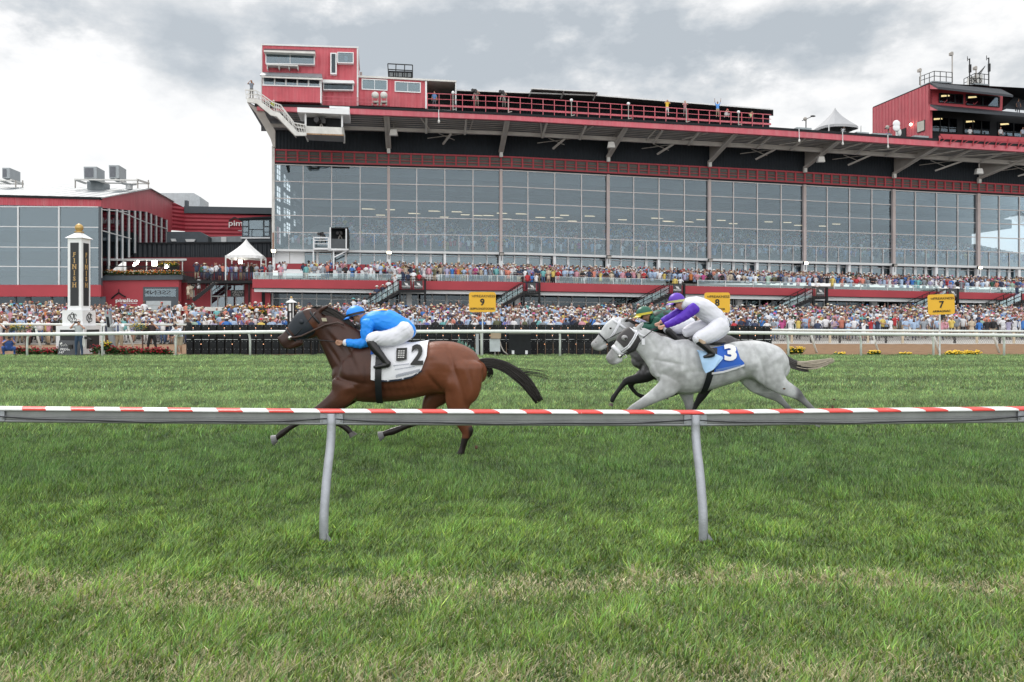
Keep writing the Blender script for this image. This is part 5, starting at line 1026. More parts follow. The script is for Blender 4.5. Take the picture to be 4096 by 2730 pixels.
def left_building():
    r = empty('clubhouse', g(120, 700, YL), 'red trimmed glass clubhouse with a low pitched metal roof, left of the grandstand', 'clubhouse')
    t = Ln((-200, 443), (0, 448), (232, 454)); tb = Ln((-200, 468), (0, 471.6), (232, 475.6)); gb = Ln((-200, 655), (232, 655))
    b = MB(); b.strip(t, off(t, 5), -200, 231, YL-.15, .5, BLACK); b.build('gutter', r)
    b = MB(); b.strip(off(t, 5), tb, -200, 229, YL, .3, REDSMALL); b.build('fascia', r)
    b = MB(); b.slab([(226, 475), (232.5, 475), (232.5, 657), (226, 657)], YL-.05, .4, M('dark_corner_post', (.05, .065, .08), .5)); b.build('corner_post', r)
    for x0, x1 in ((-200, -62), (-62, 41), (41, 135), (135, 226)):
        w = MB(); w.slab([(x0, tb(x0)), (x1, tb(x1)), (x1, 655), (x0, 655)], YL+.1, .03, GLASSL); wn = w.build('window', r); f = MB(); f.slab([(x0-1.6, 474), (x0+1.8, 474), (x0+1.8, 655), (x0-1.6, 655)], YL-.02, .2, TRIM)
        for y in (521, 568, 612.5): f.slab([(x0, y-1+x0*.008), (x1, y-1+x1*.008), (x1, y+1+x1*.008), (x0, y+1+x0*.008)], YL, .14, TRIM)
        f.slab([(x0, 474), (x1, 475), (x1, 477), (x0, 476)], YL-.01, .15, TRIM); f.build('window_frame', wn)
    b = MB(); b.slab([(-200, 655), (232, 655), (232, 682), (-200, 682)], YL-.1, .4, RED); b.build('red_band', r)
    b = MB(); b.slab([(-200, 682), (232, 682), (232, 735), (-200, 735)], YL+.4, .04, GLASSD); b.build('lower_window', r)
    for x in (-60, 35, 60, 118, 150, 232): b = MB(); b.slab([(x-2, 682), (x+2 if x not in (60, 232) else x+10, 682), (x+2 if x not in (60, 232) else x+10, 735), (x-2, 735)], YL+.3, .2, M('dark_corner_post', (0, 0, 0))); b.build('lower_post', r)
    b = MB(); b.slab([(-200, 655), (232, 655), (232, 760), (-200, 760)], YL+10, .2, DARKROOM); b.slab([(-200, 470), (225, 474), (225, 655), (-200, 655)], YL+14, .2, INWALL)
    for y in (520, 568, 612): b.slab([(-200, y+4), (225, y+4), (225, y+10), (-200, y+10)], YL+2, 12, INWALL)
    b.build('interior', r)
    # side wall
    c = g(231, 455, YL); base = Vector((c.x, c.y, 0))
    def SP(x, y):
        t_ = (x*KD-CX)/F; q = (base.x-t_*base.y)/(t_*NV.y-NV.x); p = base+NV*q; return Vector((p.x, p.y, CH+(HY-y*KD)/F*p.y))
    b = MB(); b.prism([SP(*p) for p in ((231.5, 456), (342, 434), (396, 464), (396, 524), (384, 560), (384, 506), (336, 487), (231.5, 478))], UV*-.4, streak(M('red_gable_cladding', (.50, .075, .10), .55, 0, .12, .4), c=.25)); b.build('gable_wall', r)
    w = MB(); w.prism([SP(*p) for p in ((231.5, 478), (336, 487), (384, 506), (384, 560), (336, 562), (231.5, 640))], UV*-.05+Vector((0, 0, 0)), GLASSD); wn = w.build('gable_window', r); f = MB()
    top = Ln((231, 478), (336, 487), (384, 506)); bot = Ln((231, 640), (336, 563), (384, 560))
    for x in (232, 250, 268, 281, 296, 310, 322, 336, 347, 359, 371, 383):
        wdt = 1.1 if x < 340 else .8; f.prism([SP(x-wdt, top(x)), SP(x+wdt, top(x)), SP(x+wdt, bot(x)), SP(x-wdt, bot(x))], UV*.08, TRIM)
    for (x0, y0, x1, y1) in ((232, 530, 300, 549), (268, 484, 336, 512), (336, 512, 384, 527), (232, 482, 290, 487)): f.prism([SP(x0, y0-1), SP(x1, y1-.8), SP(x1, y1+.8), SP(x0, y0+1)], UV*.1, TRIM)
    f.build('window_frame', wn)
    # roof
    rd = SP(342, 434); e0 = g(231, 453.5, YL-.2); b = MB(); lx = UV*-70
    b.quad([e0+UV*.3, rd+UV*.3, rd+lx, e0+lx], ROOFM); b.quad([rd+UV*.3, SP(396, 464)+UV*.3, SP(396, 464)+lx, rd+lx], ROOFM); b.prism([SP(231, 453), SP(342, 431.5), SP(342, 434.5), SP(231, 456.5)], UV*.15, TRIM); b.prism([SP(342, 431.5), SP(397, 462), SP(397, 465), SP(342, 434.5)], UV*.15, TRIM); b.build('roof', r)
    # roof plant
    for (x0, x1, y0, y1, w2, lab) in ((193, 222, 383.5, 411.5, 8, 'boxy grey roof cooling unit, left of two on the clubhouse platform'), (251, 273, 380, 411, 7, 'boxy grey roof cooling unit, right of two on the clubhouse platform'), (5, 22, 386, 411, 8, 'boxy grey roof cooling unit at the left edge of the picture')):
        o = empty('cooling_unit', g(x0, y1, YL+10), lab, 'air conditioner', 'cooling units on the clubhouse roof'); Yu = YL+10; GM = M('galvanised_casing', (.30, .33, .35), .5, .3, .1, 1)
        b = MB(); b.slab([(x0-(1 if x0 > 10 else 0), y0), (x1, y0), (x1, y1-1), (x0, y1-1)], Yu, 2.6, GM); b.build('casing', o); b = MB(); b.slab([(x0+1.5, y0+3), (x1-8, y0+3), (x1-8, y1-4), (x0+1.5, y1-4)], Yu-.06, .05, M('grille_grey', (.12, .13, .15), .6)); b.build('grille', o)
    for (x0, x1, y, yl, lab) in ((172, 342, 411, 433, 'steel platform carrying two cooling units on the clubhouse roof'), (-60, 53, 412, 431, 'steel platform carrying one cooling unit at the left edge')):
        o = empty('roof_platform', g(x0, yl, YL+10), lab, 'platform'); b = MB()
        b.slab([(x0, y), (x1-28, y+2), (x1-28, y+5), (x0, y+3)], YL+9.6, .2, DIRTYW); b.slab([(x0+25, y+8), (x1, y+10), (x1, y+12.5), (x0+25, y+10.5)], YL+13, .2, DIRTYW)
        for q in (0, .33, .66, 1): b.bar(g(x0+(x1-28-x0)*q, y+2, YL+9.6), g(x0+25+(x1-x0-25)*q, y+11, YL+13), .18, DIRTYW)
        b.build('deck', o)
        for q in (x0+1, x0+(x1-x0)*.85, x1-1): b = MB(); b.bar(g(q, y+3, YL+10), g(q, yl, YL+10), .1, GREYST); b.build('leg', o)
    b = MB(); b.slab([(200, 417), (239, 418), (239, 440), (200, 440)], YL+12, 2, ROOFM); b.build('duct', r)
    b = MB(); b.tube([g(297, 436, YL+11), g(297, 426, YL+11), g(297, 424, YL+11), g(297, 421, YL+11)], [.35, .35, .8, .3], TRIM, 12); b.build('roof_vent', r)
    # red block behind and white plant room
    YB = 112; k = empty('rear_block', g(520, 560, YB), 'low red siding block with a dark parapet between the clubhouse and the grandstand', 'building')
    b = MB(); b.slab([(425, 491), (626, 496), (626, 560), (425, 560)], YB, 8, REDLAP); b.prism([SP(396, 464), SP(396, 530), g(425, 532, YB), g(425, 478, YB)], UV*-.1, REDLAP); b.build('wall', k)
    b = MB(); b.slab([(423, 474), (626, 478), (626, 492), (423, 490)], YB-.2, 8.4, M('slate_parapet', (.06, .075, .09), .6)); b.build('parapet', k)
    t = MB(); q = g(547, 514, YB-.2); t.text('pimlico', q+UV*.6, UV, Vector((0, 0, 1)), .75, WHITEL, .03, width=3.6, bold=.01); t.text('Home of the Preakness', q+UV*1.3-Vector((0, 0, .95)), UV, Vector((0, 0, 1)), .18, WHITEL, .02, width=2.6)
    for a, e in (((526, 508), (539, 500)), ((539, 500), (552, 506))): t.bar(g(*a, YB-.2), g(*e, YB-.2), .16, INK)
    t.build('lettering', k)
    o = MB(); o.slab([(366, 444), (445, 444), (459, 452), (459, 476), (366, 476)], YB+6, 6, M('plant_room_white', (.50, .54, .57), .6)); o.slab([(424, 461), (431, 461), (431, 476), (424, 476)], YB+2, .8, M('slate_parapet', (0, 0, 0))); o.build('plant_room', k)
    # dark window box beside the grandstand and black parapets
    k = empty('judges_box', g(588, 556, 95), 'black framed glass lookout box tucked against the left end of the grandstand', 'lookout box')
    b = MB(); b.slab([(556, 503), (622, 499), (624, 560), (556, 558)], 95.3, 3, M('slate_parapet', (0, 0, 0))); b.build('wall', k); b = MB(); b.slab([(548, 501), (624, 497), (624, 501), (548, 505)], 94.7, 4, BLACK); b.build('roof', k)
    for (x0, x1, y0, y1) in ((559, 570, 508, 520), (559, 570, 523, 533), (559, 570, 535, 542), (573, 604, 507, 527), (573, 578, 529, 544), (580, 604, 529, 544), (608, 618, 507, 520), (608, 618, 523, 533), (608, 618, 535, 542)): b = MB(); b.rect(x0, x1, y0, y1, 95.2, .05, GLASSL); b.build('window', k)
    b = MB(); b.rect(553, 620, 545.5, 548.5, 95, .4, WHITE); b.build('sill', k)
    k = empty('black_annex', g(450, 590, 96), 'long low black corrugated annex behind the flower terrace', 'building')
    b = MB(); b.slab([(290, 561), (620, 558), (622, 594), (290, 592)], 95, 6, lines_mat('black_corrugated', (.028, .034, .042), .5, 'U', .7, .6)); b.slab([(288, 558), (622, 555.5), (622, 559), (288, 562)], 94.8, 6.4, BLACK); b.build('wall', k)
    b = MB(); b.slab([(383, 533), (460, 533), (478, 543), (478, 558), (383, 558)], 99, 4, M('slate_parapet', (0, 0, 0))); b.slab([(478, 545), (555, 543), (555, 558), (478, 558)], 101, 4, M('grey_siding', (.25, .28, .30), .7)); b.build('upper_wall', k)
    b = MB(); b.slab([(392, 549), (402, 549), (404, 555), (394, 555)], 98.5, .4, TRIM); b.slab([(425, 550), (449, 550), (446, 556), (428, 556)], 98.6, .3, TRIM); b.slab([(508, 545), (520, 545), (520, 557), (508, 557)], 100.8, .1, TRIM); b.build('vent', k)
    b = MB(); b.slab([(290, 592), (626, 592), (626, 652), (290, 650)], 93.5, .3, M('dark_red_back_wall', (.16, .015, .02), .7)); b.build('back_wall', k)
    # flower terrace: black parapet and planter over a red wall
    YW = 85.5; k = empty('flower_terrace', g(320, 720, YW), 'red painted terrace building with a black planter edge above it, right of the finish post', 'building')
    b = MB(); b.slab([(229, 643), (416, 641), (416, 735), (229, 735)], YW, .3, RED); b.prism([g(416, 641, YW), g(416, 735, YW), g(416, 735, YW+6), g(416, 641, YW+6)], UV*-.2, RED); b.build('wall', k)
    b = MB(); b.slab([(229, 634), (420, 632), (420, 643), (229, 645)], YW-.3, 8, M('slate_parapet', (0, 0, 0))); b.build('planter_edge', k)
    b = MB()
    for i in range(62): x = 236+i*2.85; b.rect(x-.35, x+.35, 613, 631, YW-.1, .05, BLACKST)
    b.rect(233, 412, 611.5, 613.5, YW-.12, .1, BLACKST); b.rect(233, 412, 629, 630.5, YW-.12, .1, BLACKST); b.rect(384, 412, 614, 632, YW-.05, .1, BLACKST); b.build('railing', k)
    f = flowers('flower_row', 'x', [g(245+i*4.1, 634, YW-.3) for i in range(43)], ((.75, .35, .02), (.7, .15, .03), (.6, .6, .5)), 900, .25, k, .45, fs=.07)
    f = flowers('flower_row', 'x', [g(368+i*3, 616, YW) for i in range(14)], ((.75, .45, .02),), 260, .25, k, .5, fs=.07)
    g0 = MB(); g0.rect(329, 410, 660, 735, YW-.08, .05, M('slate_parapet', (0, 0, 0))); g0.rect(333, 404, 664, 682, YW-.12, .03, GLASSL); g0.rect(336, 393, 692, 735, YW-.12, .03, M('pale_roller_door', (.42, .46, .48), .6))
    for y in (702, 712): g0.rect(336, 393, y, y+.7, YW-.14, .02, GREYST)
    g0.rect(368, 369, 692, 735, YW-.14, .02, GREYST); g0.build('garage_door', k)
    t = MB(); t.text('pimlico', g(291, 691, YW-.05), UV, Vector((0, 0, 1)), .36, WHITEL, .02, width=2.05, bold=.02); t.text('Home of The Preakness', g(296, 697.5, YW-.05), UV, Vector((0, 0, 1)), .12, WHITEL, .02, width=1.55)
    for a, e in (((256, 687), (265, 679)), ((265, 679), (273, 673)), ((273, 673), (281, 679)), ((281, 679), (289, 683))): t.bar(g(*a, YW-.08), g(*e, YW-.08), .12, BLACK)
    t.bar(g(273, 673, YW-.08), g(273, 665, YW-.08), .05, BLACK); t.build('lettering', k)
    t = MB(); t.text('SSENK', g(360, 673, YW-.16), UV*-1, Vector((0, 0, 1)), .40, M('slate_lettering', (.05, .06, .07), .6), .01, width=2.6); t.build('lettering', k)
    # studio canopy with lit lamps
    Y0 = 87; s = empty('studio_canopy', g(340, 630, Y0), 'flat white studio canopy over bright lamps on the flower terrace', 'canopy'); b = MB()
    b.slab([(250, 595), (428, 595), (428, 599), (250, 599)], Y0-1, .2, M('white_tent_fabric', (.72, .73, .74))); b.prism([g(250, 596, Y0-1), g(428, 596, Y0-1), g(424, 600, Y0+5), g(258, 600, Y0+5)], Vector((0, 0, -.1)), M('white_tent_fabric', (0, 0, 0))); b.build('canopy', s)
    for x in (282, 336, 419): b = MB(); b.rect(x-.9, x+.9, 598, 632, Y0-.9, .15, TRIM); b.build('pole', s)
    for i, (x, y, w, h, lab) in enumerate(((354.5, 605.5, 5.5, 5.5, 'bright square studio lamp under the flat canopy, left of two'), (384, 611.5, 5.2, 5.2, 'bright square studio lamp under the flat canopy, right of two'), (309, 608, 2.6, 4.5, 'narrow tilted studio lamp, lower of the pair near the canopy pole'), (316, 603, 2.2, 4.5, 'narrow tilted studio lamp, upper of the pair near the canopy pole'), (552, 602, 4, 4, 'bright square lamp under the white peaked tent'))):
        l = empty('studio_lamp', g(x, y, Y0-.5), lab, 'lamp', 'studio lamps'); b = MB(); sk = 2 if w < 4 else 0; b.slab([(x-w+sk, y-h), (x+w+sk, y-h), (x+w-sk, y+h), (x-w-sk, y+h)], Y0-.5, .1, LITW); b.build('lit_face', l); b = MB(); b.slab([(x-w+sk-.6, y-h-.6), (x+w+sk+.6, y-h-.6), (x+w-sk+.6, y+h+.6), (x-w-sk-.6, y+h+.6)], Y0-.35, .2, BLACKST); b.build('housing', l)
        b = MB(); b.rect(x-.5, x+.5, y+h, 634, Y0-.3, .06, BLACKST); b.build('stand', l)
    # media terrace, stair, door front
    YM = 84.5; k = empty('media_terrace', g(500, 650, YM), 'black railed viewing terrace over a red wall, left of the white peaked tent', 'terrace')
    b = MB(); b.slab([(416, 650), (580, 650), (580, 735), (416, 735)], YM+3, .3, RED); b.build('wall', k)
    b = MB(); b.slab([(430, 645), (581, 645), (581, 651), (430, 651)], YM, 6, BLACKST); b.build('deck', k)
    b = MB()
    for i in range(44): x = 420+i*3.7; b.rect(x-.3, x+.3, 626, 646, YM-.02, .04, BLACKST)
    b.rect(416, 580, 625, 626.6, YM-.04, .08, BLACKST); b.build('railing', k)
    b = MB(); b.slab([(494, 647), (494, 655), (446, 694), (440, 688)], YM-1.6, .12, BLACKST); b.slab([(494, 647), (494, 655), (446, 694), (440, 688)], YM-.3, .12, BLACKST)
    for i in range(12): t_ = (i+.5)/12; p = g(494-50*t_, 648+40*t_, YM-1.5); b.box(p+NV*.6, (.35, 1.2, .05), GREYST, UV)
    for i in range(8): x = 494-7*i; y = 647+5.6*i; b.rect(x-.4, x+.4, y-22, y, YM-1.6, .05, BLACKST)
    b.slab([(494, 625), (494, 626.6), (440, 668), (440, 666)], YM-1.62, .08, BLACKST); b.build('stair', k)
    w = MB()
    for (x0, x1, y0, y1) in ((486, 520, 655, 680), (523, 559, 655, 680), (486, 499, 683, 720), (501, 519, 683, 720), (523, 540, 683, 720), (542, 559, 683, 720)): w.rect(x0, x1, y0, y1, YM+2.92, .03, GLASSL)
    w.build('window', k); f = MB()
    for x in (484, 500, 520.5, 541, 559): f.rect(x, x+2, 653 if x in (484, 520.5, 559) else 682, 722, YM+2.85, .1, TRIM)
    f.rect(484, 561, 680, 682.5, YM+2.86, .1, TRIM); f.build('window_frame', k)
    for x in (518, 572): b = MB(); b.rect(x-1.5, x+1.5, 651, 735, YM+.3, .2, BLACKST); b.build('post', k)
    sgn = MB(); sgn.rect(522, 561, 667, 682, YM+2.8, .03, M('charcoal_board', (0, 0, 0))); sgn.rect(522, 530, 667, 682, YM+2.78, .02, RED); so = sgn.build('sign_panel', k)
    t = MB()
    t.text('MEDIA', g(546, 671.5, YM+2.7), UV, Vector((0, 0, 1)), .24, WHITEL, .01, width=1.15); t.text('ONLY', g(546, 678, YM+2.7), UV, Vector((0, 0, 1)), .24, WHITEL, .01, width=.95); t.build('lettering', so)
    b = MB(); b.rect(438, 448, 653, 662, YM+.8, .04, BLACKST); b.rect(436, 447, 667, 683, YM+.8, .04, DIRTYW); so = b.build('notice_board', k); t = MB()
    t.text('MEDIA', g(443, 655.8, YM+.75), UV, Vector((0, 0, 1)), .13, WHITEL, .01); t.text('ONLY', g(443, 660, YM+.75), UV, Vector((0, 0, 1)), .13, WHITEL, .01); t.build('lettering', so)
    peak_tent('tent', 'large white peaked tent on the terrace beside the grandstand', 560, 548.5, 586, 645, 42, 83.5)
    b = MB(); b.slab([(394, 706), (513, 706), (508, 715), (396, 714)], 77, 2.2, DIRTYW); fc = b.build('flat_canopy', None, 'flat white canopy roof standing in the crowd below the media terrace', 'canopy')
    pl = MB()
    for x in (398, 505): pl.rect(x-1, x+1, 713, 738, 77.6, .15, GREYST)
    ABS[fc.name] = (0, 0, 0); pl.build('pole', fc)
    # brick planters with flowers
    for (x0, x1, y0, y1, Yp, lab) in ((515, 655, 717, 745, 72, 'long brick planter box with orange flowers, left of the small lantern pillar'), (600, 660, 726, 745, 70.5, 'lower brick planter with orange flowers just left of the lantern pillar')):
        k = empty('brick_planter', g(x0, y1, Yp), lab, 'planter'); b = MB(); b.rect(x0, x1, y0+2.5, y1+10, Yp, 1.2, BRICK); b.build('wall', k); b = MB(); b.rect(x0-1, x1+1, y0, y0+2.5, Yp-.1, 1.4, BLACK); b.build('coping', k)
        flowers('flower_row', 'x', [g(x0+2+i*3, y0, Yp+.3) for i in range(int((x1-x0)/3))], ((.75, .30, .02), (.8, .5, .03), (.6, .04, .03)), 14*int((x1-x0)/3), .25, k, .4, fs=.075)
    # small lantern pillar
    Y = 46; k = empty('lantern_pillar', W(1162, 1420, Y), 'black pillar with white panels, a white pyramid cap and a gold ball', 'pillar')
    b = MB(); b.prism([W(1149, 1212, Y), W(1175, 1212, Y), W(1175, 1420, Y), W(1149, 1420, Y)], (0, .38, 0), BLACKST); b.build('shaft', k)
    b = MB(); b.prism([W(1155, 1216, Y-.02), W(1164, 1216, Y-.02), W(1164, 1245, Y-.02), W(1155, 1245, Y-.02)], (0, .02, 0), WHITE); b.prism([W(1159, 1252, Y-.02), W(1164, 1252, Y-.02), W(1164, 1286, Y-.02), W(1159, 1286, Y-.02)], (0, .02, 0), WHITE); b.prism([W(1171, 1213, Y-.02), W(1174, 1213, Y-.02), W(1174, 1280, Y-.02), W(1171, 1280, Y-.02)], (0, .02, 0), WHITE); b.build('panel', k)
    c = W(1162, 1211, Y)+Vector((0, .19, 0)); b = MB(); q = [c+Vector((sx*.27, sy*.27, 0)) for sx, sy in ((-1, -1), (1, -1), (1, 1), (-1, 1))]; q2 = [c+Vector((sx*.09, sy*.09, .15)) for sx, sy in ((-1, -1), (1, -1), (1, 1), (-1, 1))]
    b.add(q+q2, [[0, 1, 5, 4], [1, 2, 6, 5], [2, 3, 7, 6], [3, 0, 4, 7], [3, 2, 1, 0], [4, 5, 6, 7]], WHITE); b.box(c+Vector((0, 0, .19)), (.16, .16, .10), WHITE); b.build('cap', k); b = MB(); b.ball(c+Vector((0, 0, .29)), .07, GOLD, 12, 8); b.build('ball_finial', k, smooth=True)
    b = MB(); b.prism([W(1175, 1246, Y+.1), W(1290, 1246, Y+.1), W(1290, 1249, Y+.1), W(1175, 1249, Y+.1)], (0, .06, 0), BLACKST); b.build('arm', k)
    # leaning grey timing arm
    Y = 38.9; k = empty('timing_post', W(436, 1400, Y), 'leaning grey metal timing arm with a dark slot, right of the finish post', 'timing post'); GM = M('galvanised_casing', (0, 0, 0)); b = MB()
    b.prism([W(417, 1243, Y), W(437, 1243, Y), W(459, 1402, Y), W(441, 1403, Y)], (0, .2, 0), GM); b.build('arm', k); b = MB(); b.prism([W(424, 1268, Y-.01), W(434, 1268, Y-.01), W(440, 1310, Y-.01), W(429, 1310, Y-.01)], (0, .01, 0), BLACK); b.prism([W(427, 1246, Y-.01), W(432, 1246, Y-.01), W(433, 1258, Y-.01), W(428, 1258, Y-.01)], (0, .01, 0), RED); b.build('slot', k)
    b = MB(); b.prism([W(436, 1395, Y), W(456, 1395, Y), W(458, 1424, Y), W(436, 1424, Y)], (0, .3, 0), GM); b.build('base', k)
    for i, x in enumerate((409, 414)):
        k = MB(); k.bar(W(x, 1290 if i == 0 else 1305, 37.9), W(x, 1424, 37.9), .10, WHITE); k.ball(W(x, 1288 if i == 0 else 1303, 37.9), .09, WHITE, 8, 6); k.bar(W(x, 1402, 37.85), W(x, 1424, 37.85), .24, DIRTYW); k.build('bollard', label=('taller' if i == 0 else 'shorter')+' of two white pipe bollards at the right foot of the finish post', cat='bollard')
    # flower clumps along the rail
    for i, (x0, x1, y, c, h, nn, lab) in enumerate(((76, 150, 1425, ((.33, .008, .02),), .36, 380, 'red flowers left of the leaning board, at the left edge'), (150, 228, 1425, ((.33, .008, .02),), .32, 360, 'red flowers just left of the charcoal leaning board'), (380, 462, 1425, ((.33, .008, .02),), .42, 420, 'red flowers at the right foot of the finish post'), (462, 548, 1425, ((.33, .008, .02),), .36, 420, 'red flowers around the photographer in khaki trousers'), (560, 622, 1425, ((.33, .008, .02),), .32, 320, 'red flowers left of the photographer in black leggings'), (622, 680, 1425, ((.33, .008, .02),), .32, 320, 'red flowers between the photographer in black and the leaning boy'),
                         (3156, 3206, 1421, ((.75, .50, .02),), .30, 420, 'yellow flowers by the rail, behind the grey horse tail'), (3478, 3513, 1424, ((.75, .50, .02),), .18, 260, 'small patch of yellow flowers right of the grey tail'), (3598, 3636, 1426, ((.75, .50, .02),), .12, 160, 'smallest scatter of yellow flowers along the rail'), (3795, 3902, 1427, ((.75, .50, .02),), .20, 700, 'longest bed of yellow flowers, right of the seven sign'), (3345, 3375, 1423, ((.75, .50, .02),), .1, 90, 'few yellow blossoms between the tail and the small patch'),
                         (50, 130, 1330, ((.7, .5, .02),), .35, 230, 'tall bush with yellow flowers left of the finish post'), (410, 440, 1400, ((.7, .5, .02),), .35, 160, 'yellow flowers beside the leaning timing arm'), (530, 585, 1330, ((.7, .5, .02),), .4, 200, 'thin green bush between two photographers'))):
        Yq = 37.9; flowers('flower_bed', lab, [W(x0+(x1-x0)*j/9, y, Yq) for j in range(10)], c, nn, (x1-x0)/9/84*1.2, None, h, fs=.05 if y != 1330 else .03, grp='flower beds along the rail', cat='flowers')
        if y == 1330:
            s_ = MB(); s_.bar(W((x0+x1)/2+12, 1326, Yq), W((x0+x1)/2+14, 1424, Yq), .05, M('stake_wood', (.10, .05, .04), .8)); s_.build('plant_stake', label='thin wooden stake under the '+('yellow bush left of the finish post' if x0 < 100 else 'green bush between two photographers'), cat='stake')
    # white house-shaped details: bag and rope on the dirt rail
    b = MB(); b.prism([W(3484, 1363, 39.2), W(3500, 1363, 39.2), W(3499, 1375, 39.2), W(3485, 1375, 39.2)], (0, .15, 0), WHITE); b.build('bucket', label='small white bucket hanging on the dirt rail, right of the grey horse', cat='bucket')
left_building()
# ------------------------------------------------------------------ lofted, fused bodies
def catmull(nodes, sub):
    n = len(nodes); A = np.array([list(v) for v in nodes], float); out = []
    for i in range(n-1):
        p0 = A[max(i-1, 0)]; p1 = A[i]; p2 = A[i+1]; p3 = A[min(i+2, n-1)]
        for k in range(sub):
            t = k/sub; out.append(.5*((2*p1)+(-p0+p2)*t+(2*p0-5*p1+4*p2-p3)*t*t+(-p0+3*p1-3*p2+p3)*t**3))
    out.append(A[-1]); return np.array(out)
def loft(nodes, lat=(0, 1, 0), sub=4, n=18, cap=True):
    """nodes: (x,y,z, r_in_plane, r_lateral) -> verts, faces ; ends rounded"""
    P = catmull(nodes, sub); P[:, 3:] = np.maximum(P[:, 3:], .002)
    if cap:
        t0 = P[0, :3]-P[1, :3]; t0 /= np.linalg.norm(t0)+1e-9; t1 = P[-1, :3]-P[-2, :3]; t1 /= np.linalg.norm(t1)+1e-9; pre = []; post = []
        for a in (80, 55, 28):
            c = math.cos(math.radians(a)); s = math.sin(math.radians(a)); r0 = min(P[0, 3], P[0, 4]); r1 = min(P[-1, 3], P[-1, 4])
            pre.append(np.concatenate([P[0, :3]+t0*r0*s*.8, P[0, 3:]*c])); post.append(np.concatenate([P[-1, :3]+t1*r1*s*.8, P[-1, 3:]*c]))
        P = np.concatenate([np.array(pre), P, np.array(post[::-1])])
    lat = np.array(lat, float); vs = []; m = len(P)
    for i in range(m):
        t = P[min(i+1, m-1), :3]-P[max(i-1, 0), :3]; t /= np.linalg.norm(t)+1e-9
        b = lat-t*np.dot(lat, t); b /= np.linalg.norm(b)+1e-9; nn = np.cross(b, t)
        for k in range(n):
            a = 2*math.pi*k/n; vs.append(P[i, :3]+nn*math.cos(a)*P[i, 3]+b*math.sin(a)*P[i, 4])
    fs = [[i*n+k, i*n+(k+1) % n, (i+1)*n+(k+1) % n, (i+1)*n+k] for i in range(m-1) for k in range(n)]+[list(range(n))[::-1], list(range((m-1)*n, m*n))]
    return vs, fs
def fuse(name, lofts, voxel, smooth=6, parent=None, mats=(), **kw):
    vs = []; fs = []
    for v, f in lofts:
        k = len(vs); vs += [tuple(p) for p in v]; fs += [[a+k for a in q] for q in f]
    me = bpy.data.meshes.new('tmp'); me.from_pydata(vs, [], fs); ob = bpy.data.objects.new('tmp', me); SC.collection.objects.link(ob)
    m = ob.modifiers.new('r', 'REMESH'); m.mode = 'VOXEL'; m.voxel_size = voxel
    if smooth: s = ob.modifiers.new('s', 'SMOOTH'); s.factor = .5; s.iterations = smooth
    dg = bpy.context.evaluated_depsgraph_get(); me2 = bpy.data.meshes.new_from_object(ob.evaluated_get(dg)); bpy.data.objects.remove(ob); bpy.data.meshes.remove(me)
    me2.name = name
    for a in mats: me2.materials.append(a)
    me2.polygons.foreach_set('use_smooth', np.ones(len(me2.polygons), bool)); return link(name, me2, parent, **kw)
def vco(o):
    a = np.zeros(len(o.data.vertices)*3, np.float32); o.data.vertices.foreach_get('co', a); return a.reshape(-1, 3)
class Side:
    """figure drawn side-on in photo px at depth Y"""
    def __init__(s, Y): s.Y = Y; s.k = Y/F
    def p(s, x, y, o=0): v = W(x, y, s.Y); return (v.x, s.Y+o, v.z)
    def L(s, nodes, off=0, sub=4, n=18, inf=0, cap=True):
        out = []
        for q in nodes:
            x, y, r, l = q[:4]; o = q[4] if len(q) > 4 else off; out.append((*s.p(x, y, o), r*s.k+inf, l+inf))
        return loft(out, sub=sub, n=n, cap=cap)
    def px(s, V): return CX+V[:, 0]/s.k, HY-(V[:, 2]-CH)/s.k
def clods():
    CM = M('turf_clod_soil', (.10, .06, .035), .9, 0, .3, 30)
    for i, (x, y, Y, lab) in enumerate(((3137, 1556, 12.2, 'small brown clod of turf flying above the hind leg of the pale grey horse'), (3330, 1629, 12.6, 'flat brown clod of turf lying in the grass right of the grey hind hoof'), (3336, 1598, 13.2, 'tiny brown clod of turf in the air behind the grey horses'), (1905, 1790, 9.9, 'small dark clod kicked up behind the near hind hoof of the bay'))):
        b = MB(); b.ball(W(x, y, Y), (.022, .016, .014+.012*(i % 2)), CM, 7, 5); b.build('turf_clod', None, lab, 'clod', 'clods of turf thrown up by the hooves')
clods()
def coat_mat(name, rough, dap=0, bump=.12):
    m = M(name, (1, 1, 1), rough, 0, .12, 7, bump, 140, .32, attr=True)
    if dap:
        nt = m.node_tree; N = nt.nodes; L = nt.links; b = N['Principled BSDF']; src = b.inputs['Base Color'].links[0].from_socket
        v = N.new('ShaderNodeTexNoise'); v.inputs['Scale'].default_value = 13; v.inputs['Detail'].default_value = 3; tc = N.new('ShaderNodeTexCoord'); L.new(tc.outputs['Object'], v.inputs[0])
        r = N.new('ShaderNodeMapRange'); r.inputs[1].default_value = .38; r.inputs[2].default_value = .66; r.inputs[3].default_value = 1-dap; r.inputs[4].default_value = 1+dap*.5; L.new(v.outputs[0], r.inputs[0])
        s = N.new('ShaderNodeVectorMath'); s.operation = 'SCALE'; L.new(src, s.inputs[0]); L.new(r.outputs[0], s.inputs['Scale']); L.new(s.outputs[0], b.inputs['Base Color'])
    b = m.node_tree.nodes['Principled BSDF']; b.inputs['Sheen Weight'].default_value = 0
    return m
def sstep(a, b, x): t = np.clip((x-a)/(b-a), 0, 1); return t*t*(3-2*t)
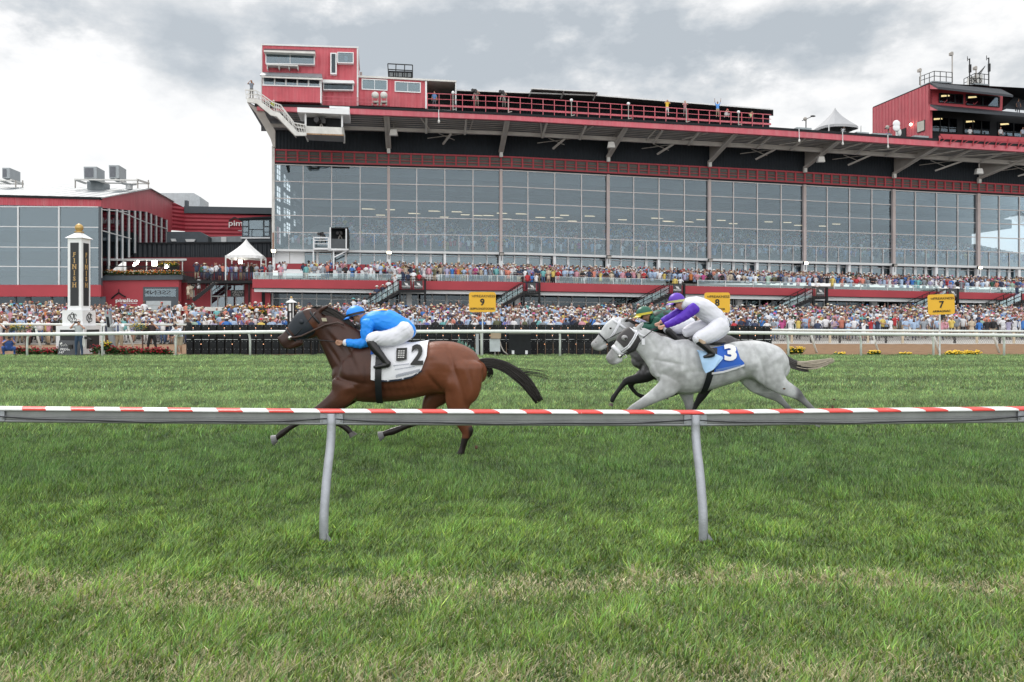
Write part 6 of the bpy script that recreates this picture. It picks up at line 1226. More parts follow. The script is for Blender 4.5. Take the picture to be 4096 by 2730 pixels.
def hairs(name, parent, S, path, n, mat, spread0, spread1, r0=.006, lat=.05, seed=1, wild=0, taper=.35):
    """bundle of strands along path nodes (x,y,halfwidth px)"""
    rg = random.Random(seed); b = MB(); P = catmull([(x, y, w) for x, y, w in path], 4)
    for i in range(n):
        u = rg.uniform(-1, 1); v = rg.uniform(-1, 1); ln = rg.uniform(.72, 1.0); ph = rg.random()*6; pts = []; m = max(4, int(len(P)*ln)); st = 0 if rg.random() < .6 else rg.randint(0, len(P)//3); rr = []
        for j in range(st, m):
            a = P[max(j-1, 0)]; c = P[min(j+1, len(P)-1)]; t = np.array([c[0]-a[0], c[1]-a[1]]); t /= np.linalg.norm(t)+1e-9; nx, ny = -t[1], t[0]; f = j/(len(P)-1)
            w = P[j, 2]*u+(wild*f*f*math.sin(ph+f*4))
            pts.append(S.p(P[j, 0]+nx*w, P[j, 1]+ny*w, spread0+v*lat*(1-.5*f))); rr.append(r0*(1-taper*f) if j < m-1 else r0*.25)
        if len(pts) > 2: b.tube(pts, rr, mat, 5)
    return b.build(name, parent, smooth=True)
def ring(S, b, x, y, ang, r, lat, w, mat, n=20, off=0, a0=0, a1=360):
    """strap ring round an elliptical section: plane through the section normal to direction ang (deg, px space)"""
    ca, sa = math.cos(math.radians(ang)), math.sin(math.radians(ang)); nx, ny = -sa, ca; pts = []
    for i in range(n+1):
        a = math.radians(a0+(a1-a0)*i/n); pts.append(Vector(S.p(x+nx*math.cos(a)*r, y+ny*math.cos(a)*r, off+math.sin(a)*lat)))
    d = (Vector(S.p(x+ca*w, y+sa*w))-Vector(S.p(x, y))); vs = []
    c = Vector(S.p(x, y, off))
    for p in pts:
        o = (p-c).normalized()*.006; vs += [p-d*.5, p+d*.5, p+d*.5+o, p-d*.5+o]
    fs = [[4*i+k, 4*i+(k+1) % 4, 4*i+4+(k+1) % 4, 4*i+4+k] for i in range(n) for k in range(4)]
    b.add(vs, fs, mat)
# torso surface for cloths
class Torso:
    def __init__(s, S, secs): s.S = S; s.q = np.array(secs, float)
    def at(s, x): return [float(np.interp(x, s.q[:, 0], s.q[:, k])) for k in (1, 2, 3)]
    def pt(s, x, y, o=.0, side=-1):
        t, b, hw = s.at(x); c = (t+b)/2; h = (b-t)/2+o/s.S.k; u = max(-1, min(1, (y-c)/h)); w = math.sqrt(max(0, 1-u*u))*(hw+o)
        yy = c+u*h
        if y < c-h: yy = c-h
        return Vector(s.S.p(x, yy, side*w))
    def lofts(s, off=0):
        nodes = [(x, (t+b)/2, (b-t)/2, hw) for x, t, b, hw in s.q]; return s.S.L(nodes, sub=3, n=28)
def cloth(name, parent, T, poly, mat, o=.03, thick=.012, both=True, nx=26, ny=20, border=None, wav=0.0, flare=0.0):
    """cloth lying on the torso, outline: left x(y) .. given as (x0,x1, ytop(x), ybot(x)) polylines"""
    x0, x1, top, bot = poly; obs = []; b = MB()
    for side in ((-1, 1) if both else (-1,)):
        vs = []
        for i in range(nx+1):
            x = x0+(x1-x0)*i/nx; yt, yb = top(x), bot(x)
            for j in range(ny+1):
                v = j/ny; y = yt+(yb-yt)*v
                oo = o+wav*math.sin(x*.11+v*5)*v+flare*v*v; vs.append(T.pt(x, y, oo, side))
        k = ny+1; f = [[i*k+j, (i+1)*k+j, (i+1)*k+j+1, i*k+j+1] for i in range(nx) for j in range(ny)]
        b.add(vs, f, mat)
        b.add([v+Vector((0, -side*thick*.5, 0)) for v in vs], [q[::-1] for q in f], mat)
    return b.build(name, parent, smooth=True)
def face(S, b_lofts, x, y, ang, R, L_, off=0):
    """head with brow, nose, jaw, chin, ear in a direction ang (px degrees, the way the face looks)"""
    ca, sa = math.cos(math.radians(ang)), math.sin(math.radians(ang)); P = lambda f, d: (x+ca*f*R-sa*d*R, y+sa*f*R+ca*d*R)   # f forward, d down-ish
    def N(f, d, r, l, o=off): q = P(f, d); return (q[0], q[1], r*R, l, o)
    out = [S.L([N(-.15, -.62, .62, L_*.8), N(-.12, -.2, .88, L_), N(.0, .25, .82, L_*.95), N(.12, .75, .55, L_*.7), N(.3, 1.02, .28, L_*.42)], sub=4, n=20)]
    out.append(S.L([N(.72, -.12, .10, .012), N(.92, .12, .12, .014), N(1.0, .30, .13, .018), N(.82, .40, .08, .014)], sub=3, n=10))   # nose
    out.append(S.L([N(.62, .58, .10, .028), N(.78, .6, .09, .02), N(.66, .7, .1, .026)], sub=2, n=10))    # lips
    out.append(S.L([N(.55, -.22, .14, .055), N(.72, -.2, .10, .045)], sub=2, n=12))     # brow
    for s in (-1, 1): out.append(S.L([N(-.22, -.1, .10, .012, off+s*L_), N(-.18, .12, .16, .014, off+s*(L_+.006)), N(-.12, .34, .08, .01, off+s*L_)], sub=2, n=10))
    b_lofts += out
def hand(S, x, y, ang, s, off, lofts, curl=1.0):
    """fist of five fingers closed round the reins; ang = forearm direction (px degrees)"""
    ca, sa = math.cos(math.radians(ang)), math.sin(math.radians(ang))
    def N(f, d, r, o): return (x+ca*f*s-sa*d*s, y+sa*f*s+ca*d*s, r*s, r*s*S.k, off+o)
    lofts.append(S.L([(x-ca*.9*s, y-sa*.9*s, .42*s, .024, off), (x, y, .55*s, .022, off), (x+ca*.6*s, y+sa*.6*s, .5*s, .018, off)], sub=3, n=12))
    for i in range(4):
        d = -.48+.32*i; ln = (.82, 1.0, .92, .68)[i]
        lofts.append(S.L([N(.5, d, .16, -.012), N(.5+.55*ln, d, .155, -.026), N(.55+.75*ln, d+.06, .15, -.004), N(.35+.55*ln, d+.08, .14, .018), N(.2, d+.06, .13, .014)], sub=3, n=8))
    lofts.append(S.L([N(-.3, -.45, .2, -.012), N(.2, -.72, .18, -.02), N(.7, -.72, .15, -.022), N(.95, -.6, .12, -.02)], sub=3, n=8))
HOOF = M('hoof', (.09, .085, .08), .5, 0, .2, 12); HAIRB = M('black_hair', (.012, .009, .008), .45, 0, .2, 9); EYE = M('dark_eye', (.008, .006, .006), .08, spec=.8)
NAVYL = M('black_leather', (.012, .013, .018), .4, 0, .1, 6); WTAPE = M('white_strap', (.72, .73, .78), .5, 0, .04, 5)
def hoof(S, parent, x, y, ang, s, off, mat=HOOF):
    ca, sa = math.cos(math.radians(ang)), math.sin(math.radians(ang)); b = MB(); n = 14; vs = []
    for (d, rf, rb, l) in ((-.25, .55, .5, .038), (.35, .85, .6, .05), (.55, .95, .62, .054)):
        for k in range(n):
            a = 2*math.pi*k/n; f = math.cos(a); rr = rf if f > 0 else rb; q = (d*s, f*rr*s); X = x+ca*q[0]-sa*q[1]*-1; Yy = y+sa*q[0]-ca*q[1]
            vs.append(Vector(S.p(X, Yy, off+math.sin(a)*l)))
    b.add(vs, [[i*n+k, i*n+(k+1) % n, (i+1)*n+(k+1) % n, (i+1)*n+k] for i in range(2) for k in range(n)]+[list(range(n))[::-1], list(range(2*n, 3*n))], mat); b.build('hoof', parent, smooth=False)
def relief(body, S, ms):
    """muscle relief: push the skin in or out along its normal, (x, y, half length, half width, angle, metres)"""
    V = vco(body); n = np.zeros(len(V)*3, np.float32); body.data.vertices.foreach_get('normal', n); n = n.reshape(-1, 3); x, y = S.px(V); d = np.zeros(len(V))
    side = np.clip(np.abs(n[:, 1])*1.6, 0, 1)
    for cx, cy, a, b, an, h in ms:
        c, s_ = math.cos(math.radians(an)), math.sin(math.radians(an)); u = (x-cx)*c+(y-cy)*s_; w = -(x-cx)*s_+(y-cy)*c; d += 1.55*h*np.exp(-(u/a)**2-(w/b)**2)
    V = V+n*(d*side)[:, None]; body.data.vertices.foreach_set('co', V.astype(np.float32).reshape(-1)); body.data.update()
def muscles(k, ox, oy):
    """shared layout, in the bay's px, scaled by k and moved by (ox, oy)"""
    L_ = [(1440, 1430, 75, 22, 62, .016), (1408, 1412, 60, 9, 60, -.014), (1452, 1500, 46, 30, 20, .020), (1420, 1545, 34, 16, -30, .014), (1425, 1520, 50, 7, 10, -.010), (1390, 1480, 40, 16, 75, .014), (1482, 1500, 55, 9, 88, -.012), (1470, 1560, 30, 18, -20, .012),
          (1770, 1440, 60, 30, 20, .014), (1850, 1450, 70, 20, 68, .016), (1822, 1470, 75, 8, 72, -.015), (1885, 1500, 60, 9, 78, -.010), (1800, 1530, 34, 30, 40, .016), (1745, 1530, 40, 9, 55, -.016), (1735, 1420, 22, 14, 0, .012), (1838, 1600, 40, 14, 80, .008), (1865, 1610, 60, 6, 78, -.008),
          (1350, 1370, 60, 10, 52, -.008), (1340, 1340, 60, 16, 48, .008), (1345, 1420, 50, 8, 55, -.008), (1590, 1560, 110, 12, -4, -.007), (1640, 1500, 90, 30, 0, .006)]
    L_ += [(1540+i*24, 1545-i*2, 34, 5, 78, -.0035) for i in range(6)]
    return [(x*k+ox, y*k+oy, a*k, b*k, an, h) for x, y, a, b, an, h in L_]
def horse(S, name_label, secs, neck, head, legs, extra, paint, mat, ground_y, group='racehorses', voxel=.0125, mus=()):
    root = empty('horse', S.p(secs[len(secs)//2][0], ground_y), name_label, 'horse', group); T = Torso(S, secs)
    lo = [T.lofts(), S.L(neck, n=22), S.L(head, n=22)]
    for off, nodes in legs: lo.append(S.L([(x, y, r, l) for x, y, r, l in nodes], off, n=14) if not len(nodes[0]) > 4 else S.L(nodes, n=14))
    for e in extra: lo.append(S.L(e, n=14))
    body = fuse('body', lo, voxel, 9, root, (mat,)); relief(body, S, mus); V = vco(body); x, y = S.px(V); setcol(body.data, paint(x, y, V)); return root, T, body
def bay():
    S = Side(10.17)
    secs = [(1362, 1436, 1545, .13), (1378, 1408, 1580, .19), (1420, 1385, 1606, .235), (1475, 1366, 1612, .26), (1530, 1362, 1610, .285), (1590, 1374, 1606, .295), (1650, 1380, 1594, .29), (1710, 1371, 1578, .28), (1765, 1364, 1575, .275), (1815, 1370, 1578, .265), (1860, 1389, 1572, .235), (1895, 1412, 1560, .19), (1920, 1440, 1535, .12)]
    neck = [(1290, 1296, 50, .075), (1325, 1325, 66, .085), (1362, 1366, 82, .105), (1402, 1412, 100, .14), (1445, 1462, 116, .19)]
    head = [(1278, 1268, 38, .07), (1252, 1278, 50, .088), (1222, 1296, 52, .088), (1194, 1320, 43, .072), (1168, 1343, 34, .058), (1146, 1360, 31, .056), (1131, 1368, 26, .054)]
    legs = [(-.15, [(1395, 1540, 62, .10), (1372, 1585, 46, .085), (1318, 1622, 30, .062), (1268, 1650, 21, .048), (1243, 1664, 20, .045), (1215, 1680, 13, .031), (1172, 1706, 11.5, .029), (1143, 1727, 14, .034), (1127, 1740, 12, .034), (1114, 1750, 11, .034)]),
            (.13, [(1420, 1550, 55, .09), (1385, 1590, 38, .075), (1325, 1640, 24, .05), (1296, 1672, 19, .044), (1318, 1693, 12, .03), (1352, 1705, 11, .029), (1380, 1722, 13, .033), (1392, 1736, 12, .033), (1398, 1746, 11, .03)]),
            (.13, [(1800, 1500, 85, .13), (1755, 1575, 52, .11), (1722, 1612, 37, .08), (1706, 1650, 26, .055), (1702, 1676, 21, .046), (1672, 1691, 14, .033), (1612, 1714, 12.5, .031), (1565, 1732, 15, .036), (1543, 1738, 13, .034), (1524, 1745, 12, .034)]),
            (-.15, [(1850, 1470, 88, .14), (1852, 1550, 74, .13), (1838, 1600, 55, .10), (1842, 1650, 37, .07), (1864, 1700, 28, .052), (1872, 1722, 24, .046), (1862, 1752, 15, .036), (1852, 1790, 13.5, .033), (1845, 1810, 16, .038), (1838, 1824, 13, .036), (1833, 1836, 12, .034)])]
    extra = [[(1232, 1318, 40, .07, .03), (1256, 1318, 34, .07, .03)], [(1325, 1225, 4, .01, .05), (1300, 1235, 9, .02, .05), (1282, 1248, 11, .025, .04)], [(1322, 1222, 4, .01, -.05), (1297, 1234, 9, .022, -.05), (1278, 1247, 11, .025, -.04)],
             [(1128, 1352, 12, .02, -.03), (1118, 1358, 11, .02, -.03)], [(1140, 1382, 14, .035, 0), (1165, 1384, 14, .04, 0), (1200, 1368, 18, .05, 0)]]
    def paint(x, y, V):
        red = np.array([.165, .056, .029]); dk = np.array([.036, .017, .014]); blk = np.array([.014, .010, .010]); c = np.ones((len(x), 1))*red
        m = sstep(1720, 1420, x)*.85; m = np.maximum(m, sstep(1380, 1330, x)*.92); c = c*(1-m[:, None])+dk*m[:, None]
        br = np.exp(-((x-1420)/60)**2-((y-1575)/45)**2)*.5+np.exp(-((x-1250)/26)**2-((y-1310)/30)**2)*.55; c = c*(1-br[:, None])+np.array([.17, .06, .03])*br[:, None]
        leg = sstep(1655, 1690, y)*((x < 1690) | (x > 1790)); hock = sstep(1868, 1885, x)*sstep(1690, 1705, y); leg = np.maximum(leg*(1-.65*((x > 1790) & (y < 1745))), sstep(1740, 1765, y)); leg = np.maximum(leg, hock)
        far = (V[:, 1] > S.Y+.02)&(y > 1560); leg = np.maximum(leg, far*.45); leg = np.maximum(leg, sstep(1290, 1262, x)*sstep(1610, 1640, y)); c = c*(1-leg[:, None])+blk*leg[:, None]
        mz = sstep(1175, 1150, x)*(y < 1450); c = c*(1-.5*mz[:, None])+np.array([.045, .03, .03])*.5*mz[:, None]; return c
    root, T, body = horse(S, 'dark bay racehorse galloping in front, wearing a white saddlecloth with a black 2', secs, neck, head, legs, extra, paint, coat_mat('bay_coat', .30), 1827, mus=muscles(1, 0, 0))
    hoof(S, root, 1116, 1748, 165, 26, -.15, M('pale_hoof', (.17, .17, .18), .5)); hoof(S, root, 1397, 1742, 60, 23, .13); hoof(S, root, 1522, 1746, 165, 26, .13, M('pale_hoof', (0, 0, 0))); hoof(S, root, 1834, 1834, 105, 24, -.15)
    hairs('tail', root, S, [(1915, 1452, 14), (1950, 1452, 18), (1990, 1458, 19), (2030, 1474, 20), (2070, 1500, 21), (2105, 1532, 18), (2130, 1565, 13), (2148, 1592, 8), (2160, 1612, 3)], 420, HAIRB, 0, 0, .0052, .05, 5, 15)
    hairs('tail_wisp', root, S, [(1930, 1455, 10), (1990, 1462, 10), (2050, 1480, 13), (2110, 1488, 15), (2170, 1496, 18), (2210, 1512, 24)], 34, HAIRB, 0, 0, .0022, .05, 6, 10); hairs('tail_wisp', root, S, [(1930, 1460, 8), (1955, 1475, 10), (1962, 1495, 9), (1945, 1512, 10)], 60, HAIRB, 0, 0, .004, .04, 7, 6)
    for i, (x, y) in enumerate(((1284, 1246), (1310, 1252), (1335, 1266), (1362, 1284), (1388, 1305), (1412, 1330), (1438, 1352))):
        pass
    hairs('mane', root, S, [(1268, 1238, 10), (1300, 1242, 15), (1335, 1260, 20), (1370, 1286, 21), (1405, 1320, 19), (1445, 1356, 14)], 260, HAIRB, 0, 0, .008, .045, 8, 7, .2); v_, f_ = S.L([(1272, 1240, 5, .018), (1305, 1246, 9, .03), (1345, 1266, 11, .035), (1385, 1300, 11, .035), (1425, 1340, 9, .03), (1450, 1360, 5, .02)]); bb = MB(); bb.add(v_, f_, HAIRB); bb.build('mane_crest', root, smooth=True); hairs('forelock', root, S, [(1300, 1232, 6), (1262, 1232, 7), (1232, 1243, 5)], 40, HAIRB, 0, 0, .005, .03, 9, 3)
    # blinker hood, bridle
    b = MB(); v, f = S.L([(1240, 1285, 52, .092), (1218, 1300, 52.5, .094), (1192, 1322, 43.5, .078), (1178, 1334, 38, .068)], n=22, inf=.006, cap=False); b.add(v, f[:-2], M('navy_blinker_hood', (.012, .018, .028), .6, 0, .1, 9))
    hb = b.build('blinkers', root, smooth=True); b = MB(); b.ball(S.p(1215, 1288, -.088), (.035, .03, .035), M('navy_blinker_hood', (0, 0, 0)), 12, 8); b.build('blinker_cup', hb, smooth=True)
    b = MB(); ring(S, b, 1168, 1343, 139, 36, .064, 8, NAVYL); ring(S, b, 1265, 1272, 140, 44, .086, 9, NAVYL); b.tube([S.p(1172, 1355, -.066), S.p(1200, 1330, -.084), S.p(1235, 1290, -.095), S.p(1268, 1250, -.08)], .007, NAVYL, 6)
    b.ball(S.p(1166, 1352, -.068), (.028, .012, .028), M('steel_bit', (.6, .6, .58), .25, .9), 10, 8); b.build('bridle', root, smooth=True)
    for sd in (-1, 1):
        b = MB(); b.tube([S.p(1168, 1353, sd*.072), S.p(1215, 1344, sd*.10), S.p(1262, 1322, sd*.11), S.p(1310, 1300, sd*.12), S.p(1360, 1290, sd*.13), S.p(1385, 1300, sd*.135)], .013, M('rein_leather', (.06, .035, .03), .5), 7); b.tube([S.p(1175, 1358, sd*.072), S.p(1250, 1358, sd*.11), S.p(1310, 1362, sd*.13), S.p(1368, 1368, sd*.15)], .006, NAVYL, 6); b.build('rein', root, smooth=True)
    b = MB(); q = [S.p(1294, 1273, -.112), S.p(1313, 1273, -.116), S.p(1317, 1286, -.118), S.p(1298, 1286, -.114)]; b.prism(q, (0, -.004, 0), M('tan_tag', (.45, .42, .30), .6)); b.build('tag', root)
    # girth, saddle, cloths
    CL = M('white_saddlecloth', (.74, .75, .80), .7, 0, .04, 5, .15, 30); top = Ln((1496, 1380), (1560, 1376), (1620, 1362), (1680, 1352), (1716, 1352)); bot = Ln((1496, 1512), (1512, 1515), (1560, 1518), (1610, 1513), (1660, 1502), (1695, 1480), (1716, 1420))
    sc = cloth('saddlecloth', root, T, (1500, 1716, top, bot), CL, .030, .012, wav=.004, flare=.012)
    cloth('cloth_border', sc, T, (1512, 1700, Ln((1500, 1511), (1560, 1514), (1610, 1509), (1660, 1498), (1695, 1477)), Ln((1500, 1517), (1560, 1521), (1610, 1516), (1660, 1505), (1695, 1483))), M('navy_cloth', (.012, .02, .04), .7), .045, .01)
    cloth('number_cloth_edge', sc, T, (1497, 1524, Ln((1490, 1385), (1530, 1385)), Ln((1490, 1418), (1530, 1408))), M('blue_cloth', (.01, .09, .42), .7), .048, .01, both=False)
    t = MB(); mf = lambda cx, cy, rot=0: (lambda x, y: T.pt(cx+(x*math.cos(rot)+y*math.sin(rot))/S.k, cy-(y*math.cos(rot)-x*math.sin(rot))/S.k, .062))
    t.text('2', None, None, None, .24, INK, mapf=mf(1680, 1420), bold=.035, width=.155); tx = t.build('number', sc)
    t = MB(); n = 8; cs = [(1597, 1391), (1638, 1389), (1640, 1434), (1600, 1440)]
    def bil(cs, u, v): return tuple((cs[0][k]*(1-u)+cs[1][k]*u)*(1-v)+(cs[3][k]*(1-u)+cs[2][k]*u)*v for k in (0, 1))
    vs = [T.pt(*bil(cs, i/n, j/n), .060) for i in range(n+1) for j in range(n+1)]; t.add(vs, [[i*(n+1)+j, (i+1)*(n+1)+j, (i+1)*(n+1)+j+1, i*(n+1)+j+1] for i in range(n) for j in range(n)], INK)
    for k in range(4):
        for j in range(3): x = 1605+j*9; y = 1400+k*8; t.quad([T.pt(x, y, .066), T.pt(x+7, y, .066), T.pt(x+7, y+2.5, .066), T.pt(x, y+2.5, .066)], WHITEL)
    t.build('emblem', sc)
    t = MB(); rg = random.Random(2)
    for (x0, x1, y0, sl, hh, st) in ((1590, 1648, 1455, -.12, 5, 3.2), (1596, 1672, 1470, -.16, 5, 3.2), (1600, 1690, 1491, -.24, 13, 3.6)):
        x = x0
        while x < x1: y = y0+(x-x0)*sl; t.quad([T.pt(x, y, .060), T.pt(x+st*.5, y, .060), T.pt(x+st*.5, y+hh*rg.uniform(.6, 1), .060), T.pt(x, y+hh, .060)], M('slate_print', (.12, .14, .2), .7)); x += st
    t.build('print', sc)
    g_ = MB()
    for sd in (-1, 1):
        vs = []
        for j in range(21):
            y = 1395+(1609-1395)*j/20
            for x in (1519+(-4)*j/20, 1545+(-4)*j/20): vs.append(T.pt(x, y, .052 if j > 2 else .03, sd))
        g_.add(vs, [[2*j, 2*j+1, 2*j+3, 2*j+2] for j in range(20)], NAVYL)
    g_.build('girth', root, smooth=True)
    v, f = S.L([(1500, 1366, 8, .12), (1530, 1364, 11, .15), (1570, 1374, 10, .16), (1606, 1368, 10, .12)], n=18); b = MB(); b.add(v, f, M('red_black_saddle', (.10, .012, .012), .45)); b.build('saddle', root, smooth=True)
    for sd in (-1,):
        pass
    return S, root, T
def wrinkle(o, S, amp, f=.12, st=4., an=30):
    V = vco(o); n = np.zeros(len(V)*3, np.float32); o.data.vertices.foreach_get('normal', n); n = n.reshape(-1, 3); x, y = S.px(V); c, s_ = math.cos(math.radians(an)), math.sin(math.radians(an)); u = (x*c+y*s_)*f; w = (-x*s_+y*c)*f*st
    q = vnoise(u+w*.12+V[:, 1]*3+20, w+V[:, 1]*9+40); r = 1-2*np.abs(q-.5); V = V+n*(amp*(r-.6)+amp*.6*(vnoise(u*2.3+7, w*1.4+3)-.5))[:, None]; o.data.vertices.foreach_set('co', V.astype(np.float32).reshape(-1)); o.data.update()
def jockey(S, lab, head, hang, R, helmet, torso, arms, legs, boots, cols, sleeve_mat=None, extra=None, white_cuff=False, brimcol=None, hatband=None):
    """body is one fused mesh; helmet, silks, breeches, boots are its children"""
    SK = M('skin_'+cols['skin_n'], cols['skin'], .5, 0, .08, 9); lo = [S.L([(x, y, r*.86, l*.86) for x, y, r, l in torso])]; hx, hy = head
    lo.append(S.L([(torso[0][0], torso[0][1], 14, .06), (hx+4, hy+2, 15, .055)]))
    face(S, lo, hx, hy, hang, R, .078)
    for (off, nodes, han) in arms:
        nn = [(x, y, r*.8, l*.8, off if len(q) < 1 else off+q[0]) for x, y, r, l, *q in [(*a, 0) if len(a) == 4 else a for a in nodes]]; lo.append(S.L(nn)); x, y = nodes[-1][:2]; a = math.degrees(math.atan2(y-nodes[-2][1], x-nodes[-2][0])); hand(S, x+math.cos(math.radians(a))*han*1.2, y+math.sin(math.radians(a))*han*1.2, a, han, off+(nodes[-1][4] if len(nodes[-1]) > 4 else 0), lo)
    for off, nodes in legs: lo.append(S.L([(q[0], q[1], q[2]*.85, q[3]*.85, *q[4:]) for q in nodes], off))
    for off, nodes in boots: lo.append(S.L([(x, y, r*.8, l*.8) for x, y, r, l in nodes], off))
    body = fuse('person', lo, .0075, 3, None, (SK,), label=lab, cat='person', group='jockeys'); ABS[body.name] = (0, 0, 0)
    lo = [S.L(torso, inf=.014)]
    jk = fuse('silks', lo, .009, 4, body, (cols['torso'],)); wrinkle(jk, S, .010, .028, 2.2, 20)
    for off, nodes, han in arms:
        nn = [(*a[:4], off+(a[4] if len(a) > 4 else 0)) for a in nodes]
        sl = fuse('sleeve', [S.L(nn[:-1]+[(*[(nn[-1][k]*.75+nn[-2][k]*.25) for k in range(4)], nn[-1][4])], inf=.010)], .008, 3, jk, (cols['sleeve'],)); wrinkle(sl, S, .007, .045, 2, -60)
        if white_cuff: b = MB(); v, f = S.L([(nn[-1][0]*.86+nn[-2][0]*.14, nn[-1][1]*.86+nn[-2][1]*.14, nn[-1][2]+1, nn[-1][3]+.004, nn[-1][4]), (nn[-1][0]*.99+nn[-2][0]*.01, nn[-1][1]*.99+nn[-2][1]*.01, nn[-1][2], nn[-1][3]+.003, nn[-1][4])], inf=.009); b.add(v, f, cols['white']); b.build('cuff', sl, smooth=True)
    for off, nodes in legs: wrinkle(fuse('breeches', [S.L(nodes, off, inf=.012)], .009, 4, body, (cols['white'],)), S, .007, .028, 2.4, -25)
    for off, nodes in boots: fuse('boot', [S.L(nodes, off, inf=.004)], .009, 2, body, (cols['boot'],))
    x, y, rx, ry, an = helmet; b = MB(); n = 24; m = 14; ca, sa = math.cos(math.radians(an)), math.sin(math.radians(an)); vs = []
    for i in range(m+1):
        a = math.pi*.58*i/m
        for k in range(n): t = 2*math.pi*k/n; u = math.sin(a)*math.cos(t)*rx; h = -math.cos(a)*ry; vs.append(Vector(S.p(x+ca*u-sa*h, y+sa*u+ca*h, math.sin(a)*math.sin(t)*.115)))
    b.add(vs, [[i*n+k, (i+1)*n+k, (i+1)*n+(k+1) % n, i*n+(k+1) % n] for i in range(m) for k in range(n)], cols['helmet']); hm = b.build('helmet', body, smooth=True)
    b = MB(); vs = []
    for i in range(9):       # peak
        t = math.radians(-62+124*i/8)
        for q, dz in ((.97, .12), (1.38, .34)):
            u = -math.cos(t)*rx*q; vs.append(Vector(S.p(x+ca*u-sa*(dz*ry), y+sa*u+ca*(dz*ry), math.sin(t)*.115*min(q, 1.08))))
    b.add(vs, [[2*i, 2*i+1, 2*i+3, 2*i+2] for i in range(8)], brimcol or cols['helmet']); b.add([v+Vector((0, 0, -.008)) for v in vs], [[2*i, 2*i+2, 2*i+3, 2*i+1] for i in range(8)], brimcol or cols['helmet']); b.build('peak', hm, smooth=True)
    b = MB(); vs = []
    for i in range(25):
        t = 2*math.pi*i/24
        for dz in (-.10, .20): u = math.cos(t)*rx*1.03; h = dz*ry; vs.append(Vector(S.p(x+ca*u-sa*h, y+sa*u+ca*h, math.sin(t)*.119)))
    b.add(vs, [[2*i, 2*i+1, 2*i+3, 2*i+2] for i in range(24)], hatband or NAVYL); b.build('goggle_strap', hm, smooth=True)
    b = MB(); v, f = S.L([(hx+math.cos(math.radians(hang))*R*.75+sa*4, hy+math.sin(math.radians(hang))*R*.75-5, 6, .065), (hx+math.cos(math.radians(hang))*R*.92, hy+math.sin(math.radians(hang))*R*.9-3, 5, .055)]); b.add(v, f, M('goggle_lens', (.02, .02, .02), .15)); b.build('goggles', hm, smooth=True)
    return body
def fab(n, c, v=.05): return M(n, c, .55, 0, v, 4, .25, 12)
SB, RB, TB = bay()
WB = fab('white_breeches', (.70, .71, .78)); BOOT = M('boot_leather', (.014, .014, .016), .3, 0, .15, 6)
cb = dict(skin_n='tan', skin=(.36, .19, .12), torso=fab('blue_silks', (.012, .27, .90)), sleeve=fab('blue_silks', (0, 0, 0)), white=WB, boot=BOOT, helmet=M('blue_helmet_cover', (.012, .26, .88), .45, 0, .05, 4, .1, 14))
jb = jockey(SB, 'person in bright blue silks and helmet crouched low over the dark bay horse', (1434, 1266), 148, 31, (1422, 1256, 38, 33, -14),
    [(1462, 1290, 24, .12), (1492, 1286, 36, .185), (1535, 1284, 44, .19), (1580, 1298, 40, .17), (1618, 1316, 34, .165), (1636, 1330, 28, .15)],
    [(-.17, [(1482, 1292, 24, .060), (1476, 1330, 21, .052), (1478, 1362, 20, .047), (1448, 1374, 16, .042), (1412, 1371, 13, .036), (1392, 1370, 11, .031)], 15), (.17, [(1482, 1290, 24, .060), (1470, 1330, 20, .05), (1468, 1358, 18, .045), (1430, 1360, 14, .038), (1396, 1358, 10, .03)], 13)],
    [(-.12, [(1628, 1322, 36, .105, -.12), (1590, 1346, 33, .095, -.16), (1548, 1354, 28, .080, -.25), (1512, 1352, 23, .065, -.32), (1502, 1360, 18, .056, -.34)]), (.12, [(1628, 1320, 34, .105, .12), (1590, 1342, 30, .09, .18), (1548, 1348, 26, .078, .26), (1510, 1348, 20, .06, .34)])],
    [(-.355, [(1503, 1366, 16, .052), (1518, 1390, 16, .052), (1540, 1415, 14, .045), (1560, 1440, 11, .037), (1570, 1452, 11, .036), (1545, 1458, 9, .036), (1518, 1463, 6, .03)]), (.355, [(1503, 1366, 16, .052), (1530, 1405, 15, .05), (1560, 1440, 11, .037), (1540, 1458, 9, .036), (1518, 1463, 6, .03)])], cb, white_cuff=True)
b = MB(); Tj = Torso(SB, [(1460, 1262, 1320, .14), (1500, 1246, 1330, .2), (1535, 1238, 1335, .205), (1580, 1256, 1345, .19), (1620, 1280, 1350, .17)])
GY = M('yellow_silk_print', (.80, .48, .05), .6)
for k in range(22):
    a, e = 2*math.pi*k/22, 2*math.pi*(k+1)/22
    q = lambda t, r: Vector(SB.p(1526+math.cos(t)*34*r, 0))+Vector((0, 0, 0))
    def pt(t, r):
        x = 1526+math.cos(t)*36*r; tt, bb, hw = Tj.at(x); oy = math.sin(t)*.12*r; c = (tt+bb)/2; h = (bb-tt)/2
        yy = c-h*math.sqrt(max(0, 1-(oy/hw)**2)); v = Vector(SB.p(x, yy-6, oy)); return v
    if 3 < k < 6: continue
    b.quad([pt(a, 1), pt(e, 1), pt(e, .72), pt(a, .72)], GY)
b.build('silks_emblem', jb)
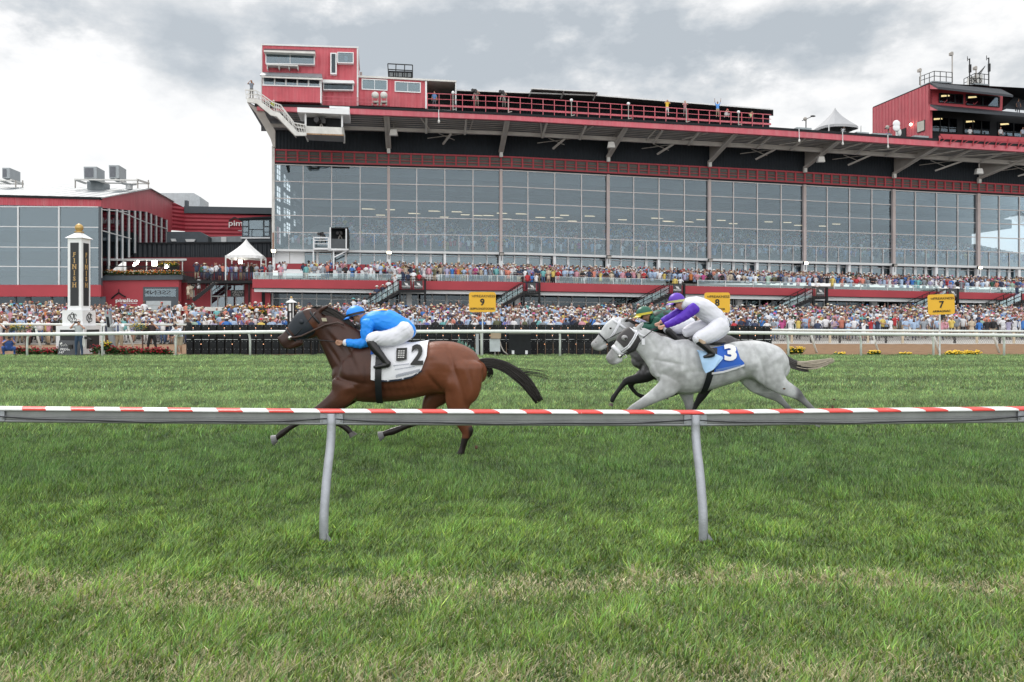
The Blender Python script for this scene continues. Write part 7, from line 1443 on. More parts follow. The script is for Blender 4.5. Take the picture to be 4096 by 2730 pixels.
def grey1():
    S = Side(12.5)
    secs = [(2622, 1440, 1515, .12), (2640, 1400, 1545, .18), (2685, 1368, 1572, .24), (2740, 1358, 1578, .265), (2795, 1366, 1572, .285), (2850, 1376, 1556, .29), (2905, 1378, 1538, .28), (2955, 1368, 1520, .265), (3005, 1362, 1516, .265), (3050, 1368, 1530, .26), (3090, 1386, 1545, .225), (3118, 1415, 1540, .17), (3134, 1450, 1525, .10)]
    neck = [(2552, 1350, 46, .07), (2585, 1372, 54, .085), (2622, 1400, 66, .105), (2662, 1432, 84, .14), (2700, 1460, 98, .19)]
    head = [(2552, 1336, 34, .065), (2532, 1350, 43, .085), (2508, 1370, 42, .085), (2484, 1392, 33, .07), (2462, 1414, 25, .056), (2446, 1430, 22, .054), (2436, 1438, 18, .05)]
    legs = [(-.13, [(2680, 1520, 52, .09), (2662, 1548, 42, .08), (2615, 1580, 29, .06), (2562, 1612, 20, .046), (2530, 1630, 17, .042), (2505, 1646, 12, .03), (2470, 1668, 11, .029)]),
            (.10, [(2740, 1520, 55, .09), (2748, 1560, 36, .075), (2758, 1600, 23, .05), (2762, 1628, 18, .044), (2760, 1650, 11, .03), (2757, 1684, 12, .032)]),
            (.13, [(3010, 1470, 75, .12), (3030, 1530, 46, .09), (3072, 1568, 27, .055), (3115, 1590, 20, .045), (3140, 1612, 14, .036), (3172, 1645, 12, .03), (3195, 1668, 13, .034)]),
            (-.13, [(3050, 1450, 82, .14), (3078, 1505, 56, .12), (3112, 1540, 36, .075), (3152, 1562, 27, .05), (3175, 1575, 23, .046), (3202, 1600, 14, .035), (3240, 1638, 12.5, .031), (3262, 1662, 14, .036), (3262, 1680, 11, .03)])]
    extra = [[(2500, 1380, 30, .06, .02), (2522, 1384, 26, .06, .02)], [(2572, 1290, 3, .008, -.04), (2560, 1302, 8, .02, -.045), (2548, 1314, 9, .02, -.04)], [(2578, 1292, 3, .008, .04), (2566, 1304, 8, .02, .045), (2552, 1316, 9, .02, .04)], [(2440, 1446, 12, .035, 0), (2458, 1448, 13, .035, 0), (2480, 1436, 15, .045, 0)], [(2632, 1470, 22, .04, -.08), (2640, 1500, 24, .05, -.08)]]
    def paint(x, y, V):
        base = np.array([.50, .515, .53]); dk = np.array([.13, .13, .135]); bl = np.array([.035, .036, .04]); c = np.ones((len(x), 1))*base
        n = vnoise(x*.05+10, y*.05+3); c = c*(.86+.28*n[:, None]); m = np.exp(-((x-2690)/60)**2-((y-1520)/45)**2)*.35+np.exp(-((x-3060)/40)**2-((y-1500)/40)**2)*.2; c = c*(1-m[:, None])+np.array([.24, .23, .23])*m[:, None]
        lg = np.clip(sstep(1565, 1640, y)*.62+((x > 3150) & (y > 1520))*sstep(3150, 3185, x)*.8, 0, .85); c = c*(1-lg[:, None])+dk*lg[:, None]
        hk = sstep(3160, 3185, x)*sstep(1600, 1575, y); c = c*(1-.6*hk[:, None])+bl*.6*hk[:, None]
        mz = sstep(2475, 2445, x)*(y < 1470); c = c*(1-.6*mz[:, None])+np.array([.16, .15, .15])*.6*mz[:, None]
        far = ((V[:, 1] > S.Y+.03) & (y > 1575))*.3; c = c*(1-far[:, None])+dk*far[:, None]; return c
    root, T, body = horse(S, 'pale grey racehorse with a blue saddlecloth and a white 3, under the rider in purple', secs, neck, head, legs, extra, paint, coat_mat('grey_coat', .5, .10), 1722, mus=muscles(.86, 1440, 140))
    hoof(S, root, 2457, 1677, 150, 16, -.13); hoof(S, root, 2757, 1696, 90, 15, .10); hoof(S, root, 3205, 1680, 60, 15, .13); hoof(S, root, 3256, 1690, 120, 20, -.13, M('pale_hoof', (0, 0, 0)))
    TD = M('grey_tail_dark', (.055, .050, .050), .5, 0, .25, 9); TL = M('pale_tail_hair', (.42, .37, .30), .55, 0, .15, 9)
    hairs('tail', root, S, [(3092, 1392, 13), (3112, 1415, 19), (3140, 1440, 19), (3175, 1458, 17), (3215, 1468, 16), (3250, 1470, 14)], 190, TD, 0, 0, .008, .05, 15, 5); hairs('tail_end', root, S, [(3185, 1458, 12), (3220, 1462, 15), (3255, 1460, 17), (3290, 1452, 12), (3318, 1445, 7), (3340, 1440, 3)], 110, TL, 0, 0, .0065, .05, 16, 7)
    hairs('mane', root, S, [(2560, 1320, 7), (2595, 1330, 8), (2635, 1342, 8), (2680, 1358, 7)], 60, M('grey_mane', (.22, .21, .21), .5), 0, 0, .007, .03, 17, 4)
    # dark blinker hood with eye cup, white bridle
    HD = M('charcoal_blinker_hood', (.045, .042, .045), .6, 0, .1, 9)
    b = MB(); v, f = S.L([(2548, 1340, 40, .08), (2530, 1352, 46, .09), (2508, 1371, 45, .09), (2490, 1388, 37, .078)], n=22, inf=.006, cap=False); b.add(v, f[:-2], HD); hb = b.build('blinkers', root, smooth=True)
    b = MB(); b.ball(S.p(2495, 1352, -.088), (.05, .035, .045), M('grey_eye_cup', (.30, .30, .31), .5), 14, 10); b.ball(S.p(2499, 1354, -.122), (.022, .01, .02), EYE, 10, 8); b.build('blinker_cup', hb, smooth=True)
    b = MB(); ring(S, b, 2470, 1406, 137, 29, .066, 15, WTAPE); ring(S, b, 2550, 1334, 120, 42, .086, 10, WTAPE)
    for dd in (0, 5): b.tube([S.p(2482+dd, 1405+dd, -.078), S.p(2510+dd, 1382+dd, -.10), S.p(2530+dd, 1352+dd, -.102), S.p(2545+dd, 1322+dd, -.088)], .013, WTAPE, 6)
    b.tube([S.p(2480, 1412, -.07), S.p(2500, 1420, -.07), S.p(2506, 1428, -.06), S.p(2490, 1436, -.04)], .008, WTAPE, 6); b.ball(S.p(2478, 1425, -.062), (.03, .01, .03), M('steel_bit', (0, 0, 0)), 10, 8); b.build('bridle', root, smooth=True)
    for sd in (-1, 1): b = MB(); b.tube([S.p(2480, 1426, sd*.07), S.p(2530, 1395, sd*.10), S.p(2565, 1355, sd*.11), S.p(2605, 1322, sd*.11), S.p(2630, 1312, sd*.10)], .009, NAVYL, 6); b.build('rein', root, smooth=True)
    b = MB(); q = [T.pt(0, 0)]*0; b.prism([S.p(2561, 1354, -.12), S.p(2574, 1354, -.12), S.p(2575, 1379, -.12), S.p(2562, 1379, -.12)], (0, -.004, 0), WTAPE); b.build('tag', root)
    BL = M('royal_blue_cloth', (.008, .10, .50), .6, 0, .06, 5, .2, 25); LBL = M('pale_blue_cloth', (.38, .58, .82), .6, 0, .08, 5, .3, 16)
    sc = cloth('saddlecloth', root, T, (2826, 2955, Ln((2826, 1392), (2870, 1384), (2905, 1376), (2930, 1386), (2938, 1430), (2962, 1455)), Ln((2826, 1492), (2870, 1486), (2920, 1472), (2962, 1457))), BL, .034, .012, flare=.01)
    cloth('cloth_border', sc, T, (2826, 2955, Ln((2826, 1485), (2870, 1479), (2920, 1465), (2962, 1451)), Ln((2826, 1493), (2870, 1487), (2920, 1473), (2962, 1458))), M('white_saddlecloth', (0, 0, 0)), .052, .01)
    t = MB(); t.text('3', None, None, None, .225, WHITEL, mapf=lambda x, y: T.pt(2902+x/S.k+y*.1/S.k, 1411-y/S.k, .066), bold=.05, width=.19)
    x = 2842
    while x < 2938: y = 1472-(x-2842)*.20; t.quad([T.pt(x, y, .060), T.pt(x+1.6, y, .060), T.pt(x+1.6, y+9, .060), T.pt(x, y+9, .060)], M('pale_print', (.25, .38, .62), .7)); x += 3.6
    t.build('number', sc)
    fl = cloth('cloth_flap', root, T, (2771, 2868, Ln((2771, 1398), (2800, 1402), (2840, 1412), (2870, 1425)), Ln((2771, 1404), (2790, 1470), (2800, 1488), (2825, 1474), (2845, 1456), (2868, 1430))), LBL, .075, .01, wav=.02, flare=.03, both=False)
    g_ = MB()
    for sd in (-1, 1):
        vs = []
        for j in range(21):
            y = 1390+(1574-1390)*j/20
            for q in (0, 26): vs.append(T.pt(2828-24*j/20*1.6+q, y, .05, sd))
        g_.add(vs, [[2*j, 2*j+1, 2*j+3, 2*j+2] for j in range(20)], NAVYL)
    g_.build('girth', root, smooth=True); v, f = S.L([(2760, 1358, 8, .12), (2800, 1360, 10, .15), (2850, 1374, 8, .14), (2895, 1370, 6, .1)]); b = MB(); b.add(v, f, NAVYL); b.build('saddle', root, smooth=True)
    return S, root, T
S1, R1, T1 = grey1()
c1 = dict(skin_n='fair', skin=(.52, .28, .20), torso=fab('white_silks', (.66, .67, .74)), sleeve=fab('purple_silks', (.085, .018, .45)), white=WB, boot=BOOT, helmet=M('purple_helmet_cover', (.10, .025, .42), .45, 0, .05, 4, .1, 14))
j1 = jockey(S1, 'person in purple sleeves, white vest and purple helmet riding the pale grey horse', (2716, 1215), 152, 26, (2707, 1204, 33, 32, -8),
    [(2736, 1220, 18, .11), (2760, 1218, 27, .18), (2795, 1226, 34, .185), (2832, 1250, 37, .165), (2862, 1275, 35, .16), (2884, 1298, 31, .155)],
    [(-.16, [(2770, 1232, 22, .062), (2735, 1260, 18, .052), (2705, 1279, 15, .045), (2675, 1294, 12.5, .038), (2652, 1303, 9, .03)], 11.5), (.14, [(2762, 1222, 20, .060), (2725, 1248, 17, .05), (2690, 1268, 14, .042), (2650, 1290, 10, .032)], 11)],
    [(-.13, [(2878, 1302, 37, .105, -.12), (2850, 1324, 35, .098, -.17), (2812, 1342, 30, .085, -.26), (2778, 1352, 24, .068, -.32), (2766, 1358, 17, .055, -.34)]), (.13, [(2874, 1300, 36, .105), (2840, 1310, 33, .095), (2790, 1318, 28, .085), (2752, 1330, 18, .065)])],
    [(-.345, [(2774, 1364, 14, .05), (2790, 1378, 13, .05), (2812, 1396, 12, .044), (2830, 1412, 9.5, .036), (2818, 1419, 8, .036), (2796, 1424, 5, .03)]), (.235, [(2758, 1340, 14, .05), (2800, 1385, 12, .045), (2828, 1412, 9, .036), (2798, 1422, 5, .03)])], c1, hatband=M('pale_goggle_strap', (.5, .5, .22), .4))
b = MB(); v, f = S1.L([(2768, 1352, 15, .057), (2782, 1366, 14.5, .056), (2790, 1374, 14, .052)], -.345); b.add(v, f, M('tan_boot_top', (.40, .30, .21), .5)); b.build('boot_top', j1, smooth=True)
def grey2():
    S = Side(13.5)
    secs = [(2550, 1420, 1478, .12), (2566, 1372, 1500, .18), (2606, 1345, 1520, .235), (2660, 1332, 1522, .26), (2715, 1330, 1516, .28), (2770, 1334, 1506, .28), (2825, 1336, 1494, .27), (2870, 1334, 1482, .265), (2905, 1344, 1490, .25), (2940, 1362, 1500, .21), (2968, 1395, 1495, .12)]
    neck = [(2492, 1318, 42, .07), (2522, 1340, 50, .085), (2556, 1368, 62, .105), (2590, 1398, 78, .14), (2625, 1425, 90, .18)]
    head = [(2492, 1298, 30, .065), (2472, 1306, 38, .085), (2447, 1324, 38, .085), (2422, 1346, 29, .066), (2400, 1366, 22, .054), (2384, 1378, 19, .05), (2374, 1384, 16, .046)]
    legs = [(-.12, [(2600, 1478, 42, .08), (2578, 1500, 30, .07), (2535, 1516, 20, .05), (2505, 1522, 16, .042), (2490, 1535, 12, .032), (2466, 1565, 9.5, .027), (2449, 1590, 11, .03), (2444, 1604, 9, .027)]),
            (.12, [(2610, 1480, 42, .08), (2570, 1508, 26, .06), (2538, 1526, 17, .042), (2527, 1540, 14, .04), (2535, 1560, 9, .026), (2556, 1582, 9, .026), (2585, 1593, 10, .028)]),
            (-.12, [(2870, 1430, 60, .12), (2850, 1500, 40, .09), (2822, 1545, 24, .05), (2800, 1582, 18, .042), (2778, 1616, 12, .03), (2755, 1660, 11, .03)]),
            (.12, [(2850, 1430, 58, .12), (2800, 1500, 36, .08), (2765, 1545, 22, .05), (2745, 1560, 17, .042), (2712, 1572, 12, .03), (2685, 1584, 12, .03)])]
    extra = [[(2440, 1338, 26, .055, .02), (2462, 1342, 22, .055, .02)], [(2512, 1268, 3, .008, -.04), (2500, 1276, 7, .018, -.045), (2486, 1284, 8, .018, -.04)], [(2382, 1392, 10, .032, 0), (2400, 1394, 11, .035, 0), (2420, 1382, 13, .04, 0)]]
    def paint(x, y, V):
        pale = np.array([.53, .545, .56]); dk = np.array([.075, .072, .078]); bl = np.array([.014, .014, .016]); m = sstep(2480, 2540, x); c = pale*(1-m[:, None])+dk*m[:, None]
        n = vnoise(x*.12+3, y*.12+9); dap = (np.clip((n-.45)*3, 0, 1)*np.exp(-((x-2590)/70)**2)*.55)[:, None]; c = c*(1-dap)+np.array([.26, .26, .28])*dap
        mz = (sstep(2410, 2385, x)*(y < 1420))[:, None]; c = c*(1-.5*mz)+np.array([.15, .14, .14])*.5*mz; lg = sstep(1482, 1502, y)[:, None]; return c*(1-lg)+bl*lg
    root, T, body = horse(S, 'dark dappled grey racehorse with a pale face, mostly hidden behind the pale grey horse', secs, neck, head, legs, extra, paint, coat_mat('dark_grey_coat', .5, .12), 1690, mus=muscles(.76, 1510, 250))
    BR = M('brown_hoof', (.10, .075, .065), .6); hoof(S, root, 2441, 1614, 105, 13, -.12, BR); hoof(S, root, 2602, 1594, 20, 13, .12, BR); hoof(S, root, 2672, 1592, 120, 13, .12, BR); hoof(S, root, 2748, 1676, 110, 13, -.12, BR)
    b = MB(); b.ball(S.p(2440, 1314, -.078), (.022, .014, .018), EYE, 12, 8); b.build('eye', root, smooth=True)
    b = MB(); b.ball(S.p(2384, 1371, -.036), (.020, .012, .022), M('nostril_dark', (.05, .015, .012), .6), 10, 8); b.build('nostril', root, smooth=True)
    b = MB(); ring(S, b, 2412, 1354, 137, 27, .062, 6, NAVYL)
    for dd in (0, 5): b.tube([S.p(2432+dd, 1356, -.08), S.p(2452+dd, 1330, -.098), S.p(2470+dd, 1298, -.09), S.p(2476+dd, 1280, -.07)], .012, WTAPE, 6)
    ring(S, b, 2478, 1300, 125, 37, .09, 9, WTAPE); b.build('bridle', root, smooth=True)
    hairs('mane', root, S, [(2500, 1280, 5), (2530, 1290, 6), (2570, 1306, 7), (2620, 1322, 9), (2680, 1330, 9)], 90, HAIRB, 0, 0, .007, .03, 27, 4)
    hairs('tail', root, S, [(2965, 1385, 10), (3010, 1430, 12), (3060, 1460, 10), (3110, 1468, 7), (3150, 1465, 5)], 90, M('pale_tail_hair', (0, 0, 0)), 0, 0, .007, .04, 28, 4)
    for sd in (-1, 1): b = MB(); b.tube([S.p(2412, 1366, sd*.07), S.p(2450, 1345, sd*.1), S.p(2500, 1318, sd*.1), S.p(2552, 1306, sd*.1)], .007, NAVYL, 6); b.build('rein', root, smooth=True)
    v, f = S.L([(2690, 1330, 7, .12), (2730, 1330, 9, .14), (2790, 1338, 7, .12)]); b = MB(); b.add(v, f, NAVYL); b.build('saddle', root, smooth=True)
    return S, root
S2, R2 = grey2()
GS_ = fab('green_silks', (.006, .085, .055))
def check_mat():
    m = fab('green_black_check_silks', (.006, .085, .055)); nt = m.node_tree; N = nt.nodes; L = nt.links; b = N['Principled BSDF']; c = N.new('ShaderNodeTexChecker'); c.inputs['Scale'].default_value = 7; c.inputs[1].default_value = (.006, .09, .06, 1); c.inputs[2].default_value = (.010, .022, .02, 1)
    tc = N.new('ShaderNodeTexCoord'); mp = N.new('ShaderNodeMapping'); mp.inputs['Rotation'].default_value = (.4, .5, .3); L.new(tc.outputs['Object'], mp.inputs[0]); L.new(mp.outputs[0], c.inputs[0]); L.new(c.outputs[0], b.inputs['Base Color']); return m
c2 = dict(skin_n='tan', skin=(.36, .19, .12), torso=check_mat(), sleeve=GS_, white=WB, boot=BOOT, helmet=M('green_helmet_cover', (.006, .095, .055), .4, 0, .05, 4, .1, 14))
YB_ = M('yellow_hatband', (.62, .52, .05), .5)
j2 = jockey(S2, 'person in green and black checked silks and a green helmet with a yellow band', (2584, 1264), 150, 25, (2577, 1254, 33, 29, -10),
    [(2606, 1276, 18, .11), (2635, 1270, 27, .17), (2672, 1272, 28, .175), (2708, 1280, 27, .16), (2742, 1290, 28, .155), (2762, 1298, 26, .15)],
    [(-.15, [(2628, 1282, 20, .058), (2616, 1304, 17, .05), (2600, 1312, 14, .042), (2575, 1308, 11, .034), (2560, 1306, 9, .03)], 10), (.15, [(2628, 1280, 20, .058), (2610, 1302, 15, .045), (2560, 1300, 9, .03)], 10)],
    [(-.12, [(2756, 1298, 28, .10), (2720, 1308, 27, .09), (2685, 1312, 23, .08), (2660, 1316, 17, .06)]), (.12, [(2756, 1298, 28, .10), (2720, 1306, 26, .09), (2670, 1312, 18, .06)])],
    [(-.235, [(2662, 1322, 13, .05), (2690, 1350, 12, .045), (2715, 1375, 9, .036), (2690, 1388, 5, .03)]), (.235, [(2662, 1322, 13, .05), (2690, 1350, 12, .045), (2715, 1375, 9, .036), (2690, 1388, 5, .03)])], c2, brimcol=YB_, hatband=YB_)
# ------------------------------------------------------------------ people standing near the rail and on the roof
def grow(name, loc, yaw, lab, shirt, trouser, skin, hair, J=None, seg=None, long_sleeve=False, scale=1., voxel=.024, group=None, dress=False, cap=None, shoes=(.03, .03, .03)):
    """standing figure; local x to the figure's left-right, -y is the way it faces; one continuous body mesh coloured by part"""
    D = dict(head=(0, -.02, 1.62), neck=(0, 0, 1.48), chest=(0, 0, 1.30), waist=(0, 0, 1.08), pelvis=(0, 0, .95), sl=(-.19, 0, 1.40), sr=(.19, 0, 1.40), el=(-.25, 0, 1.13), er=(.25, 0, 1.13), hl=(-.25, -.08, .88), hr=(.25, -.08, .88),
             kl=(-.12, -.02, .50), kr=(.12, -.02, .50), al=(-.13, .02, .09), ar=(.13, .02, .09), tl=(-.14, -.14, .04), tr=(.14, -.14, .04), il=(-.09, 0, .90), ir=(.09, 0, .90))
    D.update(J or {}); V = {k: np.array(v, float)*scale for k, v in D.items()}; c, s = math.cos(yaw), math.sin(yaw); loc = np.array(loc, float)
    for k in V: x, y, z = V[k]; V[k] = np.array([loc[0]+x*c-y*s, loc[1]+x*s+y*c, loc[2]+z])
    lat = (c, s, 0); fw = (-s, c, 0); lo = []
    def lf(pts, rs, l=None, n=12): lo.append(loft([(*p, a*scale, b*scale) for p, (a, b) in zip(pts, rs)], lat=l or lat, sub=3, n=n))
    h = V['head']; nk = V['neck']; up = (h-nk)/np.linalg.norm(h-nk); F_ = np.array([s, -c, 0])
    lf([h-up*.09*scale, h-up*.03*scale, h+up*.04*scale, h+up*.10*scale], [(.07, .055), (.092, .072), (.098, .078), (.07, .06)]); lf([h+F_*.08*scale+up*.02*scale, h+F_*.112*scale-up*.02*scale, h+F_*.09*scale-up*.04*scale], [(.015, .012), (.018, .016), (.01, .01)], n=8)
    lf([V['chest'], nk, h-up*.05*scale], [(.07, .08), (.055, .055), (.052, .052)]); lf([V['neck']-up*.05*scale, V['chest'], V['waist'], V['pelvis']], [(.07, .15), (.115, .19), (.105, .155), (.115, .17)])
    lf([V['sl'], V['chest']*.4+nk*.6, V['sr']], [(.062, .07), (.07, .07), (.062, .07)], l=fw)
    for a in 'lr':
        lf([V['s'+a], (V['s'+a]+V['e'+a])/2, V['e'+a], V['e'+a]*.35+V['h'+a]*.65, V['h'+a]], [(.06, .06), (.052, .052), (.043, .043), (.035, .035), (.026, .028)], l=fw if abs(V['s'+a][2]-V['e'+a][2]) > .1 else (0, 0, 1))
        d = V['h'+a]-V['e'+a]; d /= np.linalg.norm(d); lf([V['h'+a], V['h'+a]+d*.06*scale, V['h'+a]+d*.12*scale], [(.03, .04), (.028, .045), (.018, .03)])
        lf([V['i'+a], V['i'+a]*.5+V['k'+a]*.5, V['k'+a], V['k'+a]*.5+V['a'+a]*.5, V['a'+a]], [(.095, .09), (.085, .08), (.062, .06), (.056, .052), (.045, .042)]); lf([V['a'+a]+(0, 0, -.02), V['t'+a]*.5+V['a'+a]*.5, V['t'+a]], [(.05, .045), (.045, .048), (.03, .042)], l=lat)
    if dress: lf([V['waist'], V['pelvis'], V['kl']*.5+V['kr']*.5], [(.11, .15), (.15, .19), (.20, .25)])
    o = fuse(name, lo, voxel, 3, None, (SKINV,), label=lab, cat='person', group=group); ABS[o.name] = (0, 0, 0)
    P = vco(o); col = np.ones((len(P), 1))*np.array(shirt)
    def sd(a, b): a, b = V[a], V[b]; t = np.clip(((P-a)@(b-a))/np.dot(b-a, b-a), 0, 1)[:, None]; return np.linalg.norm(P-(a+t*(b-a)), axis=1), t[:, 0]
    dt = np.minimum.reduce([sd('chest', 'pelvis')[0]*.6, sd('sl', 'sr')[0]])
    hd = np.linalg.norm(P-h, axis=1) < .155*scale; 
    arm = np.zeros(len(P), bool)
    for a in 'lr':
        d1, t1 = sd('e'+a, 'h'+a); d2, t2 = sd('s'+a, 'e'+a); hand_ = np.linalg.norm(P-V['h'+a], axis=1) < .10*scale; fore = (d1 < .07*scale) & (d1 < dt*1.6) & (t1 > .08)
        arm |= (hand_ & (d1 < .09*scale)) if long_sleeve else (fore | (hand_ & (d1 < .09*scale)) | ((d2 < .07*scale) & (t2 > .75) & (d2 < dt)))
    low = P[:, 2] < V['pelvis'][2]+.02*scale
    legz = np.minimum(sd('il', 'kl')[0], sd('ir', 'kr')[0]); sh = np.minimum(sd('kl', 'al')[0], sd('kr', 'ar')[0])
    tr = (low | ((legz < .13*scale) & (legz < dt))) & ~arm
    if not dress: col[tr] = trouser
    if seg == 'shorts' or dress: col[(P[:, 2] < (V['kl'][2]+(.02 if seg == 'shorts' else -.05))) & ~arm] = skin
    col[P[:, 2] < loc[2]+.085] = shoes; col[arm] = skin; col[hd] = skin
    setcol(o.data, col)
    hv = MB(); pts = loft([(*(h-up*(-.0)+F_*-.02*scale+up*.015*scale), .098*scale, .084*scale), (*(h+up*.07*scale-F_*.015*scale), .088*scale, .076*scale), (*(h+up*.10*scale-F_*.01*scale), .055*scale, .05*scale)], lat=lat, sub=3, n=12); hv.add(*pts, M('hair_%d' % int(hair[0]*1000), hair, .7)); hm = hv.build('hair', o, smooth=True)
    if cap:
        cb_ = MB(); pts = loft([(*(h+up*.045*scale), .104*scale, .088*scale), (*(h+up*.10*scale), .082*scale, .072*scale), (*(h+up*.125*scale), .04*scale, .04*scale)], lat=lat, sub=3, n=12); cm = M('cap_%d' % int(sum(cap)*300), cap, .7); cb_.add(*pts, cm); q = h+up*.05*scale; L_ = np.array(lat)
        cb_.prism([q+L_*.06*scale, q+L_*.05*scale+F_*.17*scale, q-L_*.05*scale+F_*.17*scale, q-L_*.06*scale], (0, 0, .012), cm); cb_.build('cap', o, smooth=False)
    return o, V, F_
SKINV = M('clothed_figure', (1, 1, 1), .75, 0, .10, 14, .25, 25, attr=True)
def camera_prop(p, F_, lab, long=.18, s=1.):
    K = M('camera_black', (.012, .012, .014), .4); p = Vector(p); f = Vector(F_); r = empty('photo_camera', p, lab, 'camera', 'hand held cameras'); b = MB(); b.box(p, (.15*s, .08*s, .11*s), K, Vector((-f.y, f.x, 0))); b.build('body', r)
    b = MB(); b.tube([p+f*.03, p+f*long], [.038*s, .048*s], K, 12); b.build('lens', r)
SKL, SKD, SKB = (.50, .28, .20), (.30, .16, .10), (.075, .038, .025)
GR = 'photographers beyond the far rail'
def rail_people():
    Y = 38.0; gz = 0.0
    def at(x, Yq=Y): p = W(x, 1424, Yq); return (p.x, p.y, gz)
    sh = .42
    up = dict(el=(-.30, -.22, 1.32), er=(.30, -.22, 1.30), hl=(-.06, -.26, 1.58), hr=(.07, -.24, 1.55), head=(0, -.04, 1.60))
    o, V, F_ = grow('person', at(316, 37.2), .15, 'person with a white cap photographing in front of the finish post, pale shirt and jeans', (.50, .54, .56), (.035, .07, .13), SKL, (.25, .2, .16), up, cap=(.65, .65, .66), group=GR)
    camera_prop(V['head']+F_*.14+np.array([0, 0, -.01]), F_, 'black camera held up by the person before the finish post', .3)
    c2_ = MB(); p = W(346, 1352, 37.1); c2_.box(p, (.16, .1, .13), M('camera_black', (0, 0, 0))); c2_.tube([p, p+Vector((.28, -.1, -.12))], [.04, .06], M('camera_black', (0, 0, 0)), 10); c2_.build('photo_camera', label='second black camera hanging at the hip of the person before the finish post', cat='camera')
    w_ = MB(); w_.prism([W(330, 1352, 37.05), W(341, 1352, 37.05), W(341, 1388, 37.05), W(334, 1392, 37.05), (W(329, 1378, 37.05))], (0, .05, 0), M('white_cloth', (.6, .6, .6), .8)); w_.build('towel', label='white cloth hanging from the belt of the person before the finish post', cat='cloth')
    b2 = MB(); b2.box(W(283, 1388, 37.2), (.16, .12, .2), M('camera_black', (0, 0, 0))); b2.build('camera_bag', label='small black bag beside the jeans of the finish post photographer', cat='bag')
    o, V, F_ = grow('person', at(478, 38.2), -.1, 'grey haired person in white shirt and khaki trousers photographing right of the finish post', (.68, .70, .74), (.34, .27, .19), SKL, (.45, .44, .42), up, long_sleeve=True, group=GR, scale=1.03)
    t = MB(); q = V['chest']+F_*.125; t.prism([Vector(q)+Vector((-.03, 0, .1)), Vector(q)+Vector((.03, 0, .1)), Vector(q)+Vector((.04, 0, -.28)), Vector(q)+Vector((0, 0, -.33)), Vector(q)+Vector((-.04, 0, -.28))], (0, -.012, 0), M('dark_blue_tie', (.02, .04, .16), .6)); t.build('tie', o)
    camera_prop(V['head']+F_*.14, F_, 'black camera held up by the person in khaki trousers', .24)
    o, V, F_ = grow('person', at(608, 38.2), .2, 'person in a white cap, dark sleeveless top and black leggings taking a photograph', (.05, .035, .04), (.012, .012, .015), SKL, (.10, .05, .03), dict(up, kl=(-.16, -.02, .5), kr=(.16, -.02, .5), al=(-.22, .02, .09), ar=(.24, .02, .09), tl=(-.25, -.12, .04), tr=(.28, -.1, .04)), cap=(.66, .66, .66), group=GR)
    camera_prop(V['head']+F_*.15, F_, 'black camera held up by the person in black leggings', .2)
    lean = dict(head=(-.02, -.30, 1.40), neck=(0, -.22, 1.30), chest=(0, -.14, 1.16), waist=(0, 0, 1.0), pelvis=(.02, .06, .90), sl=(-.19, -.2, 1.24), sr=(.19, -.2, 1.24), el=(-.34, -.3, 1.02), er=(.20, -.42, 1.02), hl=(-.30, -.42, .84), hr=(.02, -.52, .90), il=(-.08, .06, .86), ir=(.1, .06, .86), kl=(-.06, -.04, .48), kr=(.10, -.02, .48), al=(-.14, .05, .09), ar=(.02, .16, .10), tl=(-.2, -.1, .04), tr=(.0, .0, .04))
    o, V, F_ = grow('person', at(716, 37.4), -.1, 'boy in a black cap, white shirt and tan shorts leaning on the rail', (.60, .66, .76), (.36, .30, .22), SKL, (.15, .1, .07), lean, seg='shorts', cap=(.02, .02, .025), group=GR, shoes=(.5, .5, .5))
    crouch = dict(head=(.05, -.12, .86), neck=(0, -.04, .76), chest=(0, 0, .60), waist=(0, .06, .42), pelvis=(0, .1, .32), sl=(-.18, -.02, .70), sr=(.18, -.02, .70), el=(-.24, -.26, .60), er=(.26, -.26, .58), hl=(.02, -.3, .80), hr=(.14, -.3, .78), il=(-.1, .08, .30), ir=(.1, .08, .30), kl=(-.24, -.3, .42), kr=(.24, -.3, .40), al=(-.2, -.02, .08), ar=(.22, -.04, .08), tl=(-.22, -.2, .04), tr=(.24, -.2, .04))
    o, V, F_ = grow('person', at(36, 37.6), .5, 'crouching person in a blue flowered dress aiming a grey camera at the left edge', (.06, .13, .40), (.06, .13, .40), SKL, (.05, .03, .025), crouch, group=GR, dress=False)
    camera_prop(V['head']+F_*.15, F_, 'grey long lens camera of the crouching person in the flowered dress', .3, 1.1)
    o, V, F_ = grow('person', at(-6, 38.1), .3, 'person in a white top and pink shorts cut off by the left picture edge', (.66, .66, .68), (.45, .18, .17), SKL, (.08, .05, .04), dict(up), seg='shorts', group=GR)
    o, V, F_ = grow('person', at(6, 41.5), .3, 'person in a dark navy shirt standing behind the white rail at the left edge', (.025, .035, .07), (.05, .05, .06), SKD, (.03, .02, .02), dict(el=(.3, -.2, 1.2), hl=(.1, -.3, 1.3)), group=GR)
    # on the roof and in the boxes
    RG = 'people on the grandstand roof'
    def ro(x, y, Yq, lab, sh_, tr_, sk, ha, J=None, **k):
        p = g(x, y, Yq); return grow('person', (p.x, p.y, p.z), k.pop('yaw', 0), lab, sh_, tr_, sk, ha, J, voxel=.035, group=RG, **k)
    ro(578, 227, 79.6, 'person in grey looking through binoculars at the top of the white access stair', (.18, .21, .26), (.16, .16, .15), SKD, (.03, .03, .03), up)
    ro(628, 255, 79.7, 'person in a yellow safety vest crouching on the white access stair', (.55, .65, .05), (.10, .10, .12), SKL, (.6, .6, .6), crouch, cap=(.7, .7, .7))
    ro(1533, 267, YF+1.6, 'person in a bright yellow shirt filming from the roof gallery', (.75, .50, .05), (.62, .62, .62), SKL, (.2, .15, .1), up)
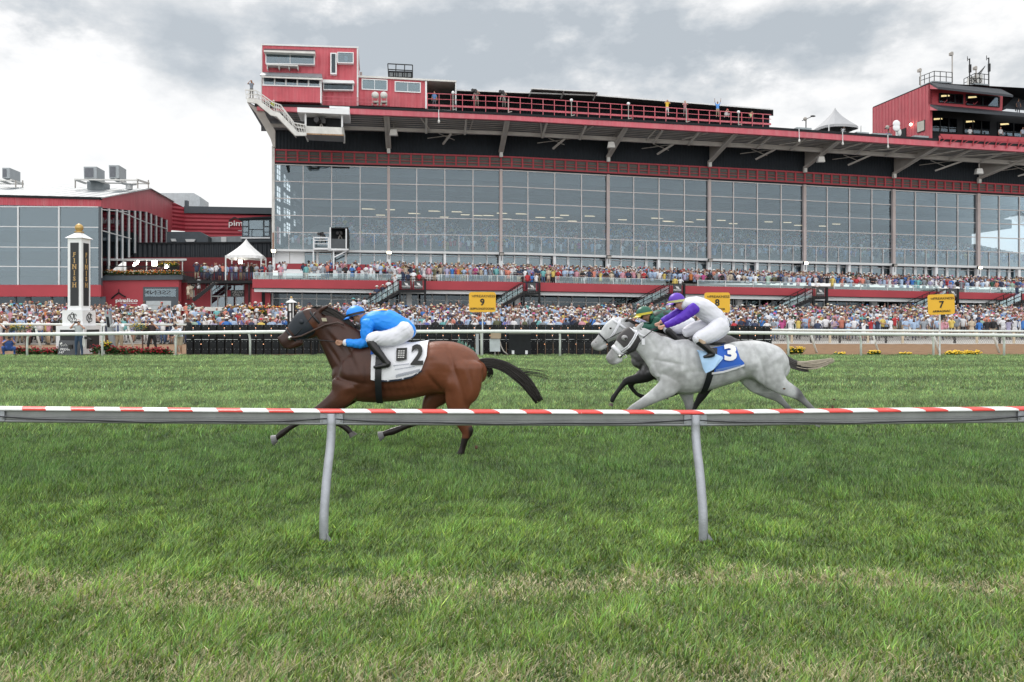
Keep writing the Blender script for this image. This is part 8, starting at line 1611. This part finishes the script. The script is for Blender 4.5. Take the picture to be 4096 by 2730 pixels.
    ro(1574, 269, YF+1.6, 'person in a pink top and grey trousers on the roof gallery, beside the yellow one', (.40, .20, .22), (.18, .17, .17), SKL, (.25, .15, .08), dict(el=(-.28, -.2, 1.25), er=(.28, -.2, 1.25), hl=(-.05, -.28, 1.42), hr=(.05, -.28, 1.42)))
    ro(1649, 271, YF+1.6, 'person in a blue shirt with both arms raised high on the roof gallery', (.08, .28, .70), (.30, .25, .19), SKD, (.05, .03, .02), dict(el=(-.30, 0, 1.72), er=(.30, 0, 1.72), hl=(-.32, 0, 2.0), hr=(.34, 0, 2.0)))
    ro(1669, 272, YF+1.6, 'person in white with a red cap bending over a camera on the roof gallery', (.62, .62, .64), (.6, .6, .6), SKL, (.1, .1, .1), crouch, cap=(.5, .02, .02)); ro(1725, 277, YF+1.6, 'person in white with a yellow vest at the right end of the roof gallery', (.62, .68, .40), (.05, .05, .06), SKL, (.1, .1, .1), crouch, cap=(.02, .02, .02))
    ro(998, 250, Y0_ := YF+2.2, 'person in a blue shirt standing in the open dark bay', (.10, .22, .45), (.10, .10, .12), SKL, (.2, .15, .1)); ro(1096, 246, YF+2.4, 'cameraman in a grey camouflage top at the left roof camera', (.13, .13, .12), (.25, .22, .18), SKL, (.1, .1, .1), up); ro(1158, 248, YF+2.4, 'cameraman in a grey top at the right roof camera', (.16, .16, .15), (.2, .2, .18), SKL, (.1, .1, .1), up)
    ro(1936, 312, YF+1.2, 'person in a white shirt sitting low under the white roof tent', (.6, .62, .66), (.2, .2, .2), SKB, (.02, .02, .02), crouch); ro(2040, 322, YF+1.2, 'person in a blue shirt half hidden by the roof edge near the tower', (.04, .12, .40), (.1, .1, .1), SKD, (.03, .03, .03), crouch)
    for x, c_, w in ((2229, (.6, .6, .62), 'in a white shirt leaning out of the middle tower window'), (2299, (.6, .6, .62), 'in a white shirt and tie behind the right hand tower window'), (2350, (.4, .45, .55), 'in a pale shirt at the far right tower window')):
        ro(x, 327, YF+2.4, 'person '+w, c_, (.05, .05, .05), SKL if x > 2240 else SKB, (.05, .04, .03))
    ro(2340, 262, YF+4.2, 'silhouetted person standing under the dark tent on the tower', (.03, .03, .04), (.03, .03, .04), SKD, (.02, .02, .02))
    for (x, y, w, c_) in ((640, 145, 'holding a microphone behind the upper left press box window', (.35, .15, .16)), (795, 140, 'in a pale shirt behind the small upper press box window', (.5, .55, .65)), (630, 205, 'in a pale shirt behind the lower press box windows, leftmost', (.5, .5, .55)), (673, 203, 'with a red cap behind the lower press box windows', (.5, .6, .6)), (697, 206, 'in a white shirt behind the lower press box windows, middle', (.6, .6, .62)), (716, 204, 'with a hand at the chin behind the lower press box windows', (.15, .15, .2)), (729, 206, 'in a white shirt behind the lower press box windows, rightmost', (.6, .6, .62)), (757, 206, 'in a white shirt at the open window under the white awning, left', (.6, .6, .62)), (776, 207, 'leaning forward at the open window under the white awning', (.08, .08, .1)), (793, 207, 'in a pale shirt at the open window under the white awning, right', (.5, .5, .58))):
        p = g(x, y+(4 if y > 150 and x < 740 else 0), 82.0 if x > 740 or y < 150 else 81.25); b = MB(); n_ = 10; sm = M('shirt_%d' % int(sum(c_)*100), c_, .8)
        b.add(*loft([(p.x, p.y, p.z-.05, .05, .13), (p.x, p.y, p.z+.18, .05, .20), (p.x, p.y, p.z+.40, .05, .17), (p.x, p.y, p.z+.46, .04, .06)], lat=(1, 0, 0), sub=2, n=n_), sm); o = b.build('person', None, 'person '+w, 'person', 'people in the press box', smooth=True); ABS[o.name] = (0, 0, 0)
        b.__init__(); b.ball((p.x, p.y, p.z+.58), (.075, .06, .11), M('face_skin', SKL, .6), 10, 8); b.build('head', o, smooth=True)
        b.__init__(); b.ball((p.x, p.y+.01, p.z+.63), (.08, .06, .08), M('cap_red' if 'red cap' in w else 'dark_hair_plain', (.4, .02, .02) if 'red cap' in w else (.05, .035, .03), .8), 10, 8); b.build('hair', o, smooth=True)
rail_people()
# ------------------------------------------------------------------ the crowd
TOPS = [('white', (.74, .75, .78), 30), ('pale blue', (.38, .50, .68), 22), ('navy', (.035, .05, .10), 13), ('black', (.02, .02, .024), 8), ('grey', (.26, .29, .33), 8), ('pink', (.60, .30, .36), 8), ('red', (.46, .04, .05), 4), ('bright blue', (.05, .18, .50), 5.5), ('turquoise', (.16, .42, .43), 2), ('lavender', (.38, .36, .52), 4), ('yellow', (.64, .50, .14), 2.4), ('coral', (.62, .23, .17), 4), ('beige', (.48, .41, .32), 6), ('mint green', (.36, .50, .42), 1.5), ('olive', (.13, .14, .08), 2), ('magenta', (.42, .07, .22), 1.2), ('purple', (.15, .08, .24), .8), ('dark green', (.03, .09, .06), 1.2), ('orange', (.58, .2, .06), .6), ('flowered', (.42, .30, .33), 4)]
BOT = [('tan', (.40, .32, .22)), ('navy', (.03, .04, .09)), ('black', (.015, .015, .018)), ('grey', (.2, .2, .22)), ('white', (.6, .6, .6)), ('blue', (.08, .13, .25))]
SKS = [(.42, .26, .20), (.38, .22, .165), (.46, .30, .24), (.28, .16, .115), (.13, .07, .05), (.07, .04, .03), (.42, .24, .18)]
HRS = [('dark', (.025, .018, .014)), ('brown', (.10, .055, .03)), ('blond', (.42, .30, .15)), ('grey', (.40, .39, .37)), ('auburn', (.16, .05, .025))]
HATS = [('', None, 46), ('straw hat', (.60, .52, .36), 7), ('white cap', (.70, .70, .70), 12), ('navy cap', (.03, .04, .09), 7), ('white sun hat', (.70, .69, .66), 7), ('pink hat', (.58, .12, .28), 1.2), ('red hat', (.45, .03, .03), .9), ('blue cap', (.06, .16, .40), 2.5), ('black hat', (.02, .02, .02), 3), ('turquoise hat', (.12, .4, .4), .7), ('red cap', (.4, .03, .03), 1)]
POSES = ['arms down', 'hands clasped', 'phone held up', 'hands on hips', 'one arm raised', 'hands shading the eyes']
def wch(rg, L_, k=-1): t = rg.random()*sum(q[k] for q in L_); 
def pick(rg, L_):
    t = rg.random()*sum(q[2] for q in L_)
    for q in L_:
        t -= q[2]
        if t <= 0: return q
    return L_[0]
def _ring(c, ra, rb, n, lat=(1, 0, 0), fw=(0, 1, 0)):
    a = np.arange(n)*2*np.pi/n; return np.array(c)[None]+np.cos(a)[:, None]*ra*np.array(lat)+np.sin(a)[:, None]*rb*np.array(fw)
class PT:
    def __init__(s): s.V = []; s.F = []; s.S = []; s.n = 0
    def tube(s, rings, slot):
        m = len(rings); n = len(rings[0]); k = s.n
        for r in rings: s.V.append(r)
        i = np.arange(m-1)[:, None]*n; j = np.arange(n)[None]; a = k+i+j; b = k+i+(j+1) % n
        s.F.append(np.stack([a, b, b+n], -1).reshape(-1, 3)); s.F.append(np.stack([a, b+n, a+n], -1).reshape(-1, 3))
        for e in (0, m-1): o = k+e*n; s.F.append(np.array([[o, o+q, o+q+1] if e else [o, o+q+1, o+q] for q in range(1, n-1)]))
        s.S.append(np.full(m*n, slot)); s.n += m*n
    def limb(s, pts, rs, slot, n=5):
        pts = [np.array(p, float) for p in pts]; R = []
        for i, p in enumerate(pts):
            t = pts[min(i+1, len(pts)-1)]-pts[max(i-1, 0)]; t /= np.linalg.norm(t)+1e-9; u = np.cross(t, (0, 1, .1)); u /= np.linalg.norm(u)+1e-9; w = np.cross(t, u); R.append(_ring(p, rs[i], rs[i], n, u, w))
        s.tube(R, slot)
    def done(s): return np.concatenate(s.V), np.concatenate(s.F), np.concatenate(s.S)
TCACHE = {}
def template(pose, dress, hat, lng, lod):
    key = (pose, dress, hat, lng, lod)
    if key in TCACHE: return TCACHE[key]
    P = PT(); nt = 8 if lod else 6
    if lod:
        for sx in (-1, 1):
            P.limb([(sx*.09, 0, .88), (sx*.11, 0, .48), (sx*.12, .02, .08)], [.085, .06, .045], 0 if dress else 2); P.limb([(sx*.12, .03, .05), (sx*.13, -.13, .04)], [.05, .04], 5)
    if dress: P.tube([_ring((0, 0, .55), .20, .16, nt), _ring((0, 0, .8), .18, .14, nt), _ring((0, 0, 1.02), .13, .10, nt)], 1)
    P.tube([_ring((0, 0, .84), .165, .115, nt), _ring((0, 0, 1.04), .15 if dress else .165, .11, nt), _ring((0, 0, 1.26), .19, .125, nt), _ring((0, 0, 1.39), .20, .11, nt), _ring((0, 0, 1.46), .11, .08, nt)], 1)
    P.tube([_ring((0, 0, 1.42), .055, .055, 6), _ring((0, -.01, 1.52), .055, .055, 6)], 0)
    hh = (0, -.02, 1.60); rs = ((-.115, .035), (-.085, .066), (-.03, .086), (.04, .088), (.09, .065), (.115, .03)) if lod else ((-.11, .045), (-.03, .086), (.05, .085), (.11, .035))
    P.tube([_ring((hh[0], hh[1]+(.0 if dz > -.06 else -.01), hh[2]+dz), r*.86, r*1.1, 8 if lod else 6) for dz, r in rs], 0)
    P.tube([_ring((0, .02, hh[2]+dz), r*.9, r*1.0, 8 if lod else 6) for dz, r in ((-.04, .080), (.04, .097), (.10, .078), (.13, .035))], 3)
    if lod: P.limb([(0, -.115, 1.60), (0, -.128, 1.575)], [.014, .018], 0, 4); P.limb([(-.05, -.108, 1.615), (.05, -.108, 1.615)], [.014, .014], 5, 4)
    if lng: P.tube([_ring((0, .05, 1.62), .095, .05, 6), _ring((0, .06, 1.48), .11, .05, 6), _ring((0, .07, 1.34), .085, .035, 6)], 3)
    if hat == 'cap': P.tube([_ring((0, -.01, 1.655), .094, .108, 8), _ring((0, 0, 1.71), .08, .09, 8), _ring((0, 0, 1.745), .035, .04, 8)], 4); P.tube([_ring((0, -.13, 1.655), .065, .06, 6), _ring((0, -.12, 1.668), .06, .05, 6)], 4)
    if hat == 'brim': P.tube([_ring((0, 0, 1.655), .185, .19, 10), _ring((0, 0, 1.67), .175, .18, 10), _ring((0, 0, 1.672), .10, .11, 10), _ring((0, 0, 1.76), .085, .095, 10), _ring((0, 0, 1.765), .03, .03, 10)], 4)
    A = {0: ((.25, .02, 1.14), (.25, -.06, .90)), 1: ((.27, -.04, 1.14), (.05, -.24, 1.08)), 2: ((.26, -.22, 1.25), (.07, -.28, 1.55)), 3: ((.36, .02, 1.16), (.18, -.06, 1.0)), 4: ((.27, -.02, 1.15), (.05, -.22, 1.1)), 5: ((.30, -.16, 1.38), (.09, -.16, 1.64))}[pose]
    for sx in (-1, 1):
        e, h = A
        if pose == 4 and sx > 0: e, h = (.30, -.05, 1.62), (.28, -.1, 1.92)
        m = [sx*.185*1, 0, 1.39]; P.limb([m, (sx*(e[0]*.45+.19*.55), e[1]*.5, (e[2]+1.39)/2), (sx*e[0], e[1], e[2])], [.056, .052, .043], 1); P.limb([(sx*e[0], e[1], e[2]), (sx*h[0], h[1], h[2])], [.040, .034], 6); 
        if lod: P.limb([(sx*h[0], h[1], h[2]-.01), (sx*h[0]*.9, h[1]-.02, h[2]+(.06 if h[2] > 1.2 else -.06))], [.036, .028], 0)
    TCACHE[key] = P.done(); return TCACHE[key]
SKC = M('spectator_surface', (1, 1, 1), .8, 0, .06, 30, attr=True)
def mkperson(rg, lod):
    top = pick(rg, TOPS); bot = rg.choice(BOT); hat = pick(rg, HATS); hair = rg.choice(HRS); sk = rg.choice(SKS); pose = rg.choices(range(6), (24, 30, 22, 10, 5, 9))[0]; dress = rg.random() < .28; lng = rg.random() < (.8 if dress else .15); slv = rg.random() < .35
    ht = 'cap' if 'cap' in hat[0] else ('brim' if hat[0] else ''); V, Fc, Sl = template(pose, dress, ht, lng, lod)
    j = lambda c, a=.12: np.clip(np.array(c)*(1+rg.uniform(-a, a)), 0, 1); pal = np.zeros((7, 3)); pal[0] = j(sk); pal[1] = j(top[1]); pal[2] = j(bot[1]); pal[3] = j(hair[1]); pal[4] = j(hat[1] or (0, 0, 0)); pal[5] = (.02, .02, .02); pal[6] = pal[1] if slv else pal[0]
    sc = rg.uniform(.93, 1.06)*(.96 if dress else 1); w = rg.uniform(.93, 1.12); yaw = rg.uniform(-.5, .5)-.15; c, s = math.cos(yaw), math.sin(yaw); X = V*np.array([w, w, 1])*sc; X = np.stack([X[:, 0]*c-X[:, 1]*s, X[:, 0]*s+X[:, 1]*c, X[:, 2]], -1)
    C = pal[Sl]
    if top[0] == 'flowered': C = np.where(((Sl == 1) & (np.random.default_rng(int(rg.random()*1e6)).random(len(Sl)) < .5))[:, None], np.array([.08, .12, .4]), C)
    return X, Fc, C, dict(top=top[0], bot=bot[0], hat=hat[0], hair=hair[0], pose=POSES[pose], dress=dress, slv=slv)
def where(xs, zone):
    L_ = {'apron': ((170, 'left of the finish post'), (420, 'just right of the finish post'), (745, 'below the red terrace wall'), (1060, 'behind the left end of the black panels'), (1330, 'left of the bay horse rider'), (1700, 'behind the bay horse rider'), (1850, 'left of the nine sign'), (2030, 'under the nine sign'), (2350, 'midway from the nine sign to the grey horses'), (2700, 'behind the green rider'), (2960, 'under the eight sign'), (3110, 'at the right end of the black panels'), (3350, 'behind the grey tail'), (3650, 'left of the seven sign'), (3860, 'under the seven sign'), (9999, 'at the far right')),
          'terrace': ((1300, 'at the left end'), (1600, 'left of the first staircase'), (1730, 'above the first staircase'), (2080, 'above the nine sign'), (2180, 'at the second staircase'), (2660, 'between the second and third staircases'), (2950, 'above the eight sign'), (3240, 'left of the fourth staircase'), (3500, 'right of the fourth staircase'), (3860, 'above the seven sign'), (9999, 'at the far right'))}[zone]
    return next(n for a, n in L_ if xs < a)
def crowd():
    rg = random.Random(21); spots = []
    # (Y rank, x px, position, zone, rowname)
    for i in range(19):
        Y0 = 57.4+.95*i; step = .56/(Y0/F)*.98; x = -60+rg.uniform(0, step)
        while x < 4200:
            p = G(x, HY, Y0+rg.uniform(-.2, .2)); X = x*1.0; occ = .86
            if 1130 < X < 1190 or (1000 < X < 1150 and i > 6): occ = .25
            if 690 < X < 1300 and i > 4: occ = .15 if i < 12 else .3
            elif 560 < X < 990 and i > 8: occ = .22
            if 440 < X < 560 and i > 14: occ = .2
            if X < 420 and i > 14: occ = .75
            if i == 0: occ *= .8
            occ *= .50+.85*float(vnoise(np.array([x*.011+50]), np.array([i*.45+9.]))[0])
            if i > 15: occ *= .55
            if i < 7 and X > 3100: occ *= .62
            if rg.random() < occ: spots.append((p.y, x, Vector((p.x, p.y, apron_z(Y0+.3))), 'apron', i))
            x += step*rg.uniform(.8, 1.25)*(1-.17*(x-CX)/F)
    for i in range(8):
        a = YT+.62+i; x = 590.0
        while x < 2400:
            occ = .93
            if x < 905: occ = .26 if i else .42
            if x < 640: occ = .3 if i < 2 else 0
            if i == 7: occ *= .6
            if i and any(abs(x-v-i*1.5) < 5 for v in (948, 1222, 1556, 1886, 2190)): occ = .12
            occ *= .72+.5*float(vnoise(np.array([x*.035+i*.4]), np.array([i*.5+3.]))[0])
            if rg.random() < occ: q = terr(i)[0](x, a+rg.uniform(-.1, .1)); spots.append((q.y, x*KD, q, 'terrace', i))
            x += (.55/(a/F)/KD)*rg.uniform(.82, 1.25)*(1-.17*(x*KD-CX)/F)
    # people on stairs and the media terrace
    for x, y, Y0 in ((927, 661, YS+.8), (938, 665, YS+.8), (950, 664, YS+.7), (963, 665, YS+.8), (908, 673, YS+.7), (893, 683, YS+.8), (880, 694, YS+.8), (866, 701, YS+.7), (851, 712, YS+.8), (1212, 668, YS+.7), (1222, 668, YS+.9), (1232, 668, YS+.7), (1551, 674, YS+.8), (1563, 674, YS+.8), (1878, 684, YS+.8), (2185, 684, YS+.8), (2337, 690, YS+.8), (838, 722, YS), (824, 728, YS), (812, 730, YS), (798, 735, YS)):
        q = g(x, y, Y0); spots.append((q.y-30, x*KD, q, 'stairs', 0))
    for k, (x, y) in enumerate(((452, 645), (463, 645), (470, 645), (474, 645), (483, 650), (505, 645), (512, 645), (520, 645), (533, 645), (542, 645), (553, 645), (561, 645), (567, 645), (578, 645), (585, 645), (487, 647), (497, 645), (457, 676), (439, 690), (433, 690), (478, 660))):
        q = g(x, y, 85.3-.4*(k > 16)); spots.append((q.y-30, x*KD, q, 'media', 0))
    spots.sort(key=lambda s: s[0]+(14 if s[3] == 'terrace' and s[4] else 0)+(-7 if s[3] == 'terrace' and s[4] == 0 else 0)+(6 if s[3] == 'apron' and s[4] > 1 and 700 < s[1] < 3100 else 0)); NI = 255; used = set(); ind = 0; rest = []
    for s in spots:
        if ind < NI and -10 < s[1] < 4110:
            for tr in range(14):
                X, Fc, C, d = mkperson(rg, True); wear = f"{d['top']} dress" if d['dress'] else (f"{d['top']} shirt, {d['bot']} trousers"); hd = f" and {d['hat']}" if d['hat'] else f", {d['hair']} hair"
                pl = {'apron': 'in the ground crowd '+where(s[1], 'apron') if s[3] == 'apron' else '', 'terrace': 'on the terrace '+where(s[1], 'terrace') if s[3] == 'terrace' else '', 'stairs': 'on the '+('first' if s[1] < 1760 else 'second' if s[1] < 2200 else 'third' if s[1] < 2800 else 'fourth' if s[1] < 3400 else 'fifth')+' black staircase', 'media': 'on the black railed media terrace'}[s[3]]
                lab = f"person in {wear}{hd}, {d['pose']}, {pl}"
                w = lab.split()
                if len(w) > 16: lab = f"{wear}{hd}, {d['pose']}, {pl}"; w = lab.split()
                if len(w) > 16: lab = f"{wear}{hd}, {pl}"; w = lab.split()
                if len(w) > 16: lab = f"{wear.split(',')[0]}{hd}, {pl}"; w = lab.split()
                if len(w) > 16: lab = f"{wear.split(',')[0]}, {d['pose']}, {pl}"; w = lab.split()
                if len(w) > 16: lab = f"{wear.split(',')[0]}, {pl}"
                if lab not in used: break
            else: rest.append(s); continue
            used.add(lab); me = npmesh('person', X, Fc, C, SKC, smooth=True); o = link('person', me, None, lab, 'person', 'spectators'); o.location = s[2]; ind += 1
        else: rest.append(s)
    # the others, and those behind the glass
    Vs, Fs, Cs = [], [], []; base = 0
    def put(pos, lod, dim=1.):
        nonlocal base
        X, Fc, C, _ = mkperson(rg, lod); Vs.append(X+np.array(pos)); Fs.append(Fc+base); Cs.append(C*dim); base += len(X)
    for s in rest: put(s[2], s[0] < 82)
    for i in range(22):
        d0 = 1.5+i*.95+.45; z0 = .15+max(0, i-1)*.235; x = 745+rg.uniform(0, 8)-(0 if i > 3 else 80)
        while x < 2400:
            occ = .70 if i < 14 else .5
            if (int((x-630)/66) % 5 == 2) and i > 2: occ *= .35
            if rg.random() < occ:
                p = g(x, 573+(x-631)*.0235, YG)+NV*(d0+rg.uniform(-.1, .1))
                if x < 880 and i < 5: occ = .3
                put((p.x, p.y, p.z+z0), False)
            x += 13.5*(1-.15*(x-1176)/1830*2)*rg.uniform(.8, 1.3)
    me = npmesh('crowd', np.concatenate(Vs), np.concatenate(Fs), np.concatenate(Cs), SKC, smooth=True); link('crowd', me, None, 'dense mass of summer dressed spectators filling the ground, the terrace and the glazed stand', 'crowd', kind='stuff')
crowd()
